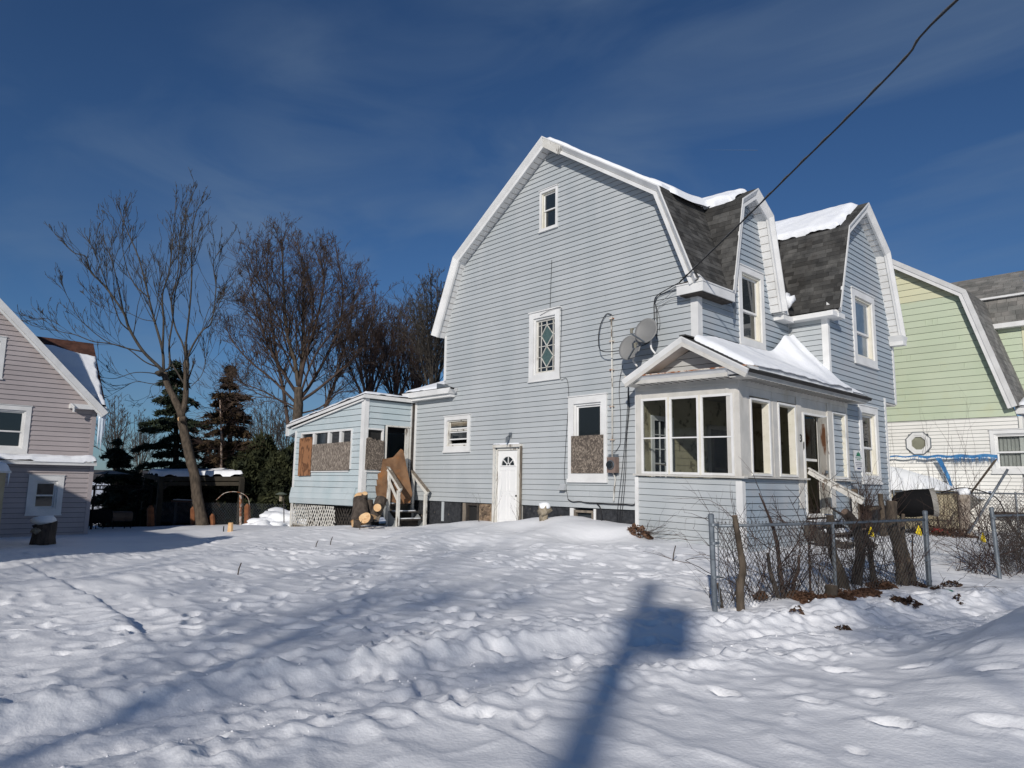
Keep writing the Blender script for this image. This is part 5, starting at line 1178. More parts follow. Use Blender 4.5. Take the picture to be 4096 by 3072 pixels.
# electric meter with its conduits
mt = thing('electric_meter', 'rusty electric meter box with a round glass cover beside the boarded window', 'electric meter', (-11.2, YS, 1.9))
MB().box(-11.40, -11.08, YS - .040, YS - .032, 1.88, 2.40).build('backing_board', galv_m, mt)
MB().box(-11.33, -11.06, YS - .19, YS - .041, 1.93, 2.32).build('box', rustmetal_m, mt)
q = MB(); q.tube([(-11.20, YS - .19, 2.13), (-11.20, YS - .225, 2.13)], .115, 20); q.build('ring', galv_m, mt)
q = MB(); q.tube([(-11.20, YS - .226, 2.13), (-11.20, YS - .28, 2.13)], [.095, .085], 20); q.build('glass_cover', glass_m, mt)
cg = 'conduits on the gable wall'
c1 = thing('conduit', 'tall peeling grey service conduit rising from the electric meter', 'pipe', (-11.25, YS, 2.3))
q = MB(); q.tube([(-11.26, YS - .06, 2.32), (-11.25, YS - .06, 4.2), (-11.27, YS - .06, 5.98)], .022, 7); q.build('pipe', peel_m, c1, smooth=True)
for z in (2.75, 3.6, 4.55, 5.3, 5.9): MB().box(-11.32, -11.20, YS - .085, YS - .030, z, z + .03).build('clamp', rust_m, c1)
cable('conduit', [(-11.22, YS - .08, 1.93), (-11.17, YS - .06, 1.78), (-11.20, YS - .06, 1.55), (-11.22, YS - .06, 1.22)], .018, peel_m, 'short bent grey conduit hanging below the electric meter', cat='pipe')
# service cable: from the corner of the house out over the street
A0 = Vector((-9.10, YS - .20, 6.42)); PB = on(3830, 0, 2, 8.1); dr_ = (PB - A0); dr_.z = 0; dr_.normalize(); pn = Vector((dr_.y, -dr_.x, 0))
pts = [A0] + [onp(px, py, A0, pn) for px, py in ((2766, 1083), (2899, 955), (3061, 795), (3207, 650), (3389, 472), (3620, 235), (3830, 0))]
last = pts[-1]; far_ = last + dr_ * 16 + Vector((0, 0, 1.9))
sp_ = spline(pts + [last + dr_ * 5 + Vector((0, 0, .45)), far_], 5)
sp_ = [p + Vector((0, 0, 0)) for p in sp_]
k = MB(); k.tube(sp_, .016, 5); tw = MB()
o = k.build('overhead_cable', cable_m, None, smooth=True, org=A0); tag(o, 'thick black overhead service cable running from the house corner to upper right', 'cable')
q = MB(); q.tube([p + Vector((.012 * cos(i * 1.3), .0, .02 + .012 * sin(i * 1.3))) for i, p in enumerate(spline(sp_[::2], 4))], .007, 4); tag(q.build('overhead_wire', gcable_m, None, org=A0), 'thin bare wire wound along the overhead service cable', 'cable')
# bundle coming down the wall
Z3 = lambda x, y: (2400 + x * .27125, 950 + y * .27125)
cable('wall_cable', [A0, W_(*Z3(1020, 745), .12), W_(*Z3(850, 850), .06), W_(*Z3(800, 950), .05), W_(*Z3(800, 1200), .06), W_(*Z3(800, 1400), .25), W_(*Z3(700, 1560), .3), W_(*Z3(400, 1650), .30), (2410 and W_(2410, 1405, .30)), W_(2394, 1360, .15), W_(2402, 1300, .08), W_(2425, 1257, .06), W_(2446, 1258, .06)], .012, cable_m, 'heavy black cable looping past the dishes to the conduit head')
cable('wall_cable', [A0 + Vector((.02, 0, -.02)), W_(*Z3(1060, 760), .10), W_(*Z3(870, 860), .06), W_(*Z3(812, 960), .05), W_(*Z3(835, 1050), .05), W_(*Z3(845, 1300), .06), W_(*Z3(830, 1500), .2)], .009, cable_m, 'black cable dropping behind the upper satellite dish')
cable('wall_cable', [A0 + Vector((-.03, 0, -.05)), W_(*Z3(960, 900), .08), W_(*Z3(820, 1000), .05), W_(*Z3(860, 1100), .05), W_(*Z3(885, 1250), .06), W_(*Z3(870, 1350), .08)], .006, gcable_m, 'thin grey wire strung from the eave to the upper dish')
cable('wall_cable', [(-9.10, YS - .1, 6.05), W_(*Z3(1040, 920), .06), W_(*Z3(840, 1060), .05), W_(*Z3(830, 1180), .05), W_(*Z3(850, 1260), .06)], .006, gcable_m, 'thin slack wire under the eave corner')
Z4 = lambda x, y: (2450 + x * .27125, 1300 + y * .27125)
cable('wall_cable', [W_(*Z4(155, 590), .12), W_(*Z4(115, 760), .05), W_(*Z4(98, 1000), .035), W_(*Z4(118, 1300), .035), W_(2482, 1760, .035), W_(2474, 1790, .04), W_(2455, 1812, .06)], .007, cable_m, 'black wire from the lower dish curling into the meter top')
for i, (dx, lb) in enumerate(((0, 'leftmost of the long black wires hanging beside the front porch'), (9, 'middle one of the long black wires hanging beside the front porch'), (16, 'rightmost of the long black wires hanging beside the front porch'))):
    cable('wall_cable', [W_(2512, 1510, .25), W_(2511 + dx * .3, 1590, .05), W_(2509 + dx * .5, 1640, .04), W_(2500 + dx * .4, 1760, .04), W_(2486 + dx, 1900, .05), W_(2470 + dx * 1.2, 2040, .06), W_(2466 + dx * .9, 2090, .12)], .007, cable_m, lb)
cable('wall_cable', [W_(2542, 1530, .04), W_(2543, 1650, .04), W_(2545, 1780, .04), W_(2545, 1890, .04)], .008, cable_m, 'black wire running down the left edge of the front porch')
cable('wall_cable', [W_(2177, 930 + 0, .04), W_(2201, 1045, .035)] if False else [on(2207, 1040, 1, YS - .035), on(2204, 1120, 1, YS - .035), on(2200, 1232, 1, YS - .035)], .006, cable_m, 'short black wire above the leaded window')
cable('wall_cable', [on(2160, 1262, 1, YS - .06), on(2200, 1240, 1, YS - .08), on(2241, 1230, 1, YS - .08), on(2246, 1260, 1, YS - .06), on(2242, 1400, 1, YS - .055), on(2241, 1512, 1, YS - .05), on(2262, 1512, 1, YS - .04), on(2271, 1530, 1, YS - .035), on(2275, 1592, 1, YS - .035), on(2268, 1700, 1, YS - .035), on(2260, 1830, 1, YS - .035), on(2258, 1910, 1, YS - .04), on(2272, 1998, 1, YS - .04)], .006, cable_m, 'long black wire running round the leaded window and down to the foundation', seg=5)
cable('wall_cable', [on(2272, 1998, 1, YS - .04), on(2290, 2007, 1, YS - .045), on(2320, 2006, 1, YS - .05), on(2350, 2012, 1, YS - .05), on(2400, 2014, 1, YS - .05), on(2450, 2017, 1, YS - .05), on(2500, 2018, 1, YS - .05), on(2535, 2020, 1, YS - .05), on(2542, 2005, 1, YS - .045)], .014, cable_m, 'thick black cable along the foot of the siding')
cable('wall_cable', [on(2387, 2014, 1, YS - .05), on(2400, 2030, 1, YS - .08), on(2405, 2060, 1, YS - .10), on(2406, 2095, 1, YS - .14)], .016, cable_m, 'black cable bending down into the snow by the cellar window')
# lamp over the side door
lp = thing('wall_lamp', 'small grey bulb holder on the wall above the side door', 'lamp', tuple(on(2046, 1738, 1, YS)))
p_ = on(2042, 1740, 1, YS - .03); MB().box(p_.x - .06, p_.x + .06, YS - .045, YS - .031, p_.z - .07, p_.z + .07).build('plate', galv_m, lp)
e_ = on(2030, 1752, 1, YS - .16); q = MB(); q.tube([p_ + Vector((0, -.016, 0)), e_ + Vector((0, 0, .03))], .022, 8); q.build('arm', galv_m, lp)
e2_ = on(2026, 1770, 1, YS - .16); q = MB(); q.tube([e_ + Vector((-.01, 0, .03)), e2_], [.04, .032], 10); q.build('socket', galv_m, lp); q = MB(); q.tube([e2_, e2_ - Vector((0, 0, .05))], [.02, .012], 8); q.build('bulb', ice_m, lp)
vt_ = thing('dryer_vent', 'grey hooded vent low on the gable wall left of the boarded window', 'vent', (-12.92, YS, 1.46))
q = MB(); q.prism([(YS - .03, 1.64), (YS - .07, 1.64), (YS - .16, 1.47), (YS - .03, 1.47)], lambda y, z: (-13.03, y, z), lambda y, z: (-12.84, y, z)); q.build('hood', M('vent_grey', (.42, .44, .45), rough=.5), vt_)
MB().box(-13.0, -12.87, YS - .13, YS - .04, 1.455, 1.4695).build('flap', dark_m, vt_)
# weathered head of a statue in the snow mound
st = thing('garden_statue', 'mottled concrete garden ornament capped with snow on the mound', 'statue', tuple(on(2177, 2085, 1, 13.3)))
b_ = Vector(st.location)
lump('pedestal', b_ + Vector((0, 0, .10)), .125, statue_m, seed=2, squash=(.8, .8, 1.4), parent=st, rough=.5); lump('body', b_ + Vector((0, 0, .28)), .165, statue_m, seed=5, squash=(1.0, .9, 1.0), parent=st, rough=.5)
tag(lump('snow_cap', b_ + Vector((0, 0, .39)), .16, roofsnow_m, 'round snow cap on the garden ornament', 'snow', 3, (1.05, 1.0, .6), rough=.2), kind='stuff')
# nest of dead stems at the porch corner
def twigs(name, c, n, L_, r, m, label, cat, sd, up_=.5, spread=1.0, parent=None, kind='stuff', curl=.25, base=.05, fork=.4, seg=4, dirv=None):
    rg = random.Random(sd); mb = MB(); c = Vector(c)
    def br(p, d, l, rr_, dep):
        pts = [p]; q = Vector(p)
        for i in range(seg):
            d = (d + Vector((rg.uniform(-1, 1), rg.uniform(-1, 1), rg.uniform(-1, 1))) * curl).normalized(); q = q + d * l / seg; pts.append(Vector(q))
            if dep and rg.random() < fork: br(q, (d + Vector((rg.uniform(-1, 1), rg.uniform(-1, 1), rg.uniform(-.4, 1))) * .8).normalized(), l * rg.uniform(.3, .6), rr_ * .6, dep - 1)
        mb.tube(pts, [rr_ * (1 - .7 * i / seg) for i in range(seg + 1)], 3, cap=False)
    for i in range(n):
        d = Vector((rg.uniform(-1, 1) * spread, rg.uniform(-1, 1) * spread, rg.uniform(-.1, 1) * up_ + up_ * .5))
        if dirv: d += Vector(dirv)
        br(c + Vector((rg.uniform(-1, 1), rg.uniform(-1, 1), 0)) * base, d.normalized(), L_ * rg.uniform(.5, 1.2), r * rg.uniform(.6, 1.3), 2)
    o = mb.build(name, m, parent, fix=False, org=None if parent else c)
    return tag(o, label, cat, kind=kind)
def leaves(name, pts, n, size, m, label, cat, sd, h=.05, kind='stuff'):
    rg = np.random.RandomState(sd); P = []; F = []
    for i in range(n):
        a = pts[rg.randint(len(pts))]; r_ = a[2] * sqrt(rg.uniform()); t = rg.uniform(0, 6.28); x = a[0] + r_ * cos(t); y = a[1] + r_ * sin(t)
        z = gh_at(x, y) + rg.uniform(0, h) * (1 - (r_ / a[2]) ** 2) + .01; s = size * rg.uniform(.5, 1.3)
        e1 = Vector(rg.normal(0, 1, 3)); e1.z *= .5; e1.normalize(); e2 = e1.cross(Vector(rg.normal(0, 1, 3))).normalized(); c = Vector((x, y, z)); k = len(P)
        P += [c - e1 * s, c + e2 * s * .5, c + e1 * s, c - e2 * s * .45 + Vector((0, 0, s * .3))]; F.append((k, k + 1, k + 2, k + 3))
    mb = MB(); mb.v = [tuple(p) for p in P]; mb.f = F; return tag(mb.build(name, m, None, fix=False), label, cat, kind=kind)
cn = on(2562, 2112, 1, 13.55); zc_ = gh_at(cn.x, cn.y)
leaves('leaf_nest', [(cn.x, cn.y, .28)], 260, .05, leaf_m, 'clump of dead leaves and stems at the corner of the front porch', 'leaves', 3, h=.20)
twigs('dead_stems', (cn.x + .15, cn.y, zc_ + .05), 9, .95, .007, barkr_m, 'dead stems splaying from the leaf clump against the porch siding', 'plant', 4, up_=.35, spread=.5, dirv=(.8, -.1, .0), fork=.3)
twigs('thin_sapling', (-15.6 + .2, 13.95, .5), 1, 1.4, .008, barkg_m, 'thin leafless sapling in front of the rubble patch', 'plant', 6, up_=3, spread=.1, fork=.6, curl=.12)
twigs('thin_sapling', (-16.05, 13.9, .5), 3, .75, .006, barkg_m, 'low leafless stems left of the side door', 'plant', 9, up_=3, spread=.4, fork=.5, curl=.15)
twigs('thin_sapling', (-14.35, 13.85, .58), 4, .6, .006, barkr_m, 'short dry stems at the right side of the side door', 'plant', 13, up_=2, spread=.7, fork=.5, curl=.2)

# ---------------------------------------------------------------- rear stairs with handrails, panel and logs
bs = thing('back_stairs', 'grey wooden stairs with white peeling handrails against the gable wall', 'stairs', (-19.2, 13.6, .2))
SX = RPX + .06; y0s, y1s = 13.0, 14.05
for k, (xa, xb, z) in enumerate(((SX, SX + .32, .92), (SX + .30, SX + .62, .68), (SX + .60, SX + .93, .45))):
    MB().box(xa, xb, y0s + .05, y1s - .02, z - .045, z).build('tread', dark_m, bs); MB().box(xa + .02, xa + .04, y0s + .08, y1s - .05, z - .24, z - .047).build('riser', wood_m if k == 0 else dark_m, bs)
for y in (y0s, y1s): MB().prism([(SX, .95), (SX + .06, .95), (SX + 1.15, .12), (SX + .75, .05), (SX, .6)], lambda u, z: (u, y - .02, z), lambda u, z: (u, y + .02, z)).build('stringer', M('grey_stringer', (.20, .215, .22), (.3, .31, .31), scale=5) if 'grey_stringer' not in bpy.data.materials else bpy.data.materials['grey_stringer'], bs)
R = lambda x, y, Y: on(x, y, 1, Y)
for nm_, Y, top, low, pa, pb_ in (('L', 13.0, (1555, 1876), (1600, 1962), (1548, 1980), (1570, 2083)), ('R', 13.98, (1650, 1890), (1708, 1975), (1652, 2000), (1698, 2078))):
    a = R(*top, Y); b_ = R(*low, Y); a.x = max(a.x, -20.1)
    MB().beam(a + Vector((-.03, 0, 0)), b_ + Vector((.05, 0, 0)), .06, .13).build('handrail', peel_m, bs)
    MB().beam(a + Vector((-.05, 0, .078)), b_ + Vector((.08, 0, .078)), .12, .028).build('rail_cap', wood_m, bs)
    MB().box(a.x, a.x + .09, Y - .04, Y + .04, gh_at(a.x, Y - .5) - .1, a.z - .05).build('post', peel_m, bs)
    zb = gh_at(b_.x, Y - .3) - .08; MB().box(b_.x - .12, b_.x - .03, Y - .045, Y + .045, zb, b_.z).build('post', peel_m, bs)
    if nm_ == 'L': MB().beam(a + Vector((.08, 0, -.42)), b_ + Vector((-.1, 0, -.34)), .04, .08).build('mid_rail', peel_m, bs)
for k, (xa, xb, z) in enumerate(((SX + .05, SX + .32, .925), (SX + .38, SX + .62, .685), (SX + .68, SX + .93, .455))):
    snow_patch('snow_on_tread', (xa, y0s + .1, z), (xb - xa, 0, 0), (0, .85, 0), (0, 0, 1), 14, 30, .035, ('snow strip on the top tread of the back stairs', 'snow strip on the middle tread of the back stairs', 'snow strip on the bottom tread of the back stairs')[k], edge=.05, rag=.05, seedv=14 + k)
# panel leaning in the doorway
tl = Vector((-19.93, 13.85, 0)); pts = [(1484, 1866), (1514, 1840), (1572, 1829), (1603, 1795), (1613, 1801), (1650, 1975), (1640, 2012), (1600, 2016), (1508, 1992)]
n_pl = Vector((1, -.75, .12)).normalized(); P0 = Vector((-19.72, 13.1, 1.6))
P3 = [onp(x, y, P0, n_pl) for x, y in pts]; mbp = MB(); nn_ = len(P3); mbp.add([p for p in P3] + [p - n_pl * .015 for p in P3], [tuple(range(nn_)), tuple(range(2 * nn_ - 1, nn_ - 1, -1))] + [(i, i + nn_, (i + 1) % nn_ + nn_, (i + 1) % nn_) for i in range(nn_)])
tag(mbp.build('broken_board', rustp_m, None, org=tuple(P3[7])), 'broken rust-brown panel leaning in the doorway above the back stairs', 'panel')
# logs
def log(a, b_, r0, r1, label, sd, cuts=(1,), bend=0.0, stubs=()):
    rg = random.Random(sd); a = Vector(a); b_ = Vector(b_); t = thing('log', label, 'log', tuple(a), 'cut logs leaning by the back stairs')
    d = (b_ - a).normalized(); e1 = d.orthogonal().normalized(); e2 = d.cross(e1); nR, nS = 9, 16; vs = []
    def rad(i, j): return (r0 + (r1 - r0) * i / (nR - 1)) * (1 + .09 * sin(2 * pi * j / nS * 2 + sd) + .05 * sin(2 * pi * j / nS * 3 + sd * 2 + i * .4) + rg.uniform(-.03, .03))
    ends = []
    for i in range(nR):
        c = a + (b_ - a) * i / (nR - 1) + e1 * bend * sin(pi * i / (nR - 1)); ring = [c + (e1 * cos(2 * pi * j / nS) + e2 * sin(2 * pi * j / nS)) * rad(i, j) for j in range(nS)]; vs += ring
        if i in (0, nR - 1): ends.append((c, ring))
    m_ = MB(); m_.add(vs, [(i * nS + j, i * nS + (j + 1) % nS, (i + 1) * nS + (j + 1) % nS, (i + 1) * nS + j) for i in range(nR - 1) for j in range(nS)]); m_.build('bark', bark_m, t, smooth=True)
    for k, (c, ring) in enumerate(ends):
        sg_ = -1 if k == 0 else 1; q = MB(); q.add([c + d * sg_ * .004] + [c + (p - c) * .97 + d * sg_ * .003 for p in ring], [(0, 1 + j, 1 + (j + 1) % nS) if sg_ > 0 else (0, 1 + (j + 1) % nS, 1 + j) for j in range(nS)]); q.build('cut_face', cut_m, t, fix=False)
        q = MB(); q.tube([c + d * sg_ * -.02, c + d * sg_ * .002], [r0 * 1.0, r0 * 1.0] if k == 0 else [r1, r1], nS); 
    for (p, dv_, l, r) in stubs:
        p = Vector(p); dv_ = Vector(dv_).normalized(); q = MB(); q.tube([p - dv_ * r, p + dv_ * l], [r * 1.25, r], 12); q.build('branch_stub', bark_m, t, smooth=True); q = MB(); c = p + dv_ * (l + .004); o1 = dv_.orthogonal().normalized(); o2 = dv_.cross(o1)
        q.add([c + (o1 * cos(j * pi / 6) + o2 * sin(j * pi / 6)) * r * .96 for j in range(12)], [tuple(range(12))]); q.build('cut_face', cut_m, t)
    return t
L2 = lambda x, y, Y: on(1150 + x * .27125, 1850 + y * .27125, 1, Y)
tocam = Vector((.72, -.66, .1)).normalized()
p1 = L2(1060, 880, 11.75); p2 = L2(1075, 480, 11.95); log(p1, p2 - Vector((0, 0, .10)), .26, .20, 'tall thick upright log with a forked fresh cut top', 1, bend=.03, stubs=[(p2 + Vector((-.02, 0, -.12)), tocam + Vector((0, 0, .75)), .12, .17), (p2 + Vector((.16, .05, -.05)), tocam * .5 + Vector((.3, 0, .8)), .14, .09)])
q1 = L2(1150, 820, 11.35); log(q1 - tocam * .45, q1 + tocam * .10, .15, .165, 'short log lying end-on with a large pale cut face', 2)
q1 = L2(1190, 640, 12.1); log(L2(1180, 860, 12.1), L2(1190, 560, 12.2), .16, .15, 'broken bark-covered log squeezed behind the tall one', 3)
q1 = L2(1330, 760, 12.3); log(L2(1270, 800, 12.1), L2(1390, 540, 12.45), .15, .20, 'leaning log with an oval cut on its side', 4, stubs=[(L2(1335, 670, 12.12), tocam, .12, .125)])
log(L2(960, 880, 11.5) - Vector((0, 0, .03)), L2(1060, 900, 11.7), .13, .16, 'small log lying at the left foot of the pile with its cut turned left', 5)
q = MB(); tag(q.beam(L2(1310, 870, 12.0), L2(1450, 540, 12.9), .12, .03).build('loose_board', wood_m, None, org=tuple(L2(1310, 870, 12.0))), 'grey loose board leaning between the logs and the stairs', 'board')
leaves('leaf_patch', [(L2(40, 960, 12.0).x, 12.0, .35)], 130, .05, leaf_m, 'brown leaf scraps at the left corner of the rear porch', 'leaves', 8, h=.06)

# ---------------------------------------------------------------- front steps and handrail
fs_ = thing('front_steps', 'snowy grey front steps with one white peeling handrail at the porch door', 'stairs', (-7.0, 17.2, .3))
for k, (xa, xb, z) in enumerate(((-7.55, -7.25, .80), (-7.26, -6.94, .60), (-6.95, -6.60, .42))):
    MB().box(xa, xb, 16.75, 18.3, z - .05, z).build('tread', wood_m, fs_)
    snow_patch('snow_on_step', (xa + .01, 16.8, z), (xb - xa - .02, 0, 0), (0, 1.45, 0), (0, 0, 1), 14, 40, .09, ('snow on the top front step', 'snow on the middle front step', 'snow on the bottom front step')[k], edge=.08, rag=.06, seedv=24 + k)
for y in (16.72, 18.32): MB().prism([(-7.56, .82), (-7.5, .82), (-6.5, .3), (-6.8, .1), (-7.56, .5)], lambda u, z: (u, y - .02, z), lambda u, z: (u, y + .02, z)).build('stringer', dark_m, fs_)
a = Vector((-7.48, 16.9, 2.02)); b_ = Vector((-6.27, 16.9, 1.32))
MB().beam(a, b_, .05, .11).build('handrail', peelh_m, fs_); MB().beam(a + Vector((0, 0, .085)), b_ + Vector((.03, 0, .085)), .10, .03).build('rail_cap', peelh_m, fs_)
MB().box(-6.50, -6.41, 16.86, 16.94, .2, 1.42).build('post', peelh_m, fs_)
# vine-choked stump beside the steps
vn = thing('vine_bundle', 'bundle of dead vine stems climbing beside the wall sign', 'vine', (-7.3, 19.55, .35))
twigs('stems', (-7.30, 19.75, .4), 60, 1.2, .012, barkr_m, None, None, 31, up_=3.5, spread=.10, parent=vn, kind=None, curl=.16, base=.13, fork=.35, seg=6)
leaves('leaf_scraps', [(-7.3, 19.75, .16)], 40, .04, leaf_m, 'leaf scraps caught at the foot of the vine bundle', 'leaves', 5, h=.8)
for i, (x, y, z0, z1, r, lb) in enumerate(((-7.15, 20.5, .3, 1.5, .07, 'narrow sawn trunk standing behind the vine bundle'), (-7.42, 19.45, .3, 1.60, .09, 'vine-wrapped sawn trunk next to the front steps'))):
    t = thing('sawn_trunk', lb, 'tree stump', (x, y, z0), 'sawn trunks by the front wall')
    q = MB(); q.tube([(x, y, z0 - .1), (x + .03, y, (z0 + z1) / 2), (x, y, z1)], [r * 1.2, r, r], 10); q.build('trunk', barkl_m, t, smooth=True); q = MB(); q.tube([(x, y, z1 - .01), (x, y, z1 + .004)], r * .94, 10); q.build('cut_face', cut_m, t)
q = MB(); q.tube([(-7.15, 20.45, 1.12), (-7.1, 20.0, 1.13), (-7.12, 19.6, 1.10)], .045, 8); tag(q.build('broken_limb', barkl_m, None, smooth=True, org=(-7.15, 20.45, 1.12)), 'level sawn limb in front of the lower siding', 'branch')
t = thing('sawn_trunk', 'wide dark stump with side shoots under the front window', 'tree stump', (-7.2, 21.3, .3), 'sawn trunks by the front wall'); q = MB(); q.tube([(-7.1, 21.0, .2), (-7.1, 21.0, .75)], [.28, .24], 12); q.build('trunk', barkl_m, t, smooth=True); twigs('shoots', (-7.1, 21.0, .75), 26, .7, .008, barkr_m, None, None, 41, up_=1.6, spread=.8, parent=t, kind=None)
tag(MB().box(-7.63, -7.60, 20.95, 21.75, 1.0, 1.2).build('low_vent', dark_m, house), None) if False else None

# ---------------------------------------------------------------- chain-link fences
def chain_link(parent, A, B, zb, zt, cell=.075, hgt=.10, r=.0042, knuckle=True, m=None, name='chain_link', every=1):
    A = Vector(A); B = Vector(B); Lh = (B - A).length; d = (B - A) / Lh; n = max(2, int(Lh / cell)); rows = int((zt - zb) / (hgt / 2)); nrm_ = Vector((-d.y, d.x, 0)); rg = random.Random(3)
    V, F = [], []
    def tube3(p, q):
        k = len(V); dd = (q - p).normalized(); a = dd.cross(nrm_).normalized() * r; b_ = nrm_ * r
        V.extend([p + a, p + b_, p - a, p - b_, q + a, q + b_, q - a, q - b_]); F.extend([(k + i, k + (i + 1) % 4, k + 4 + (i + 1) % 4, k + 4 + i) for i in range(4)])
    sag = lambda u, z: nrm_ * (.03 * sin(u * 2.1) * sin((z - zb) / (zt - zb) * pi))
    for k in range(n + 1):
        for i in range(rows):
            za = zt - i * hgt / 2; zb_ = za - hgt / 2; s_ = 1 if i % 2 == 0 else -1; h = cell / 2
            u0 = k * cell + (h / 1 if s_ < 0 else 0) * 1.0; u0 = k * cell + (0 if i % 2 == 0 else h); u1 = k * cell + (h if i % 2 == 0 else 0)
            if u0 > Lh or u1 > Lh: continue
            p = A + d * u0; q = A + d * u1; p = Vector((p.x, p.y, A.z + za)); q = Vector((q.x, q.y, A.z + zb_)); tube3(p + sag(u0, za), q + sag(u1, zb_))
            u0b = k * cell; u0b, u1b = (u0b, u0b - h) if i % 2 == 0 else (u0b - h, u0b)
            if u0b < 0 or u1b < 0: continue
            p = A + d * u0b; q = A + d * u1b; p = Vector((p.x, p.y, A.z + za)); q = Vector((q.x, q.y, A.z + zb_)); tube3(p + sag(u0b, za), q + sag(u1b, zb_))
        if knuckle:
            c = A + d * (k * cell); z = A.z + zt; w = .012 + rg.uniform(0, .004)
            p = [Vector((c.x, c.y, z)), c + d * -w + Vector((0, 0, zt + .028)), c + Vector((0, 0, zt + .042 + rg.uniform(0, .008))), c + d * w + Vector((0, 0, zt + .028)), Vector((c.x, c.y, z))]
            for a_, b2 in zip(p[:-1], p[1:]): tube3(a_, b2)
    mb = MB(); mb.v = [tuple(v) for v in V]; mb.f = F
    return tag(mb.build(name, m or wire_m, parent, fix=False), kind='stuff')
FA = ong(2861, 2446); FB = ong(3718, 2335)
FA.z -= .0; fdir = (FB - FA); fdir.z = 0; FL = fdir.length; fdir.normalize(); fn = Vector((fdir.y, -fdir.x, 0))     # fn points to the path
fence = thing('chain_link_fence', 'short galvanised chain-link fence overgrown with sawn trunks at the path', 'fence', tuple(FA))
FT = 1.235
def post(parent, p, h, r, m=galv_m, name='post', cap=True, lean=(0, 0)):
    p = Vector(p); q = MB(); t = p + Vector((lean[0], lean[1], h)); q.tube([p - Vector((0, 0, .15)), t], r, 14); o = q.build(name, m, parent, smooth=False)
    if cap: c = MB(); c.tube([t - Vector((0, 0, .05)), t + Vector((0, 0, .008)), t + Vector((0, 0, .02))], [r * 1.12, r * 1.12, r * .6], 14); c.build('post_cap', m, parent)
    return t
post(fence, (FA.x, FA.y, FA.z), FT - FA.z + .01, .037, lean=(-.03, 0)); post(fence, (FB.x, FB.y, FB.z), FT - FB.z + .02, .037, lean=(.0, .01))
mid = FA + fdir * FL * .50; post(fence, (mid.x, mid.y, 0), 1.09, .026, cap=False)
RT = 1.10
q = MB(); ra = Vector((FA.x, FA.y, RT)) + fdir * .10; rb2 = Vector((FB.x, FB.y, RT + .02)) - fdir * .03; q.tube([ra, ra + (rb2 - ra) * .5 - Vector((0, 0, .012)), rb2], .021, 10); q.build('top_rail', galv_m, fence, smooth=True)
for (P0_, s_) in ((FA, 1), (FB, -1)):
    for z in (1.10, .86, .42, .08):
        q = MB(); c = Vector((P0_.x, P0_.y, z)); q.tube([c, c + Vector((0, 0, .035))], .042, 12); q.build('tension_band', galv_m, fence); q = MB(); q.beam(c + fdir * s_ * .03 + Vector((0, 0, .017)), c + fdir * s_ * .10 + Vector((0, 0, .017)), .02, .03); q.build('band_bolt', galv_m, fence)
    q = MB(); q.tube([Vector((P0_.x, P0_.y, .03)) + fdir * s_ * .085, Vector((P0_.x, P0_.y, 1.14)) + fdir * s_ * .085], .008, 6); q.build('tension_bar', galv_m, fence)
chain_link(fence, (FA.x + fdir.x * .09, FA.y + fdir.y * .09, 0), (FB.x - fdir.x * .09, FB.y - fdir.y * .09, 0), .02, RT + .01)
Z27 = lambda u, v: (2700 + .5425 * u, 1900 + .5425 * v)
oldcut_m = M('weathered_cut_face', (.17, .12, .085), (.28, .20, .15), scale=20, rough=.9)
def trunk(pix, rad, off, name, label, cat, m, cut=True, grp='sawn trunks in the fence', jit=0):
    p0 = Vector((FA.x, FA.y, 0)) - fn * off; pts = [onp(*Z27(*p), p0, fn) for p in pix]
    pts[-1] = pts[-1] - Vector((0, 0, .12))
    t = thing(name, label, cat, tuple(pts[-1]), grp); sp = spline(pts, 4); k = len(sp); rs = list(np.interp(np.linspace(0, 1, k), np.linspace(0, 1, len(rad)), rad)); rg = random.Random(len(label))
    rs = [r * rg.uniform(.93, 1.07) for r in rs]
    q = MB(); q.tube(sp, rs, 12); q.build('trunk', m, t, smooth=True)
    if cut == 1 and name != 'tree_stump': cut = 2
    if cut:
        d = (sp[0] - sp[1]).normalized(); q = MB(); q.tube([sp[0] - d * .005, sp[0] + d * .004], rs[0] * .93, 12); q.build('cut_face', oldcut_m, t)
    return t, sp
trunk([(440, 300), (458, 420), (485, 580), (500, 700), (478, 840), (488, 995)], [.036, .04, .045, .05, .055, .062], -.10, 'sawn_trunk', 'slim sawn trunk rising through the fence next to its left post', 'tree trunk', barkl_m)
trunk([(620, 135), (690, 300), (740, 450), (770, 650), (800, 860)], [.008, .018, .024, .028, .034], .12, 'sawn_trunk', 'red-brown pointed sapling leaning left high above the fence rail', 'tree trunk', barkr_m, cut=0)
trunk([(685, 575), (700, 700), (730, 800), (775, 885)], [.022, .03, .034, .036], .10, 'sawn_trunk', 'low dark stem curving right near the left third of the fence', 'tree trunk', bark_m)
trunk([(1143, 298), (1150, 450), (1168, 590), (1225, 750), (1262, 850)], [.055, .06, .065, .08, .10], .16, 'sawn_trunk', 'thick sawn trunk leaning left at the middle of the fence', 'tree trunk', barkl_m)
trunk([(1250, 270), (1320, 345), (1358, 470), (1365, 600), (1345, 720), (1330, 820)], [.062, .07, .078, .075, .08, .09], .22, 'sawn_trunk', 'dark red-topped bent trunk right of the middle of the fence', 'tree trunk', bark_m)
trunk([(1130, 228), (1190, 268), (1240, 300), (1300, 345)], [.01, .016, .02, .022], .22, 'broken_branch', 'thin broken branch reaching left from the bent dark trunk', 'branch', bark_m, cut=0, grp=None)
trunk([(1395, 400), (1440, 560), (1452, 680), (1478, 800)], [.045, .04, .045, .055], .30, 'sawn_trunk', 'rough dark stem just right of the bent trunk', 'tree trunk', bark_m)
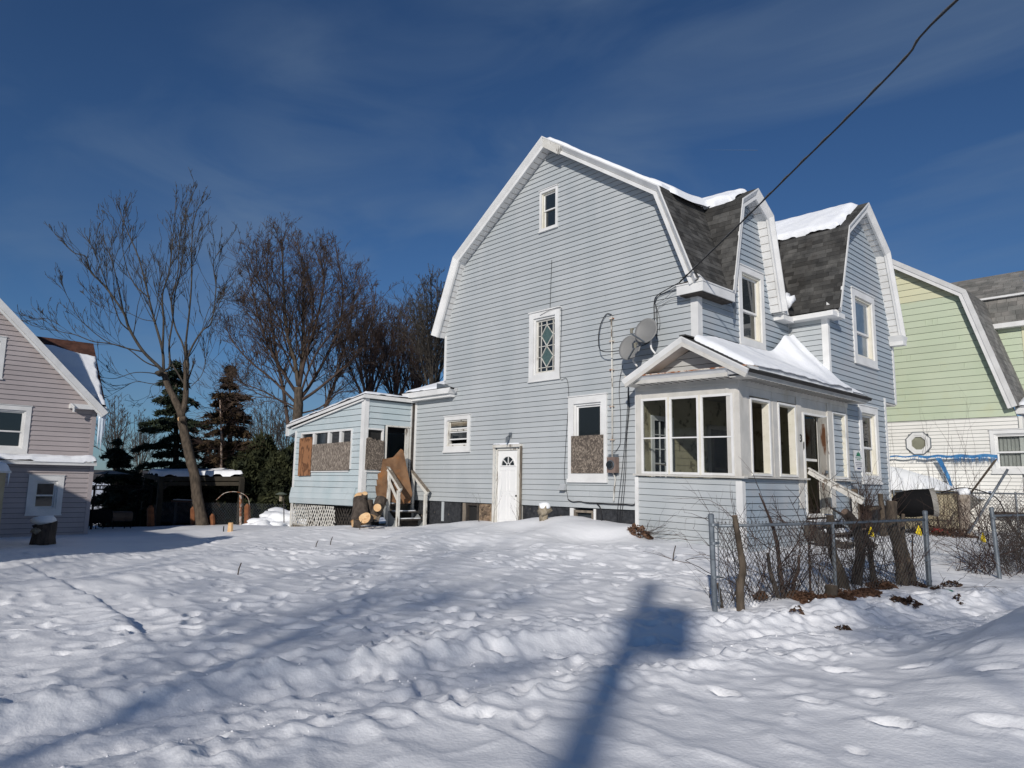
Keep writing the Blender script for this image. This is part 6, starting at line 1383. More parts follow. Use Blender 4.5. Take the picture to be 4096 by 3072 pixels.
trunk([(1597, 195), (1600, 370), (1640, 520), (1668, 680), (1682, 805)], [.085, .085, .085, .09, .105], .20, 'sawn_trunk', 'thickest sawn trunk with a vertical groove near the right post', 'tree trunk', barkl_m)
trunk([(1682, 290), (1680, 470), (1715, 620), (1742, 700), (1755, 800)], [.03, .045, .055, .06, .07], .26, 'sawn_trunk', 'grey curved trunk behind the thickest one near the right post', 'tree trunk', barkl_m)
trunk([(1752, 440), (1750, 560), (1752, 700)], [.012, .014, .016], .30, 'sawn_trunk', 'thin straight stem close to the right post', 'tree trunk', barkr_m, cut=0)
trunk([(915, 590), (908, 700), (875, 790), (868, 890)], [.012, .025, .03, .035], .10, 'sawn_trunk', 'short reddish forked stem behind the left half of the fence', 'tree trunk', barkr_m, cut=0)
trunk([(985, 500), (990, 640), (995, 760), (1000, 900)], [.012, .014, .016, .018], .10, 'sawn_trunk', 'thin upright stem left of the middle post', 'tree trunk', barkr_m, cut=0)
trunk([(1155, 812), (1153, 870), (1155, 945)], [.085, .088, .11], -.38, 'tree_stump', 'short pale cut stump among the leaves in front of the fence', 'tree stump', barkl_m, grp=None)
trunk([(312, 800), (330, 870), (350, 965)], [.018, .022, .03], .06, 'sawn_trunk', 'stub leaning against the foot of the left post', 'tree trunk', bark_m)
# brush between the trunks
rb_ = random.Random(17); brush = MB()
def curl_stem(p, d, L_, r, sg=7, curl=.22, grav=0.0, mb=None, dep=1):
    pts = [Vector(p)]; q = Vector(p); d = Vector(d).normalized()
    for i in range(sg):
        d = (d + Vector((rb_.uniform(-1, 1), rb_.uniform(-1, 1), rb_.uniform(-1, 1))) * curl + Vector((0, 0, grav))).normalized(); q = q + d * L_ / sg; pts.append(Vector(q))
        if dep and rb_.random() < .38: curl_stem(q, d + Vector((rb_.uniform(-1, 1), rb_.uniform(-1, 1), rb_.uniform(-.6, .8))), L_ * rb_.uniform(.3, .6), r * .6, 4, curl, grav, mb, dep - 1)
    mb.tube(pts, [r * (1 - .6 * i / sg) for i in range(sg + 1)], 3, cap=False)
for k in range(165):
    s_ = rb_.uniform(.16, .95) * FL; p = Vector((FA.x, FA.y, 0)) + fdir * s_ - fn * rb_.uniform(.02, .55); p.z = gh_at(p.x, p.y) - .02
    if rb_.random() < .45: p.z += rb_.uniform(.1, .8)
    curl_stem(p, (rb_.uniform(-.6, .6), rb_.uniform(-.8, .8), rb_.uniform(.1, 1.3)), rb_.uniform(.5, 1.25), rb_.uniform(.0045, .010), mb=brush, dep=2)
tag(brush.build('brush', barkr_m, None, fix=False), 'tangle of leafless stems growing through the chain-link fence', 'brush', kind='stuff')
lf = []
for (u, v, rr_) in ((880, 900, .18), (960, 925, .25), (1050, 930, .28), (1200, 920, .3), (1290, 900, .38), (1380, 900, .30), (1430, 890, .22), (1520, 840, .28), (1560, 830, .2), (630, 925, .12)):
    p = ong(*Z27(u, v)); lf.append((p.x, p.y, rr_ * .8))
leaves('leaf_litter', lf, 9000, .026, leaf_m, 'drift of brown dead leaves along the foot of the fence', 'leaves', 21, h=.09)
for i, (u, v, rr_, lb, n_) in enumerate(((1700, 940, .20, 'dark leaf debris patch on the snow bank right of the stump', 330), (1790, 800, .16, 'leaf debris at the foot of the right fence post', 130), (2040, 810, .16, 'dark debris scraps beside the path entrance', 110), (1950, 850, .13, 'scattered debris between the gate posts', 70), (2090, 905, .08, 'small dark scrap nearest the path', 30), (900, 1055, .09, 'dark hollow with leaf scraps in the front snow bank', 40), (1235, 1050, .08, 'dark pocket in the snow bank below the leaves', 40))):
    p = ong(*Z27(u, v)); leaves('debris_patch', [(p.x, p.y, rr_)], n_, .032, soil_m, lb, 'debris', 60 + i, h=.07)
p = ong(*Z27(2000, 872)); snow_patch('plastic_scrap', (p.x - .08, p.y - .12, p.z + .01), (.14, .05, 0), (-.02, .32, .02), (0, 0, 1), 12, 12, .02, 'scrap of green plastic film on the snow by the gap in the fence', cat='litter', edge=.04, rag=.04, seedv=31, m=teal_m, kind=None)
for i, (sx_, sy_, lb, D) in enumerate(((3484, 2130, 'yellow marker flag seen through the fence by the bent trunk', 20.5), (3675, 2125, 'yellow marker flag just left of the right fence post', 20.0), (3932, 2153, 'yellow marker flag in the gap between the two fences', 20.0))):
    c = ond(sx_, sy_, 17.2 if i < 2 else 18.2); zg = gh_at(c.x, c.y); t = thing('marker_flag', lb, 'flag', (c.x, c.y, zg), 'yellow marker flags')
    q = MB(); q.tube([(c.x, c.y, zg - .05), (c.x, c.y, c.z + .12)], .004, 4); q.build('wire', galv_m, t)
    q = MB(); o1 = Vector((.5, .5, 0)).normalized(); cc = Vector(c); w = .085
    q.add([cc + Vector((0, 0, .15)), cc - o1 * w + Vector((0, .02, -.04)), cc - o1 * .02 + Vector((.02, -.03, -.09)), cc + o1 * w * .9 + Vector((0, 0, -.11)), cc + o1 * .05 + Vector((0, .03, .03))], [(0, 1, 2), (0, 2, 3), (0, 3, 4)]); q.build('flag_sheet', yflag_m, t)
# second stretch of fence on the right
GA = ong(4000, 2313); f2 = thing('chain_link_fence', 'chain-link fence at the right edge smothered in a bare thicket', 'fence', tuple(GA))
post(f2, tuple(GA), 1.30 - GA.z, .037, lean=(-.05, 0)); GB = GA + fdir * 4.6
chain_link(f2, (GA.x + fdir.x * .1, GA.y + fdir.y * .1, 0), (GB.x, GB.y, 0), .05, 1.15)
post(f2, tuple(GB), 1.25, .037); q = MB(); q.tube([Vector((GA.x, GA.y, 1.16)), Vector((GB.x, GB.y, 1.16))], .02, 8); q.build('top_rail', galv_m, f2)
for z in (1.1, .72): q = MB(); c = Vector((GA.x - .03, GA.y, z)); q.tube([c, c + Vector((0, 0, .035))], .042, 12); q.build('tension_band', galv_m, f2)
th_ = MB()
for k in range(300):
    p = Vector((GA.x, GA.y, 0)) + fdir * rb_.uniform(.05, 3.6) - fn * rb_.uniform(-.12, .9); p.z = gh_at(p.x, p.y) + rb_.choice([0, 0, rb_.uniform(.1, .9)])
    curl_stem(p, (rb_.uniform(-.8, .8), rb_.uniform(-.9, .9), rb_.uniform(.2, 1.3)), rb_.uniform(.5, 1.3), rb_.uniform(.004, .009), mb=th_, curl=.26, grav=-.02, dep=2)
tag(th_.build('thicket', barkr_m, None, fix=False), 'dense bare thicket tangled in the fence at the right edge', 'brush', kind='stuff')
t = thing('fallen_limb', 'grey limb leaning diagonally inside the right-hand thicket', 'branch', (GA.x, GA.y + .5, 0)); q = MB(); a = ond(4025, 2075, 16.6); b_ = ond(4094, 2170, 16.4); q.tube([a, a + (b_ - a) * 2.2], [.035, .045], 8); q.build('limb', barkl_m, t, smooth=True)
# thin stems poking from the snow
for i, (sx_, sy_, h_, lb) in enumerate(((2690, 2218, .28, 'single short dark stick standing in the snow left of the fence'), (1438, 2118, .25, 'small twig in the snow right of the logs'), (1320, 2180, .2, 'curved twig poking out of the yard snow'), (1262, 2188, .14, 'tiny dark twig tip in the yard snow'), (950, 2300, .2, 'forked twig in the middle of the yard'))):
    p = ong(sx_, sy_); q = MB(); q.tube([p - Vector((0, 0, .05)), p + Vector((.02, .01, h_ * .5)), p + Vector((.05, .03, h_))], [.012, .011, .010], 5); tag(q.build('twig', bark_m, None, org=tuple(p)), lb, 'twig', 'twigs in the snow')
twigs('snow_twigs', tuple(ong(2840, 2390)), 5, .4, .005, bark_m, 'few thin twigs in the snow left of the fence post', 'twig', 71, up_=.6, spread=.9)

# ================================================================ TREES
class Segs:
    """collects tapering branch pieces and writes them as one mesh of three-sided prisms"""
    def __init__(s): s.a = []; s.b = []; s.r = []
    def line(s, pts, r0, r1):
        n = len(pts) - 1
        for i in range(n):
            s.a.append(tuple(pts[i])); s.b.append(tuple(pts[i + 1])); s.r.append((r0 + (r1 - r0) * i / n, r0 + (r1 - r0) * (i + 1) / n))
    def build(s, name, m, parent):
        a = np.array(s.a); b = np.array(s.b); r = np.array(s.r); d = b - a; d /= np.linalg.norm(d, axis=1)[:, None] + 1e-9
        ref = np.where(np.abs(d[:, 2:3]) < .9, np.array([[0, 0, 1.0]]), np.array([[1.0, 0, 0]])); u = np.cross(d, ref); u /= np.linalg.norm(u, axis=1)[:, None]; v = np.cross(d, u)
        rings = []
        for p, rr_ in ((a, r[:, 0]), (b, r[:, 1])):
            for j in range(3):
                an = 2 * pi * j / 3; rings.append(p + (u * cos(an) + v * sin(an)) * rr_[:, None])
        V = np.stack(rings, 1).reshape(-1, 3); k = np.arange(len(a))[:, None] * 6
        F = np.concatenate([k + np.array([[0, 1, 4, 3]]), k + np.array([[1, 2, 5, 4]]), k + np.array([[2, 0, 3, 5]])])
        return npmesh(name, V, F, m, parent)
def rv(rg): return Vector((rg.gauss(0, 1), rg.gauss(0, 1), rg.gauss(0, 1)))
def grow(S, rg, p, d, L_, r, dep, up_=.25, curl=.16, n=5, kids=3, kl=.5, ang=.8, rmin=.004):
    pts = [Vector(p)]; q = Vector(p); d = Vector(d).normalized(); where = []
    for i in range(n):
        d = (d + rv(rg) * curl * .5 + Vector((0, 0, up_ * .3))).normalized(); q = q + d * (L_ / n); pts.append(Vector(q)); where.append((Vector(q), Vector(d), (i + 1) / n))
    S.line(pts, r, max(rmin, r * .35))
    if dep <= 0: return
    for k in range(kids):
        q, dd, t = where[rg.randrange(max(0, n // 3 - 1), n)]
        nd = (dd + (rv(rg) - dd * 0).normalized() * ang + Vector((0, 0, up_ * .6))).normalized()
        grow(S, rg, q, nd, L_ * kl * rg.uniform(.6, 1.25), max(rmin, r * .5), dep - 1, up_, curl, max(3, n - 1), kids, kl, ang, rmin)
def limb_tree(name, label, cat, crop, trunkpx, limbs, D, m_tr, m_br, rscale, side, seedv, group=None, depth_spread=3.0, base_z=None, cuts=(), rmin=.006):
    """crop = (x0, y0, scale): limb pixels are read there; depth of every limb leaves the trunk plane gradually."""
    rg = random.Random(seedv); X = lambda p, dz=0: ond(crop[0] + p[0] * crop[2], crop[1] + p[1] * crop[2], D + dz)
    tp = [X(p) for p, r in trunkpx]; rr_ = [r for p, r in trunkpx]
    t = thing(name, label, cat, tuple(tp[0]), group)
    sp = spline(tp, 5); rs = np.interp(np.linspace(0, 1, len(sp)), np.linspace(0, 1, len(rr_)), rr_)
    q = MB(); q.tube(sp, [r * rg.uniform(.95, 1.05) for r in rs], 14); q.build('trunk', m_tr, t, smooth=True)
    S = Segs()
    for li in limbs:
        px, r0, r1 = li[0], li[1], li[2]; dz = li[3] if len(li) > 3 else rg.uniform(-1, 1) * depth_spread
        n = len(px); P = [X(p, dz * (i / (n - 1))) for i, p in enumerate(px)]; sp = spline(P, 5)
        rs = [r0 + (r1 - r0) * i / (len(sp) - 1) for i in range(len(sp))]
        q = MB(); q.tube(sp, rs, 7); q.build('limb', m_br if r0 < .1 else m_tr, t, smooth=True)
        Ltot = sum((sp[i + 1] - sp[i]).length for i in range(len(sp) - 1))
        for k in range(int(Ltot * side['den'])):
            f = rg.uniform(side.get('from', .25), 1.0) ** .85; i = min(len(sp) - 2, int(f * (len(sp) - 1))); p = sp[i] + (sp[i + 1] - sp[i]) * rg.random(); d = (sp[i + 1] - sp[i]).normalized()
            nd = (d + rv(rg).normalized() * side['ang'] + Vector((0, 0, side['up']))).normalized()
            grow(S, rg, p, nd, side['L'] * (1.25 - .9 * f) * rg.uniform(.5, 1.2), max(rmin, rs[i] * .42), side['dep'], side['up'], side['curl'], side.get('n', 5), side['kids'], side.get('kl', .5), side.get('ka', .7), rmin)
        grow(S, rg, sp[-1], (sp[-1] - sp[-2]).normalized(), side['L'] * .22, r1, side['dep'], side['up'], side['curl'], 4, side['kids'], .5, .5, rmin)
    S.build('crown', m_br, t)
    return t
# A: bare tree with the bent trunk, left
cA = (150, 750, .8929)
f_ = lambda pts: [((x - 150) / .8929, (y - 750) / .8929) for x, y in pts]
trA = [((p), r) for p, r in zip(f_([(808, 2108), (803, 2060), (788, 1981), (779, 1904), (762, 1840), (744, 1760), (730, 1700), (722, 1650), (700, 1600), (672, 1545), (656, 1490)]), (.30, .25, .235, .225, .215, .21, .19, .165, .15, .145, .135))]
limA = [(f_([(726, 1672), (742, 1600), (745, 1530), (746, 1438)]), .14, .12, .3),
  ([(667, 772), (650, 700), (615, 620), (600, 500), (630, 380), (640, 200), (700, 20)], 0.048, 0.014, 1.0), ([(667, 772), (665, 700), (680, 560), (690, 430), (690, 300), (700, 150), (730, 70)], 0.054, 0.012, -1.2),
  ([(667, 772), (700, 700), (740, 640), (780, 600), (800, 440), (790, 330), (860, 230)], 0.051, 0.011, .5), ([(670, 770), (720, 690), (780, 520), (860, 495)], 0.022, 0.007, 1.5), ([(800, 450), (830, 440), (885, 400)], 0.016, 0.007, .8),
  ([(566, 830), (540, 800), (470, 730), (410, 630), (385, 560), (300, 440), (240, 380), (215, 310), (160, 290), (90, 222)], 0.083, 0.011, -1.5), ([(565, 830), (560, 730), (525, 600), (500, 500), (455, 320), (400, 190), (370, 110)], 0.071, 0.012, .6),
  ([(560, 740), (565, 600), (560, 480), (590, 380), (605, 250), (620, 60)], 0.054, 0.011, -1.0), ([(566, 820), (592, 800), (590, 700), (605, 600), (615, 480), (640, 380), (660, 240), (665, 60)], 0.054, 0.011, 1.4),
  ([(410, 640), (370, 600), (340, 520), (290, 380), (260, 290), (265, 220)], 0.032, 0.009, -1.0), ([(385, 555), (360, 430), (330, 320), (300, 240), (290, 150)], 0.029, 0.009, 1.0), ([(500, 495), (440, 440), (400, 360), (380, 250), (390, 130)], 0.032, 0.009, 1.2),
  ([(470, 735), (400, 720), (330, 700), (250, 690), (170, 660), (90, 640), (50, 590), (5, 590)], 0.035, 0.007, -.8), ([(540, 805), (480, 780), (400, 720), (310, 690), (200, 600), (140, 500), (115, 450)], 0.032, 0.007, -2), ([(545, 840), (500, 830), (430, 830), (350, 855), (280, 850)], 0.025, 0.009, -1.5),
  ([(560, 870), (520, 880), (440, 870), (380, 900), (330, 930)], 0.022, 0.007, -1), ([(545, 870), (510, 890), (500, 930), (480, 960)], 0.013, 0.004, .5), ([(530, 600), (470, 590), (400, 560), (330, 560), (230, 500)], 0.019, 0.005, -.5), ([(690, 890), (740, 830), (765, 700), (790, 600)], 0.019, 0.007, 1)]
treeA = limb_tree('bare_tree', 'tall bare tree with a bent trunk leaning left in front of the spruces', 'tree', cA, trA, limA, 32.7, barkl_m, barkg_m, 1, dict(den=2.4, ang=.72, up=.30, L=2.3, dep=2, kids=3, curl=.14, n=5, kl=.45, ka=.6), 5, depth_spread=1.5, rmin=.0085)
q = MB(); c = ond(719, 1676, 32.35); q.tube([c + Vector((.2, .2, 0)), c], [.14, .11], 10); q.build('branch_stub', barkl_m, treeA, smooth=True); q = MB(); q.tube([c, c - fw * .02], .10, 10); q.build('cut_face', cut_m, treeA)
sq = thing('squirrel_nest', 'small grey ball of leaves in the main fork of the bent bare tree', 'nest', tuple(ond(638, 1492, 32.3))); lump('leaf_ball', tuple(ond(638, 1492, 32.3)), .16, barkg_m, seed=8, parent=sq, squash=(1.2, 1, .8), rough=.5)
# B: dense tree behind the rear porch
cB = (900, 900, .8403)
trB = [((345, 1010), .27), ((345, 925), .235), ((350, 840), .215), ((350, 770), .19)]
limB = [([(350, 765), (330, 640), (300, 540), (285, 400), (275, 200), (270, 75)], 0.106, 0.020, -.8), ([(350, 765), (367, 650), (375, 540), (370, 400), (375, 250), (350, 100)], 0.117, 0.020, 1), ([(352, 780), (380, 640), (440, 440), (470, 250), (430, 115)], 0.090, 0.020, -1.2),
  ([(355, 830), (400, 770), (470, 650), (545, 480), (560, 300), (530, 130)], 0.090, 0.020, 1.2), ([(355, 840), (430, 790), (540, 700), (640, 600), (700, 460), (715, 335)], 0.080, 0.017, 0), ([(340, 800), (270, 690), (200, 560), (150, 400), (110, 200)], 0.080, 0.017, -1.5),
  ([(340, 850), (230, 740), (120, 650), (40, 560), (10, 500)], 0.064, 0.014, .5), ([(338, 885), (200, 800), (100, 760), (70, 740)], 0.042, 0.014, 1.5), ([(343, 870), (250, 830), (170, 820), (90, 840)], 0.037, 0.010, -1), ([(305, 985), (280, 800), (250, 650), (220, 450), (200, 250), (205, 130)], 0.090, 0.017, 2),
  ([(440, 980), (480, 860), (520, 760), (550, 640), (600, 450), (620, 250)], 0.095, 0.017, 2.2), ([(360, 800), (420, 640), (500, 520), (590, 420), (640, 300)], 0.053, 0.014, -2.5), ([(330, 700), (260, 560), (180, 460), (90, 380)], 0.048, 0.014, 2.8), ([(375, 600), (420, 420), (400, 250), (330, 90)], 0.048, 0.014, 3.2), ([(300, 600), (240, 400), (160, 260), (150, 120)], 0.042, 0.014, -3), ([(350, 900), (450, 870), (540, 800), (600, 790)], 0.042, 0.010, 1)]
limb_tree('bare_maple', 'broad dense bare maple behind the rear porch', 'tree', cB, trB, limB, 33.0, barkl_m, barkm_m, 1, dict(den=6.0, ang=.85, up=.20, L=2.2, dep=3, kids=3, curl=.18, n=4, kl=.52, ka=.75, **{'from': .12}), 11, rmin=.0064)
# C: the trees behind between maple and house
def broom(name, label, px, pyb, pyt, D, wpx, seedv, m1, m2, den=3.5, nl=8, group=None, rmin=.008, L_=2.2, dep=3):
    rg = random.Random(seedv); H_ = pyb - pyt; tr = [((px, pyb), .30), ((px + rg.uniform(-8, 8), pyb - H_ * .12), .24), ((px + rg.uniform(-10, 10), pyb - H_ * .25), .20)]
    lim = []
    for k in range(nl):
        f = (k + .5) / nl * 2 - 1; e = wpx * f; top = pyt + H_ * .22 * abs(f) ** 1.5 + rg.uniform(0, H_ * .08); y0 = pyb - H_ * rg.uniform(.12, .3)
        x0 = px + rg.uniform(-4, 4); lim.append(([(x0, y0), (x0 + e * .35, y0 - (y0 - top) * .3), (x0 + e * .75, y0 - (y0 - top) * .62), (x0 + e, top)], .085, .016))
    return limb_tree(name, label, 'tree', (0, 0, 1), tr, lim, D, m1, m2, 1, dict(den=den, ang=.85, up=.22, L=L_, dep=dep, kids=3, curl=.18, n=4, kl=.52, ka=.75, **{'from': .12}), seedv, group, rmin=rmin)
grp = 'bare trees between the maple and the blue house'
broom('bare_tree', 'bare purplish tree right behind the peak of the rear porch', 1475, 1760, 1215, 38, 120, 21, barkl_m, barkr_m, group=grp)
broom('bare_tree', 'bare rounded tree in the middle of the group behind the rear porch', 1580, 1760, 1245, 41, 125, 22, barkl_m, barkr_m, group=grp)
broom('bare_tree', 'bare tree with pale thick trunk partly hidden by the gable wall', 1738, 1760, 1110, 37, 85, 23, barkl_m, barkg_m, group=grp, den=3.8)
broom('bare_tree', 'dark low bare tree just left of the gable wall', 1660, 1780, 1250, 44, 95, 24, barkl_m, barkr_m, group=grp)
# far thin trees on the slope behind
grp = 'thin distant trees behind the yard'
for i, (px, pt, w, D, lb) in enumerate(((465, 1600, 55, 60, 'thin distant bare tree between the pink house and the spruces'), (560, 1640, 45, 66, 'thin distant bare tree left of the tall spruce'), (1075, 1560, 60, 62, 'thin distant bare tree between the brown spruce and the maple'), (1140, 1600, 50, 70, 'thin distant bare tree just left of the rear porch'), (1010, 1640, 45, 75, 'faint distant bare tree right of the brown spruce'))):
    broom('distant_tree', lb, px, 2010, pt, D, w, 31 + i, barkg_m, barkg_m, den=1.7, nl=6, group=grp, rmin=.014, L_=2.4, dep=2)
tb = thing('birch_tree', 'slender pale birch with fine drooping twigs in front of the brown spruce', 'tree', tuple(ond(885, 1990, 36)))
q = MB(); q.tube([ond(886, 1990, 36), ond(884, 1880, 36), ond(886, 1800, 36), ond(884, 1700, 36), ond(880, 1600, 36)], [.09, .075, .06, .045, .03], 7); q.build('trunk', M('birch_bark', (.42, .36, .31), (.25, .17, .13), scale=7, rough=.8), tb, smooth=True)
S = Segs(); rg = random.Random(3)
for k in range(60):
    p = ond(885 + rg.uniform(-3, 3), rg.uniform(1600, 1880), 36); grow(S, rg, p, (rg.uniform(-1, 1), rg.uniform(-1, 1), rg.uniform(.2, 1)), rg.uniform(.8, 1.8), .014, 2, -.15, .22, 5, 3, .55, .6, .007)
S.build('crown', barkr_m, tb)

def foliage(rg, centers, rad, n, size, flat=.5):
    """small needle sprays scattered round the given centres"""
    c = centers[rg.randint(0, len(centers), n)]; r = rad if np.isscalar(rad) else rad
    P = c + rg.normal(0, 1, (n, 3)) * r; e1 = rg.normal(0, 1, (n, 3)); e1[:, 2] *= flat; e1 /= np.linalg.norm(e1, axis=1)[:, None]; e2 = np.cross(e1, rg.normal(0, 1, (n, 3))); e2 /= np.linalg.norm(e2, axis=1)[:, None]
    s = size * rg.uniform(.5, 1.4, (n, 1)); return P, e1 * s, e2 * s * .32
def quads(P, a, b): 
    V = np.stack([P - a, P + b, P + a, P - b], 1).reshape(-1, 3); F = np.arange(len(P) * 4).reshape(-1, 4); return V, F
def spruce(name, label, px, pyb, pyt, D, wpx, m, seedv, gap=.25, dens=1.0, top=.0, group=None):
    rg = np.random.RandomState(seedv); base = ond(px, pyb, D); tip = ond(px, pyt, D); H_ = (tip - base).length; t = thing(name, label, 'tree', tuple(base), group)
    q = MB(); q.tube([base, base + (tip - base) * .5, tip], [.24, .14, .02], 8); q.build('trunk', bark_m, t, smooth=True); W = wpx / FPX * D; S = Segs(); C = []; E = []
    nlev = int(H_ / .34)
    for k in range(nlev):
        f = (k + rg.uniform(0, 1)) / nlev
        if f < .04: continue
        c = base + (tip - base) * f; env = W * (1 - f) ** .85 * (.75 + .35 * sin(k * 1.9 + seedv)) + .15
        for j in range(int(rg.randint(6, 11))):
            if rg.uniform() < gap * (1 - f): continue
            a = rg.uniform(0, 2 * pi); L_ = env * rg.uniform(.55, 1.15); d = Vector((cos(a), sin(a), rg.uniform(.0, .25))); pts = [c]
            for i in range(4): pts.append(c + Vector((d.x, d.y, 0)) * L_ * (i + 1) / 4 + Vector((0, 0, L_ * (.20 * (i + 1) / 4 - .40 * ((i + 1) / 4) ** 2 + .08 * ((i + 1) / 4) ** 4))))
            S.line(pts, .03, .008)
            m_ = int(L_ * 52 * dens) + 8; u_ = rg.uniform(.18, 1.05, m_); 
            for uu_ in u_:
                i = min(3, int(uu_ * 4)); p = pts[i] + (pts[i + 1] - pts[i]) * (uu_ * 4 - i); off = (1.1 - uu_) * .5 * L_ * .55; s_ = rg.uniform(-1, 1)
                C.append((p.x - d.y * s_ * off, p.y + d.x * s_ * off, p.z - abs(s_) * off * .25 - rg.uniform(0, .12))); E.append((d.x * .8 - d.y * s_, d.y * .8 + d.x * s_, -.25))
    tag(S.build('branches', bark_m, t), kind='stuff'); C = np.array(C); E = np.array(E) + rg.normal(0, .35, C.shape); n = len(C)
    E /= np.linalg.norm(E, axis=1)[:, None]; B = np.cross(E, rg.normal(0, 1, (n, 3))); B /= np.linalg.norm(B, axis=1)[:, None]; s = rg.uniform(.09, .24, (n, 1))
    C2 = C + rg.normal(0, .07, C.shape); V, F = quads(np.concatenate([C, C2]), np.concatenate([E * s, (E + rg.normal(0, .5, E.shape)) * s * .8]), np.concatenate([B * s * .22, B * s * .25])); npmesh('crown', V, F, m, t)
    return t
spruce('spruce_tree', 'tall dark green spruce behind the bent bare tree', 704, 2110, 1436, 38, 270, needle_m, 3, gap=.28, dens=1.6)
spruce('spruce_tree', 'browned spruce with a ragged top right of the dark spruce', 920, 2110, 1458, 37, 235, needleb_m, 8, gap=.15, dens=1.25)
spruce('spruce_tree', 'short dark spruce beside the right end of the pink house', 470, 2110, 1750, 39, 190, needle_m, 12, gap=.05, dens=1.6)
def bush(name, label, blobs, m, seedv, n, size, cat='bush', stems=True):
    rg = np.random.RandomState(seedv); P_ = []; A_ = []; B_ = []; c0 = ond(blobs[0][0], 2110, blobs[0][3]); t = thing(name, label, cat, (c0.x, c0.y, c0.z))
    for (px, py, rpx, D, rpy) in blobs:
        c = np.array(ond(px, py, D)); R = rpx / FPX * D; Rz = rpy / FPX * D; k = n
        u = rg.normal(0, 1, (k, 3)); u /= np.linalg.norm(u, axis=1)[:, None]; rr2 = rg.uniform(.35, 1.0, (k, 1)) ** .5
        lob = 1 + .22 * np.sin(u[:, :1] * 5 + px) * np.sin(u[:, 1:2] * 6 + py) + .16 * np.sin(u[:, 2:3] * 9 + seedv)
        p = c + u * rr2 * lob * np.array([R, R, Rz]); P_.append(p); e = rg.normal(0, 1, (k, 3)) * .6 + u * .9 + np.array([0, 0, .2]); e /= np.linalg.norm(e, axis=1)[:, None]; b = np.cross(e, rg.normal(0, 1, (k, 3))); b /= np.linalg.norm(b, axis=1)[:, None]; s = size * rg.uniform(.5, 1.5, (k, 1)); A_.append(e * s); B_.append(b * s * .3)
    V, F = quads(np.concatenate(P_), np.concatenate(A_), np.concatenate(B_)); npmesh('foliage', V, F, m, t)
    if stems: q = MB(); q.tube([ond(blobs[0][0], 2105, blobs[0][3]), ond(blobs[0][0], blobs[0][1], blobs[0][3])], .12, 6); q.build('stem', bark_m, t)
    return t
bush('yew_hedge', 'dark overgrown evergreen mass between the shelter and the rear porch', [(1050, 1900, 120, 36.5, 130), (1130, 1950, 90, 35.5, 130), (960, 1960, 110, 37, 120), (1090, 2040, 130, 36.5, 80), (1175, 1890, 60, 37, 90)], yew_m, 5, 15000, .15)
bush('evergreen_bush', 'dark evergreen bush filling the gap behind the shelter posts', [(800, 2020, 120, 40.5, 100), (690, 2040, 90, 40.5, 90), (870, 1960, 80, 39.5, 120), (590, 2040, 80, 41, 110), (500, 2020, 80, 41, 120)], yew_m, 6, 9000, .15)
# undergrowth beyond the rear fence and the wooded rise behind everything
rg_ = random.Random(9); S = Segs()
for k in range(900):
    px = rg_.uniform(430, 1180); D = rg_.uniform(37, 46); p = ond(px, 2110, D); p.z -= .3
    grow(S, rg_, p, (rg_.uniform(-.7, .7), rg_.uniform(-.7, .7), 1), rg_.uniform(.8, 2.4), .016, 1, .05, .25, 4, 3, .5, .8, .009)
tag(S.build('undergrowth', under_m, None), 'tangle of dark bare undergrowth behind the rear fence', 'brush', kind='stuff')
rg2 = np.random.RandomState(4); aa = np.linspace(radians(100), radians(200), 160); Vh = []; Fh = []
for i, a in enumerate(aa):
    for j, (R, z) in enumerate(((330, -12), (380, -3), (430, 2.6), (520, 5.8), (640, 2))):
        zz = z + (2.2 * float(fbm(np.array([a * 14.0]), np.array([j * 1.3]), 4, 80)[0]) if j > 1 else 0); Vh.append((R * cos(a), R * sin(a), zz))
n5 = 5
for i in range(len(aa) - 1):
    for j in range(n5 - 1): k = i * n5 + j; Fh.append((k, k + 1, k + 1 + n5, k + n5))
tag(npmesh('hills', np.array(Vh), np.array(Fh), M('wooded_hill', (.05, .045, .045), (.10, .09, .085), scale=.06, rough=1.0), smooth=True), kind='structure')

# ================================================================ NEIGHBOURING HOUSES
# pink house
PKX = -32.0; pk_ = thing('pink_house', 'pale pink clapboard house with a snowy cross roof and icicles at the left edge', 'house', (PKX, 2.0, -.6))
UW = Plane(0, PKX); LW = Plane(0, -31.2); LA = Plane(0, -31.2)
cu_ = on(383, 1649, 0, PKX); yc = cu_.y; ze = on(383, 1640, 0, PKX).z; r0 = on(0, 1236, 0, PKX + .02); r1_ = on(384, 1632, 0, PKX + .02); slope = (r0.z - r1_.z) / (r1_.y - r0.y)
HW = 4.3; zp_ = r1_.z + slope * HW; zl = on(369, 1821, 0, PKX).z - .25
upw = [on(113, 1626, 0, PKX), on(93, 1813, 0, PKX)]; uw1 = (upw[1].y - 1.62, upw[1].y + .11, upw[1].z, upw[0].z); t2 = on(29, 1351, 0, PKX); t3 = on(13, 1514, 0, PKX); uw2 = (t2.y - 1.55, t2.y - .02, t3.z, t2.z)
poly = [(yc - 2 * HW, zl), (yc, zl), (yc, ze), (yc - HW, zp_), (yc - 2 * HW, ze)]
hs_ = [hole(uw1, .17), hole(uw2, .17)]
pw = backing(UW, poly, hs_, 'upper_wall', back_m, pk_); clapboards(UW, poly, .185, hs_, pw, pink_m, zstart=zl, lip=.03, gap=.014)
window(UW, *uw1, pk_, casing=.17, jamb=.05, depth=.1, rail=.44, name='window', curtain=None, gm2=bglass_m if False else glass_m); window(UW, *uw2, pk_, casing=.17, jamb=.05, depth=.1, name='window')
MB().box(PKX + .001, PKX + .035, yc - .12, yc + .035, zl, ze - .05).build('corner_board', pink_m, pk_)
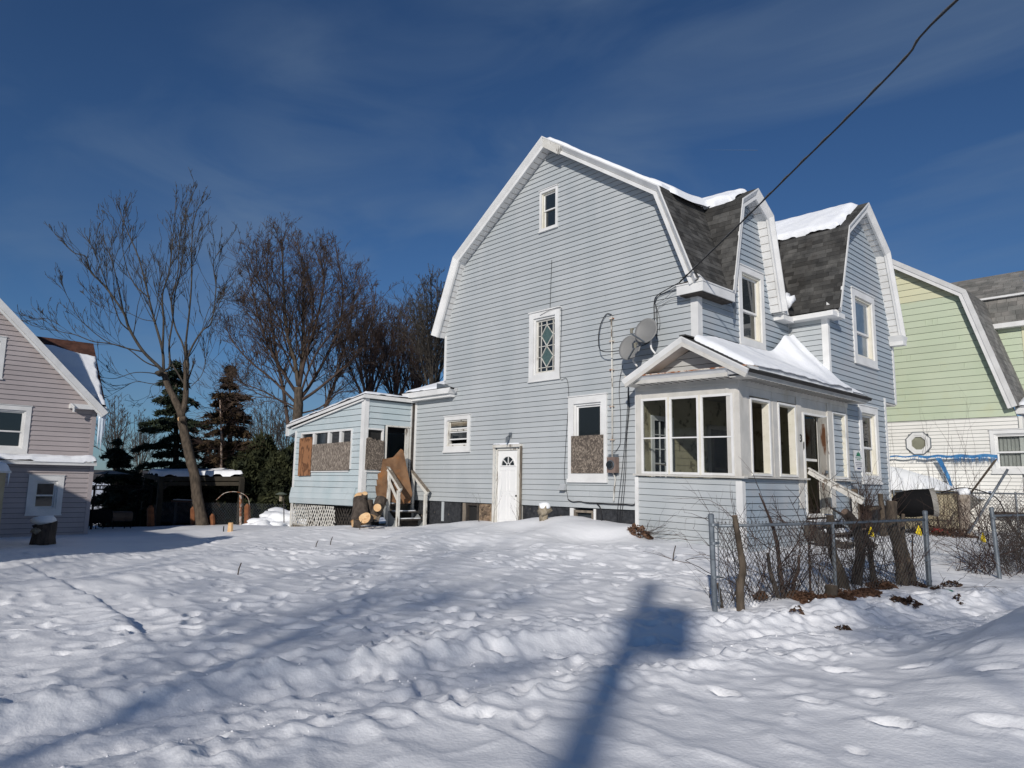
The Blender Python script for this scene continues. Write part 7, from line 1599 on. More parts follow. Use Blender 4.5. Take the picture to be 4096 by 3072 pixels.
rp_ = [(yc - HW, zp_ + .12), (yc + .42, ze - .12 - .42 * slope * 0 + .05)]
rk = [(yc - HW - .0, zp_ + .25), (yc + .35, ze + .25 - .35 * slope + .0)]
g = MB(); a, b_ = Vector(rk[0]), Vector(rk[1]); n = Vector(((b_ - a).y, -(b_ - a).x)).normalized() * .10
g.prism([a, b_, b_ + n, a + n], lambda u, z: UW(u, z, .38), lambda u, z: UW(u, z, -8)); pr = g.build('main_roof', rshin_m, pk_)
a2 = Vector((2 * (yc - HW) - rk[1][0], rk[1][1])); g = MB(); g.prism([a2, a, a + Vector((0, -.1)), a2 + Vector((0, -.1))], lambda u, z: UW(u, z, .38), lambda u, z: UW(u, z, -8)); g.build('main_roof', rshin_m, pk_)
for w0, w1, d0_, d1_, nm in ((0, .22, .30, .42, 'rake_board'), (.225, .30, .27, .36, 'rake_moulding'), (.17, .20, .0, .30, 'rake_soffit')):
    n0 = n.normalized(); g = MB(); g.prism([a + n0 * w0, b_ + n0 * w0, b_ + n0 * w1, a + n0 * w1], lambda u, z: UW(u, z, d0_), lambda u, z: UW(u, z, d1_)); g.build(nm, white_m, pk_)
e0 = on(283, 1616, 0, PKX + .3); e1 = on(388, 1622, 0, PKX + .3); e3 = on(388, 1640, 0, PKX + .3)
MB().box(PKX + .001, PKX + .34, e0.y, e1.y, e3.z, e1.z).build('eave_return', white_m, pk_)
q = MB(); q.tube([Vector((PKX + .36, e0.y, e0.z)), Vector((PKX + .40, e0.y + .1, e0.z - .1)), Vector((PKX + .36, e0.y + .12, e0.z - .30))], .05, 8); q.build('downspout', white_m, pk_)
# cross roof
E1 = on(425, 1628, 0, PKX + .2); RXx = -34.95; R1 = on(372, 1374, 0, RXx); R1.y = E1.y; E0 = Vector((PKX + .2, yc + .02, E1.z)); R0 = Vector((RXx, R1.y - 6, R1.z)); Wm = Vector((PKX - .1, yc - .05, E1.z + (R1.z - E1.z) * .3 / (PKX + .2 - RXx))); Wl = Vector((PKX - .1, yc - 5, Wm.z))
g = MB(); g.add([E0, E1, R1, R0, Wl, Wm] + [p - Vector((0, 0, .14)) for p in (E0, E1, R1)], [(0, 1, 2, 3, 4, 5), (0, 6, 7, 1), (1, 7, 8, 2)]); g.build('cross_roof', rshin_m, pk_)
g = MB(); Rb = Vector((-40, R1.y + .3, E1.z)); g.add([R0, R1, Rb, Vector((-40, R0.y, E1.z))], [(0, 1, 2, 3)]); g.build('cross_roof_back', rshin_m, pk_)
MB().box(-40, PKX - .13, yc - 3, yc - .02, zl, E1.z - .15).build('cross_wing_wall', pink_m, pk_)
g = MB(); g.prism([(-39.9, E1.z - .2), (PKX - .1, E1.z - .2), (RXx, R1.z - .2)], lambda u, z: (u, yc - .01, z), lambda u, z: (u, yc - .1, z)); g.build('cross_gable', pink_m, pk_)
MB().box(PKX + .2, PKX + .27, yc - .1, E1.y, E1.z - .16, E1.z + .0).build('eave_trim', white_m, pk_)
yA = yc - 4.5; LU = E1.y - yA - .05; LV = (R1 - E1).length
snow_patch('snow_on_pink_roof', (E1.x, yA, E1.z), (0, LU, 0), (R1 - E1), (R1.z - E1.z, 0, E1.x - R1.x), 130, 90, .15, 'snow sheet on the cross roof of the pink house', edge=.10, rag=.12, seedv=41, shape=lambda u, v: np.minimum(np.where(yA + u * LU < yc + .03, (v - .12) * 4, 9), (.95 - (.10 + .10 * np.clip((u * LU + yA - (E1.y - 1.5)) / 1.3, 0, 1)) - v) * 4))
rg = random.Random(2)
for k in range(13):
    y = yc + .06 + (E1.y - yc - .08) * k / 12; L_ = rg.uniform(.5, 1.75) if k > 1 else .4; p = Vector((PKX + .235, y, E1.z - .14)); r_ = rg.uniform(.045, .085)
    q = MB(); q.tube([p + Vector((0, 0, .06)), p - Vector((0, 0, L_ * .3)), p - Vector((.01, 0, L_ * .7)), p - Vector((0, 0, L_))], [r_, r_ * .8, r_ * .45, .006], 6); q.build('icicle', ice_m, pk_, smooth=True)
# lower storey
f0 = on(372, 1862, 0, -31.2 + .3); fa = on(388, 1851, 0, -30.9); fb = on(388, 1864, 0, -30.9); lc = on(372, 1870, 0, -31.2); lzb = -1.2
lw_ = [on(116, 1903, 0, -31.2), on(249, 1903, 0, -31.2), on(236, 2056, 0, -31.2)]; lwin = (lw_[0].y, lw_[2].y + .05, lw_[2].z, lw_[1].z)
lp_ = [(yc - 9, lzb), (lc.y, lzb), (lc.y, fb.z + .02), (yc - 9, fb.z + .02)]
lwb = backing(LA, lp_, [hole(lwin, .19)], 'lower_wall', back_m, pk_); clapboards(LA, lp_, .185, [hole(lwin, .19)], lwb, pink_m, zstart=lzb, lip=.03, gap=.014)
window(LA, *lwin, pk_, casing=.19, jamb=.06, depth=.1, rail=.48, name='window')
MB().box(-31.2 + .001, -31.2 + .035, lc.y - .12, lc.y + .03, lzb, fb.z).build('corner_board', pink_m, pk_)
MB().box(-36, -31.32, lc.y - .1, lc.y, lzb, fb.z).build('lower_end_wall', pink_m, pk_)
MB().box(-34, -30.9, yc - 9, fa.y, fb.z, fa.z).build('lower_roof', white_m, pk_)
snow_patch('snow_on_lower_roof', (-32.0, yc - 9, fa.z), (1.12, 0, 0), (0, fa.y - yc + 9.0, 0), (0, 0, 1), 26, 220, .26, 'even snow strip on the low roof of the pink house', edge=.22, rag=.03, seedv=44)
# tan block porch at the far left edge
tn = thing('tan_block_porch', 'corner of a tan block porch with a snowy roof at the far left edge', 'porch', (-25, 2.5, -.5))
TY = on(25, 1900, 0, -24).y; TZ = on(25, 1884, 0, -24).z; tr_ = on(47, 1884, 0, -23.7); trb = on(47, 1892, 0, -23.7)
for r in range(14):
    z1 = TZ - .04 - r * .205
    for c_ in range(4):
        ya = TY - c_ * .42 - (.21 if r % 2 else 0); yb = min(TY, ya + .0); 
        y_hi = TY if c_ == 0 else TY - (c_ - 1) * .42 - (.21 if r % 2 else .42); y_lo = y_hi - (.21 if (c_ == 0 and r % 2) else .42)
        MB().box(-24.2, -24, y_lo + .006, y_hi - .006, z1 - .195, z1).build('block', tan_m, tn)
MB().box(-27, -24.01, TY - 1.75, TY - .02, -1.2, TZ - .05).build('wall_core', tan_m, tn); MB().box(-27, -23.95, TY - 1.8, TY + .05, TZ - .04, TZ).build('cap_board', wood_m, tn)
MB().box(-27, -23.7, TY - 2.4, tr_.y, trb.z, tr_.z).build('roof_edge', white_m, tn)
snow_patch('snow_on_tan_porch', (-26.8, TY - 2.4, tr_.z), (3.08, 0, 0), (0, tr_.y - TY + 2.38, 0), (0, 0, 1), 40, 40, .30, 'rounded snow cushion on the tan porch roof', edge=.25, rag=.04, seedv=46)
q = MB(); p = Vector((-23.72, tr_.y - .05, trb.z)); q.tube([p, p - Vector((0, 0, .15)), p - Vector((0, 0, .36))], [.03, .018, .004], 6); q.build('icicle', ice_m, tn, smooth=True)
# the house to the left of the frame whose shadow lies over the pink wall
lh = thing('left_neighbour_house', 'low white house left of the picture that shades the yard', 'house', (-22, -5, -.4))
lb_ = MB().box(-34, -15.3, -10, -.35, -1.5, 4.3).build('walls', vinyl_m, lh); g = MB(); g.prism([(0, 4.45), (-5.2, 6.6), (-10.4, 4.45), (-10.4, 4.3), (0, 4.3)], lambda y, z: (-34.3, y, z), lambda y, z: (-15.25, y, z)); g.build('roof', gshin_m, lh)
# green house
GY = 28.0; gr_ = thing('green_house', 'pale green gambrel house with white vinyl below and a blue tarp strip', 'house', (-9, 32, .2)); GP = Plane(1, GY)
ge = on(4062, 1612, 1, GY); gk = on(3862, 1185, 1, GY); gt = on(3562, 1058, 1, GY); slg = (gt.z - gk.z) / (gk.x - gt.x); gcx = gk.x - 3.7; gpz = gk.z + slg * 3.7; zsplit = on(3985, 1668, 1, GY).z; zyel = on(3640, 1225, 1, GY).z
gpoly = [(2 * gcx - ge.x, zsplit), (ge.x, zsplit), (gk.x, gk.z), (gcx, gpz), (2 * gcx - gk.x, gk.z)]
gw = backing(GP, gpoly, [], 'gable_wall', back_m, gr_)
rg = random.Random(4)
clapboards(GP, gpoly, .243, [], gw, green_m, joint=3.3, zstart=zsplit, lip=.022, gap=.012, mfun=lambda z: yellow_m if z > zyel else green_m)
for k in range(9):
    z = zsplit + .243 * rg.randrange(2, 18) + .02; x = rg.uniform(-9.4, -6.2); MB().box(x - .004, x + .004, GY - .028, GY - .012, z, z + .21).build('board_joint', green_m, gw)
oc = on(3675, 1773, 1, GY); gwn = [on(3966, 1722, 1, GY), on(3978, 1890, 1, GY)]; gwin = (gwn[1].x - .05, gwn[1].x + 1.15, gwn[1].z, gwn[0].z); R8 = .40
ow_h = (oc.x - .26, oc.x + .26, oc.z - .26, oc.z + .26)
lpoly = [(2 * gcx - ge.x, -.2), (ge.x + .02, -.2), (ge.x + .02, zsplit - .01), (2 * gcx - ge.x, zsplit - .01)]
lv = backing(GP, lpoly, [hole(gwin, .12), ow_h], 'lower_wall', back_m, gr_)
clapboards(GP, lpoly, .125, [hole(gwin, .12), (oc.x - .33, oc.x + .33, oc.z - .33, oc.z + .33)], lv, vinyl_m, zstart=-.2, lip=.022, gap=.014, name='vinyl_board')
window(GP, *gwin, gr_, casing=.12, jamb=.04, depth=.08, rail=.47, name='window', gm=pane_m, curtain=curt_m)
g = MB(); o8 = [(oc.x + R8 * cos(pi / 8 + k * pi / 4), oc.z + R8 * sin(pi / 8 + k * pi / 4)) for k in range(8)]
def ring8(r0, r1, d0, d1):
    m_ = MB()
    for k in range(8):
        a0, a1 = pi / 8 + k * pi / 4, pi / 8 + (k + 1) * pi / 4
        m_.prism([(oc.x + r0 * cos(a0), oc.z + r0 * sin(a0)), (oc.x + r0 * cos(a1), oc.z + r0 * sin(a1)), (oc.x + r1 * cos(a1), oc.z + r1 * sin(a1)), (oc.x + r1 * cos(a0), oc.z + r1 * sin(a0))], lambda u, z: GP(u, z, d0), lambda u, z: GP(u, z, d1))
    return m_
ow = ring8(.30, .41, .015, .06).build('octagon_window', white_m, gr_); ring8(.245, .299, -.02, .04).build('octagon_sash', white_m, ow); ring8(.412, .445, .01, .05).build('octagon_dark_line', galv_m, ow)  # outer grey ring drawn as the dark reveal round the trim
g = MB(); g.add([GP(oc.x, oc.z, -.01)] + [GP(oc.x + .26 * cos(pi / 8 + k * pi / 4), oc.z + .26 * sin(pi / 8 + k * pi / 4), -.01) for k in range(8)], [(0, k + 1, (k + 1) % 8 + 1) for k in range(8)]); g.build('pane', M('frosted_pane', (.20, .20, .15), (.26, .26, .20), scale=3, rough=.3), ow, fix=False)
gpath = [(ge.x + .10, ge.z - .12), (gk.x + .10, gk.z + .15), (gcx, gpz + .22)]
gpath = gpath[::-1]
for pr_, nm in (([(0, .25), (0, .33), (.16, .30), (.16, .25)], 'rake_crown'), ([(.162, .22), (.162, .28), (.28, .28), (.28, .22)], 'rake_board'), ([(.20, .0), (.20, .22), (.22, .22), (.22, .0)], 'rake_soffit')): sweep(GP, gpath, pr_, nm, white_m, gr_)
g = MB()
for a, b_ in zip(gpath[:-1], gpath[1:]):
    a, b_ = Vector(a), Vector(b_); n = Vector(((b_ - a).y, -(b_ - a).x)).normalized() * .1; g.prism([a, b_, b_ + n, a + n], lambda u, z: (u, GY - .26, z), lambda u, z: (u, GY + 10, z))
gro = g.build('main_roof', roofbase_m, gr_)
shingles(lambda u, z, d: (u, d, z), gpath[2], gpath[1], GY - .30, GY + 2.2, .20, .36, gro, gshin_m, lim=150, seedv=91)
MB().box(ge.x - .0, ge.x + .12, GY + .13, GY + 9, -.2, zsplit).build('front_wall', vinyl_m, gr_)
MB().box(ge.x - .05, ge.x + 2.2, GY + .1, GY + 3, ge.z - .35, ge.z - .12).build('side_porch_eave', white_m, gr_)
snow_patch('snow_on_side_porch', (ge.x + .02, GY + .05, ge.z - .11), (2.2, 0, 0), (0, 2.9, .9), (0, -.3, 1), 30, 30, .12, 'snow on the side porch roof of the green house', edge=.1, rag=.02, seedv=95)
# its dormer
DY = 30.0; u1_ = on(3806, 1131, 1, DY + 1.6); e0_ = on(3927, 1203, 1, DY + .3); e1_ = on(4096, 1186, 1, DY + .3); s0_ = on(3970, 1309, 1, DY); s1_ = on(4081, 1300, 1, DY); pkd = on(4047, 1090, 1, DY + 1.6)
xf = s1_.x + .05
g = MB(); g.add([(xf - 3.5, DY + .3, e0_.z), (xf + .25, DY + .3, e0_.z), (xf + .25, DY - .05, s0_.z), (xf - 3.5, DY - .05, s0_.z)], [(0, 1, 2, 3)]); g.build('dormer_roof', roofbase_m, gr_)
shingles(lambda y, z, d: (d, y, z), (DY - .07, s0_.z), (DY + .3, e0_.z), xf - 2.6, xf + .27, .19, .36, gro, gshin_m, lim=60, seedv=93)
shingles(lambda y, z, d: (d, y, z), (DY + .25, e0_.z + .03), (DY + 1.6, pkd.z), xf - 4.2, xf + .0, .19, .36, gro, gshin_m, lim=200, seedv=94)
g = MB(); g.add([(xf - 4.5, DY + .25, e0_.z), (xf + .02, DY + .25, e0_.z), (xf - .35, DY + 1.6, pkd.z), (xf - 4.5, DY + 1.6, pkd.z), (xf + .25, DY + 3.0, e0_.z + .1)], [(0, 1, 2, 3), (1, 4, 2)]); g.build('dormer_roof', gshin_m, gr_)
MB().box(xf - 3.0, xf + .22, DY + .15, DY + .27, e0_.z - .02, e0_.z + .05).build('dormer_fascia', white_m, gr_)
DP = Plane(1, DY); dz0 = ge.z + .1
clapboards(DP, [(xf - 1.6, dz0), (xf, dz0), (xf, s0_.z - .12), (xf - 1.6, s0_.z - .12)], .243, [], gr_, green_m, zstart=dz0, lip=.02, gap=.012, name='dormer_board')
MB().box(xf - 2.2, xf - .001, DY + .001, DY + .1, dz0, s0_.z).build('dormer_cheek', back_m, gr_); MB().box(xf - .02, xf + .10, DY - .03, DY + 3, dz0, s0_.z - .12).build('dormer_corner', yellow_m, gr_)
MB().box(xf - 2.2, xf + .25, DY - .30, DY - .03, s0_.z - .12, s0_.z + .05).build('dormer_eave', white_m, gr_)
# tarp strip, lean-to, rear chain-link fence, junk
tpl = Plane(1, 27.75); tx0 = on(3560, 1828, 1, 27.75).x; tx1 = on(3990, 1820, 1, 27.75).x; tz = on(3800, 1822, 1, 27.75).z
tp_ = thing('blue_tarp_strip', 'torn blue tarp strip stretched on a line across the white siding', 'tarp', (tx0, 27.75, tz)); g = MB(); n = 60; rg = random.Random(6)
top = [tz + .02 * sin(k * .5) for k in range(n + 1)]
for k in range(n):
    xa, xb = tx0 + (tx1 - tx0) * k / n, tx0 + (tx1 - tx0) * (k + 1) / n; f = k / n; wd = .02 + .035 * (f > .28) + .02 * (f > .62) + rg.uniform(0, .02); g.add([(xa, 27.75, top[k] + .02), (xb, 27.75, top[k + 1] + .02), (xb, 27.735, top[k + 1] - wd), (xa, 27.735, top[k] - wd)], [(0, 1, 2, 3)])
g.build('strip', tarp_m, tp_, fix=False); g = MB()
for k in range(150):
    f = rg.choice([rg.uniform(.60, 1.0), rg.uniform(.60, 1), rg.uniform(.2, .6)]); x = tx0 + (tx1 - tx0) * f; l = rg.uniform(.08, .30) if f > .6 else rg.uniform(.04, .12); g.add([(x, 27.74, tz - .05), (x + .014, 27.74, tz - .05), (x + .02 + rg.uniform(-.02, .03), 27.72, tz - .06 - l)], [(0, 1, 2)])
tag(g.build('fringe', tarp_m, tp_, fix=False), kind='stuff')
hp = [on(x, y, 1, 27.72) for x, y in ((3742, 1832), (3765, 1832), (3783, 1870), (3800, 1905), (3811, 1950), (3800, 1945), (3780, 1900), (3765, 1870))]; g = MB(); g.add(hp, [tuple(range(8))]); g.build('hanging_tail', tarp_m, tp_, fix=False)
lt = thing('lean_to', 'low tan lean-to under a deep drift against the white siding', 'shed', (-9, 27, .3)); a = on(3575, 1950, 1, 26.7); b_ = on(3760, 1985, 1, 26.7)
MB().box(-12, b_.x + .3, 26.75, 27.9, -.2, a.z - .08).build('wall', tan_m, lt)
lx = np.linspace(-12, on(3900, 1990, 1, 26.7).x, 60); ly = np.linspace(26.5, 27.98, 20); LX_, LY_ = np.meshgrid(lx, ly); P1 = on(3560, 1868, 1, 27.3); P2 = on(3700, 1905, 1, 27.3); P4 = on(3860, 1975, 1, 27.3)
zt_ = np.interp(LX_, [-12, P1.x, P2.x, P4.x, lx[-1]], [P1.z + .5, P1.z, P2.z, P4.z, P4.z - .15]); zlow = a.z - .06; f = np.clip((LY_ - 26.5) / .8, 0, 1); Z_ = (a.z - .08) * 1.0 + (zt_ - a.z + .08) * np.sqrt(f * (2 - f)) + .03 * fbm(LX_ / .4, LY_ / .4, 3, 90)
I_ = np.arange(LX_.size).reshape(LX_.shape); npm = npmesh('snow_on_lean_to', np.stack([LX_.ravel(), LY_.ravel(), Z_.ravel()], 1), np.stack([I_[:-1, :-1].ravel(), I_[:-1, 1:].ravel(), I_[1:, 1:].ravel(), I_[1:, :-1].ravel()], 1), roofsnow_m, smooth=True); tag(npm, 'sloping snow drift on the lean-to against the white siding', 'snow', kind='stuff')
f3 = thing('chain_link_fence', 'rear chain-link fence in front of the white siding', 'fence', (-7.3, 25, .3)); x0_, x1_ = -8.3, -3.0; zr = on(3900, 1972, 1, 25).z
chain_link(f3, (x0_, 25, 0), (x1_, 25, 0), .3, zr, cell=.09, hgt=.10, r=.004, knuckle=False)
q = MB(); q.tube([(x0_, 25, zr), (x1_, 25, zr)], .024, 8); q.build('top_rail', galv_m, f3); snow_patch('snow_on_rail', (-5.9, 24.97, zr + .02), (.35, 0, 0), (0, .06, 0), (0, 0, 1), 12, 6, .05, 'small snow strip on the rear fence rail', edge=.03, rag=.01, seedv=51)
for x in (x0_, -5.0, x1_): q = MB(); q.tube([(x, 25, 0), (x, 25, zr + .05)], .03, 8); q.build('post', galv_m, f3)
for i, (xa, xb, z, lb) in enumerate(((-6.3, -5.2, .95, 'dark horizontal gap board low behind the rear fence'),)): tag(MB().box(xa, xb, 27.85, 27.95, z - .2, z).build('dark_board', dark_m, None, org=(xa, 27.9, z)), lb, 'board')
q = MB(); pa = on(4031, 1877, 1, 24); pb2 = on(3874, 2134, 1, 23.4); q.tube([pa, pb2], .035, 8); tag(q.build('leaning_pole', galv_m, None, smooth=True, org=tuple(pb2)), 'grey metal pole leaning right in front of the rear fence', 'pole')
q = MB(); pa2 = on(3975, 1850, 1, 24.2); pb3 = on(3885, 1970, 1, 24.2); q.tube([pa2 + Vector((.08, 0, .10)), pa2, pb3], [.02, .035, .03], 6); tag(q.build('leaning_branch', barkl_m, None, smooth=True, org=tuple(pb3)), 'mossy branch crossing behind the leaning metal pole', 'branch')
sm = thing('sawn_trunk', 'pale broken trunk capped with snow in front of the rear fence', 'tree stump', (-6.15, 24.3, .3)); q = MB(); q.tube([(-6.10, 24.3, .2), (-6.17, 24.3, .6), (-6.15, 24.3, 1.1), (-6.14, 24.3, 1.5)], [.17, .14, .155, .17], 12); q.build('trunk', M('pale_bark', (.24, .20, .16), (.38, .33, .28), scale=9, rough=.9, bump=.6), sm, smooth=True)
tag(lump('snow_cap', (-6.13, 24.3, 1.58), .16, roofsnow_m, 'snow cap on the pale broken trunk', 'snow', 6, (1.05, 1, .75), rough=.3), kind='stuff')
# overturned black bin
bn = thing('black_bin', 'overturned black bin with a grey rim between the house corner and the rear fence', 'bin', (-7.0, 22.6, .9)); c0 = on(3610, 2000, 1, 22.9); c1_ = on(3722, 2010, 1, 22.6)
ns = 22; vs = []; bax = Vector((.90, .42, .10)).normalized(); b1_ = bax.cross(Vector((0, 0, 1))).normalized(); b2_ = b1_.cross(bax); rgb = random.Random(5)
rings = ((-.95, .20), (-.80, .33), (-.45, .37), (-.1, .36), (0, .36))
for i, (s_, r_) in enumerate(rings):
    for j in range(ns): a = 2 * pi * j / ns; vs.append(c1_ + bax * s_ + (b1_ * cos(a) + b2_ * sin(a) * 1.05) * r_ * (1 + .05 * sin(3 * a + i)))
g = MB(); g.add(vs, [(i * ns + j, i * ns + (j + 1) % ns, (i + 1) * ns + (j + 1) % ns, (i + 1) * ns + j) for i in range(len(rings) - 1) for j in range(ns)] + [tuple(range(ns))]); g.build('body', black_m, bn, smooth=True)
g = MB(); vs = []
for k, (r_, dx) in enumerate(((.365, .0), (.385, .13), (.33, .13), (.31, .0))):
    for j in range(ns): a = 2 * pi * j / ns; vs.append(c1_ + bax * dx + (b1_ * cos(a) + b2_ * sin(a) * 1.05) * r_)
g.add(vs, [(i * ns + j, i * ns + (j + 1) % ns, ((i + 1) % 4) * ns + (j + 1) % ns, ((i + 1) % 4) * ns + j) for i in range(4) for j in range(ns)]); g.build('rim', M('grey_rim', (.20, .19, .17), (.28, .27, .25), scale=6, rough=.7), bn)
q = MB(); q.tube([(-7.55, 23.2, .2), (-7.5, 23.2, 1.62)], .04, 8); tag(q.build('fence_post', galv_m, None, smooth=True, org=(-7.55, 23.2, .3)), 'lone grey post left of the black bin', 'post')
tk = trunk([(1596, 196), (1597, 205)], [.085, .085], .21, 'knot', 'x y z w', 'x', barkl_m)[0] if False else None
twigs('rear_shrubs', (-7.4, 24.2, .3), 13, 2.9, .008, barkr_m, 'tall thin leafless shoots in front of the lean-to', 'shrub', 81, up_=4, spread=.32, curl=.07, base=.9, fork=.22, seg=6)
twigs('rear_shrubs', (-6.3, 24.5, .3), 12, 2.5, .008, barkr_m, 'tall thin leafless shoots beside the pale broken trunk', 'shrub', 82, up_=4, spread=.34, curl=.08, base=.6, fork=.35, seg=6)
twigs('rear_brush', (-6.9, 23.9, .3), 70, 1.1, .009, barkr_m, 'low brush between the black bin and the pale trunk', 'brush', 83, up_=1.5, spread=.8, curl=.2, base=.9, fork=.5)
leaves('brush_litter', [(-7.0, 24.0, .7), (-6.4, 24.0, .6)], 900, .05, soil_m, 'dark litter under the low brush by the rear fence', 'debris', 84, h=.25)
lump('red_bin_lid', (-6.75, 23.9, .42), .16, redbr_m, 'red plastic item half buried under the rear brush', 'litter', 9, (1.5, .8, .6), rough=.3)
cable('garden_hose', [(-6.9, 24.9, zr), (-6.2, 24.7, zr + .15), (-5.4, 24.5, zr - .1), (-5.1, 24.3, zr - .7), (-5.0, 24.2, .8)], .018, black_m, 'black hose arching over the rear fence', cat='hose')

# ================================================================ LEFT BACKGROUND
shl = thing('open_shelter', 'dark open timber shelter with snow on its flat roof behind the bent tree', 'shelter', tuple(ong(800, 2100)))
SD = 33.9; sa = ond(635, 1905, SD); sb = ond(978, 1905, SD); sa2 = ond(575, 1892, SD + 3.2); sb2 = sb + (sa2 - sa)
g = MB(); g.add([p + Vector((0, 0, -.02)) for p in (sa, sb, sb2, sa2)] + [p + Vector((0, 0, -.22)) for p in (sa, sb, sb2, sa2)], [(0, 1, 2, 3), (7, 6, 5, 4), (0, 4, 5, 1), (1, 5, 6, 2), (2, 6, 7, 3), (3, 7, 4, 0)]); g.build('roof', under_m, shl)
for p, w in ((ond(645, 1915, SD), .22), (ond(968, 1915, SD), .2), (ond(583, 1920, SD + 3), .2), (ond(915, 1915, SD + 3), .18)): MB().box(p.x - w / 2, p.x + w / 2, p.y - w / 2, p.y + w / 2, -1.4, p.z).build('post', under_m, shl)
MB().beam(ond(640, 1935, SD), ond(970, 1935, SD), .12, .18).build('beam', under_m, shl)
MB().beam(ond(655, 1955, SD), ond(690, 1920, SD), .08, .08).build('brace', dark_m, shl)
snow_patch('snow_on_shelter', sa + (sb - sa) * .03 + Vector((0, 0, 0)), (sb - sa) * .96, (sb2 - sb) * .9, (0, 0, 1), 80, 30, .27, 'thick snow on the flat roof of the open shelter', edge=.2, rag=.05, seedv=61)
gz_ = thing('gazebo_frame', 'bare black metal gazebo frame beside the pink house', 'gazebo', tuple(ong(335, 2120)))
GD = 31.0; gp = [ond(335, 2140, GD), ond(361, 2135, GD - 1.2), ond(541, 2110, GD + 3.5), ond(594, 2110, GD + 2.2)]; zt0 = ond(338, 1942, GD).z
tops = []
for p in gp:
    q = MB(); t_ = Vector((p.x, p.y, zt0)); tops.append(t_); q.tube([Vector((p.x, p.y, -.9)), t_], .05, 6); q.build('leg', black_m, gz_)
for a, b_ in ((0, 1), (1, 3), (3, 2), (2, 0)):
    for dz in (0, -.16):
        q = MB(); q.beam(tops[a] + Vector((0, 0, dz)), tops[b_] + Vector((0, 0, dz)), .03, .03); q.build('frame_bar', black_m, gz_)
    nn_ = max(2, int((tops[a] - tops[b_]).length / .2)); q = MB()
    for k in range(nn_): p = tops[a] + (tops[b_] - tops[a]) * (k + .5) / nn_ - Vector((0, 0, .08)); q.tube([p + Vector((0, .0, -.07)), p + Vector((0, .0, .07))], .018, 4)
    tag(q.build('scrollwork', black_m, gz_), kind='stuff')
apex = ond(440, 1885, GD + 1.5)
for t_ in tops: q = MB(); q.tube(spline([t_ + (t_ - apex) * .12, t_ + (apex - t_) * .5 + Vector((0, 0, .08)), apex], 4), .025, 5); q.build('roof_rib', black_m, gz_)
g = MB(); g.add([apex + Vector((0, 0, .05)), apex + Vector((-.7, .2, -.12)), apex + Vector((.3, -.8, -.14)), apex + Vector((.9, .5, -.12)), apex + Vector((-.1, .9, -.12))], [(0, 1, 2), (0, 2, 3), (0, 3, 4), (0, 4, 1)]); g.build('canopy_remnant', M('faded_canvas', (.20, .19, .17), (.30, .29, .27), scale=3), gz_, fix=False)
gl_ = thing('barrel_grill', 'black barrel smoker grill under the gazebo frame', 'grill', tuple(ong(400, 2125))); c = ond(400, 2065, GD - .6); ax_ = (ond(445, 2065, GD - .3) - c).normalized()
q = MB(); q.tube([c - ax_ * .42, c - ax_ * .40, c + ax_ * .40, c + ax_ * .42], [.22, .30, .30, .22], 16); q.build('drum', black_m, gl_, smooth=False)
q = MB(); q.tube([c + ax_ * .45, c + ax_ * 1.25], .22, 14); q.build('side_drum', M('worn_brown_metal', (.06, .04, .03), (.10, .07, .05), scale=4), gl_)
for s_, t_ in ((-.32, -.2), (-.32, .2), (.35, -.2), (.35, .2), (1.1, -.1), (1.1, .15)): p = c + ax_ * s_ + Vector((.3 * t_, .9 * t_, 0)); q = MB(); q.tube([p, Vector((p.x, p.y, -.8))], .025, 5); q.build('leg', black_m, gl_)
q = MB(); q.tube([c - ax_ * .1 + Vector((.26, -.2, -.05)), c + ax_ * .3 + Vector((.26, -.2, -.05))], .015, 5); q.build('handle', galv_m, gl_)
fl_ = thing('chain_link_fence', 'left rear chain-link fence with orange timber posts behind the bent tree', 'fence', tuple(ong(700, 2105))); LA_ = ond(640, 2095, 33.6); LB_ = ond(1150, 2085, 32.5); lztop = ond(830, 2010, 33.2).z
chain_link(fl_, (LA_.x, LA_.y, 0), (LB_.x, LB_.y, 0), -.5, lztop, cell=.13, hgt=.15, r=.0034, knuckle=False, m=galv_m)
grp = 'orange-brown timber posts along the left rear fence'
for i, (px, pt, pb_, w, lb) in enumerate(((603, 2022, 2106, .17, 'tallest pointed orange-brown post left of the bent tree'), (775, 2025, 2095, .15, 'rotten orange-brown post just left of the bent trunk'), (850, 2055, 2098, .13, 'short orange-brown post right of the bent trunk'), (990, 2015, 2080, .15, 'orange-brown post with peeling bark near the snow pile'))):
    p = ond(px, pb_, 33.0 if i else 32.4); t_ = ond(px, pt, 33.0 if i else 32.4); q = MB(); q.tube([p - Vector((0, 0, .3)), p, t_ - Vector((0, 0, .12)), t_], [w, w, w * .9, w * .3], 7); tag(q.build('timber_post', orange_m, None, org=tuple(p)), lb, 'post', grp)
for i, (px, pt, lb) in enumerate(((962, 1980, 'thin rusty metal post with a hoop of wire beside it'), (620, 2020, 'dark thin post beside the tall orange post'))):
    p = ond(px, 2105, 33.2); t_ = ond(px, pt, 33.2); q = MB(); q.tube([p, t_], .06, 6); tag(q.build('metal_post', rust_m if i == 0 else dark_m, None, org=tuple(p)), lb, 'post')
cable('wire_hoop', [ond(865, 2000, 33.3), ond(900, 1972, 33.3), ond(950, 1968, 33.3), ond(990, 1990, 33.3), ond(1000, 2040, 33.3), ond(998, 2085, 33.3)], .014, rust_m, 'arched wire hoop above the left rear fence', cat='wire')
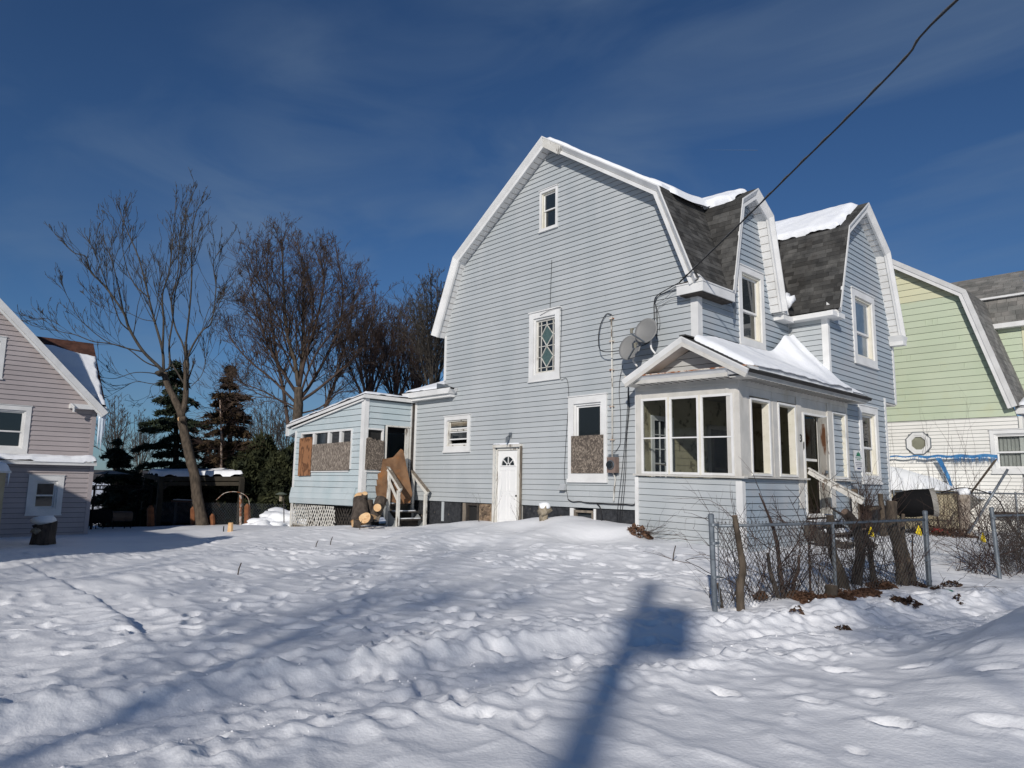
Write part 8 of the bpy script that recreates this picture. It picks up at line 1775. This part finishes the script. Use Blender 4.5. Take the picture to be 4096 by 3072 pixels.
tbx = thing('covered_bench', 'low brown bench with a thin line of snow behind the left rear fence', 'bench', tuple(ond(745, 2010, 35))); MB().beam(ond(700, 2003, 35), ond(790, 2006, 35), .8, .10).build('seat', M('brown_board', (.09, .045, .03), rough=.8), tbx); MB().beam(ond(702, 1998, 35), ond(785, 2001, 35), .5, .05).build('snow_strip', roofsnow_m, tbx)
for px in (705, 785): p = ond(px, 2010, 35); MB().box(p.x - .05, p.x + .05, p.y - .05, p.y + .05, -1.2, p.z).build('leg', dark_m, tbx)
bf = thing('bird_feeder', 'bird feeder on a thin pole by the snow pile left of the rear porch', 'bird feeder', tuple(ond(1135, 2085, 29))); q = MB(); q.tube([ond(1136, 2090, 29), ond(1135, 1985, 29)], .02, 5); q.build('pole', dark_m, bf); q = MB(); c = ond(1125, 1975, 29); q.tube([c - Vector((0, 0, .03)), c + Vector((0, 0, .06))], [.25, .08], 12); q.build('cap', M('feeder_green', (.12, .14, .11), rough=.7), bf); q = MB(); q.tube([c - Vector((0, 0, .3)), c - Vector((0, 0, .05))], .07, 8); q.build('tube', statue_m, bf)
# snow pile left of the porch
for i, (px, py, r_, D, lb) in enumerate(((1165, 2050, .8, 31.5, 'tall snow pile directly left of the rear porch'), (1110, 2075, .75, 30.5, 'lower snow pile beside the bird feeder'), (1050, 2092, .6, 30, 'low lumpy snow pile at the end of the left rear fence'))):
    p = ond(px, py, D); tag(lump('snow_pile', (p.x, p.y, p.z - r_ * .55), r_, roofsnow_m, lb, 'snow', 70 + i, (1.5, 1.4, .8), n=4, rough=.38), kind='stuff')
sp_ = [(400, 2125, 1.2, .5), (560, 2120, 1.3, .45), (480, 2118, 1.3, .5), (830, 2110, .9, .3)]
q_ = ond(480, 2150, 28); 
# stumps in the yard
su = thing('tree_stump', 'dark hollow stump with a snow cap in front of the pink house', 'tree stump', tuple(on(170, 2175, 2, -.36))); b0 = Vector(su.location)
q = MB(); q.tube([b0 - Vector((0, 0, .1)), b0 + Vector((.02, 0, .2)), b0 + Vector((0, .03, .46)), b0 + Vector((0, 0, .60))], [.36, .31, .30, .33], 11); q.build('trunk', bark_m, su, smooth=True); lump('moss', b0 + Vector((.15, -.2, .40)), .16, statue_m, seed=4, parent=su, rough=.5)
tag(lump('snow_cap', b0 + Vector((0, 0, .68)), .33, roofsnow_m, 'tilted snow cap on the dark hollow stump', 'snow', 12, (1.0, 1.0, .45), rough=.3), kind='stuff')
p = ong(921, 2125); s2 = thing('tree_stump', 'tiny split pale stump in the sunlit yard left of the rear porch', 'tree stump', tuple(p)); q = MB(); q.tube([p - Vector((0, 0, .1)), p + Vector((0, 0, .30))], [.10, .085], 7); q.build('trunk', cut_m, s2); q = MB(); q.tube([p + Vector((-.35, -.1, -.05)), p + Vector((-.35, -.1, .16))], .02, 5); q.build('peg', black_m, s2)
twigs('bare_shrub', tuple(ond(215, 2125, 30.5)), 14, 1.7, .012, bark_m, 'sparse bare shrub under the lower window of the pink house', 'shrub', 91, up_=.9, spread=1.0, curl=.15, fork=.5, base=.6)
twigs('bare_shrub', tuple(ond(300, 2120, 30.3)), 16, 1.1, .010, bark_m, 'low bare stems at the wall left of the gazebo legs', 'shrub', 92, up_=.8, spread=1.1, curl=.2, fork=.5, base=.7)

# ================================================================ BEHIND THE CAMERA (their shadows lie in the picture)
up_b = Vector((6.05, -11.05, 0)); ut = thing('utility_pole', 'wooden utility pole behind the viewer that throws the long shadow', 'utility pole', tuple(up_b))
q = MB(); q.tube([up_b - Vector((0, 0, .5)), up_b + Vector((0, 0, 5.5)), up_b + Vector((0, 0, 10.9))], [.22, .19, .16], 14); q.build('pole', barkl_m, ut, smooth=True)
tc_ = up_b + Vector((.848 * .40, .53 * .40, 8.9)); q = MB(); q.tube([tc_, tc_ + Vector((0, 0, .03)), tc_ + Vector((0, 0, 1.05)), tc_ + Vector((0, 0, 1.15))], [.27, .30, .30, .22], 16); q.build('transformer', galv_m, ut)
for i, (x, y, n_, h0, h1, lb) in enumerate(((9.0, -6.0, 17, 3.0, 6.5, 'bare street tree right behind the viewer dappling the snow'), (1.8, -10.5, 18, 3.5, 7.5, 'bare street tree straight behind the viewer dappling the yard'), (-4.5, -15.5, 16, 3.5, 7.0, 'farthest bare street tree behind the viewer to the left'))):
    bt = thing('street_tree', lb, 'tree', (x, y, 0)); q = MB(); q.tube([(x, y, -.2), (x + .1, y, h0), (x, y + .1, h1)], [.13, .10, .07], 10); q.build('trunk', barkl_m, bt, smooth=True); S = Segs(); rg = random.Random(77 + i)
    for k in range(n_): grow(S, rg, (x, y + .1, rg.uniform(h0 - .4, h1)), (rg.uniform(-1, 1), rg.uniform(-1, 1), rg.uniform(.3, 1.1)), rg.uniform(3, 4.8), .032, 3, .22, .2, 6, (5, 4, 3)[i], .52, .85, .010)
    tag(S.build('crown', barkg_m, bt), kind='stuff')
# vapour trail, high and far
ct = MB(); pA = ond(2815, 599, 9000); pB_ = ond(3030, 601, 9300); ct.tube([pA, pA + (pB_ - pA) * .4, pB_], [.5, 1.6, 3.2], 6)
tag(ct.build('vapour_trail', M('vapour', (.16, .22, .34), rough=1), None, org=tuple(pA)), 'short faint vapour trail high right of the main roof', 'vapour trail')
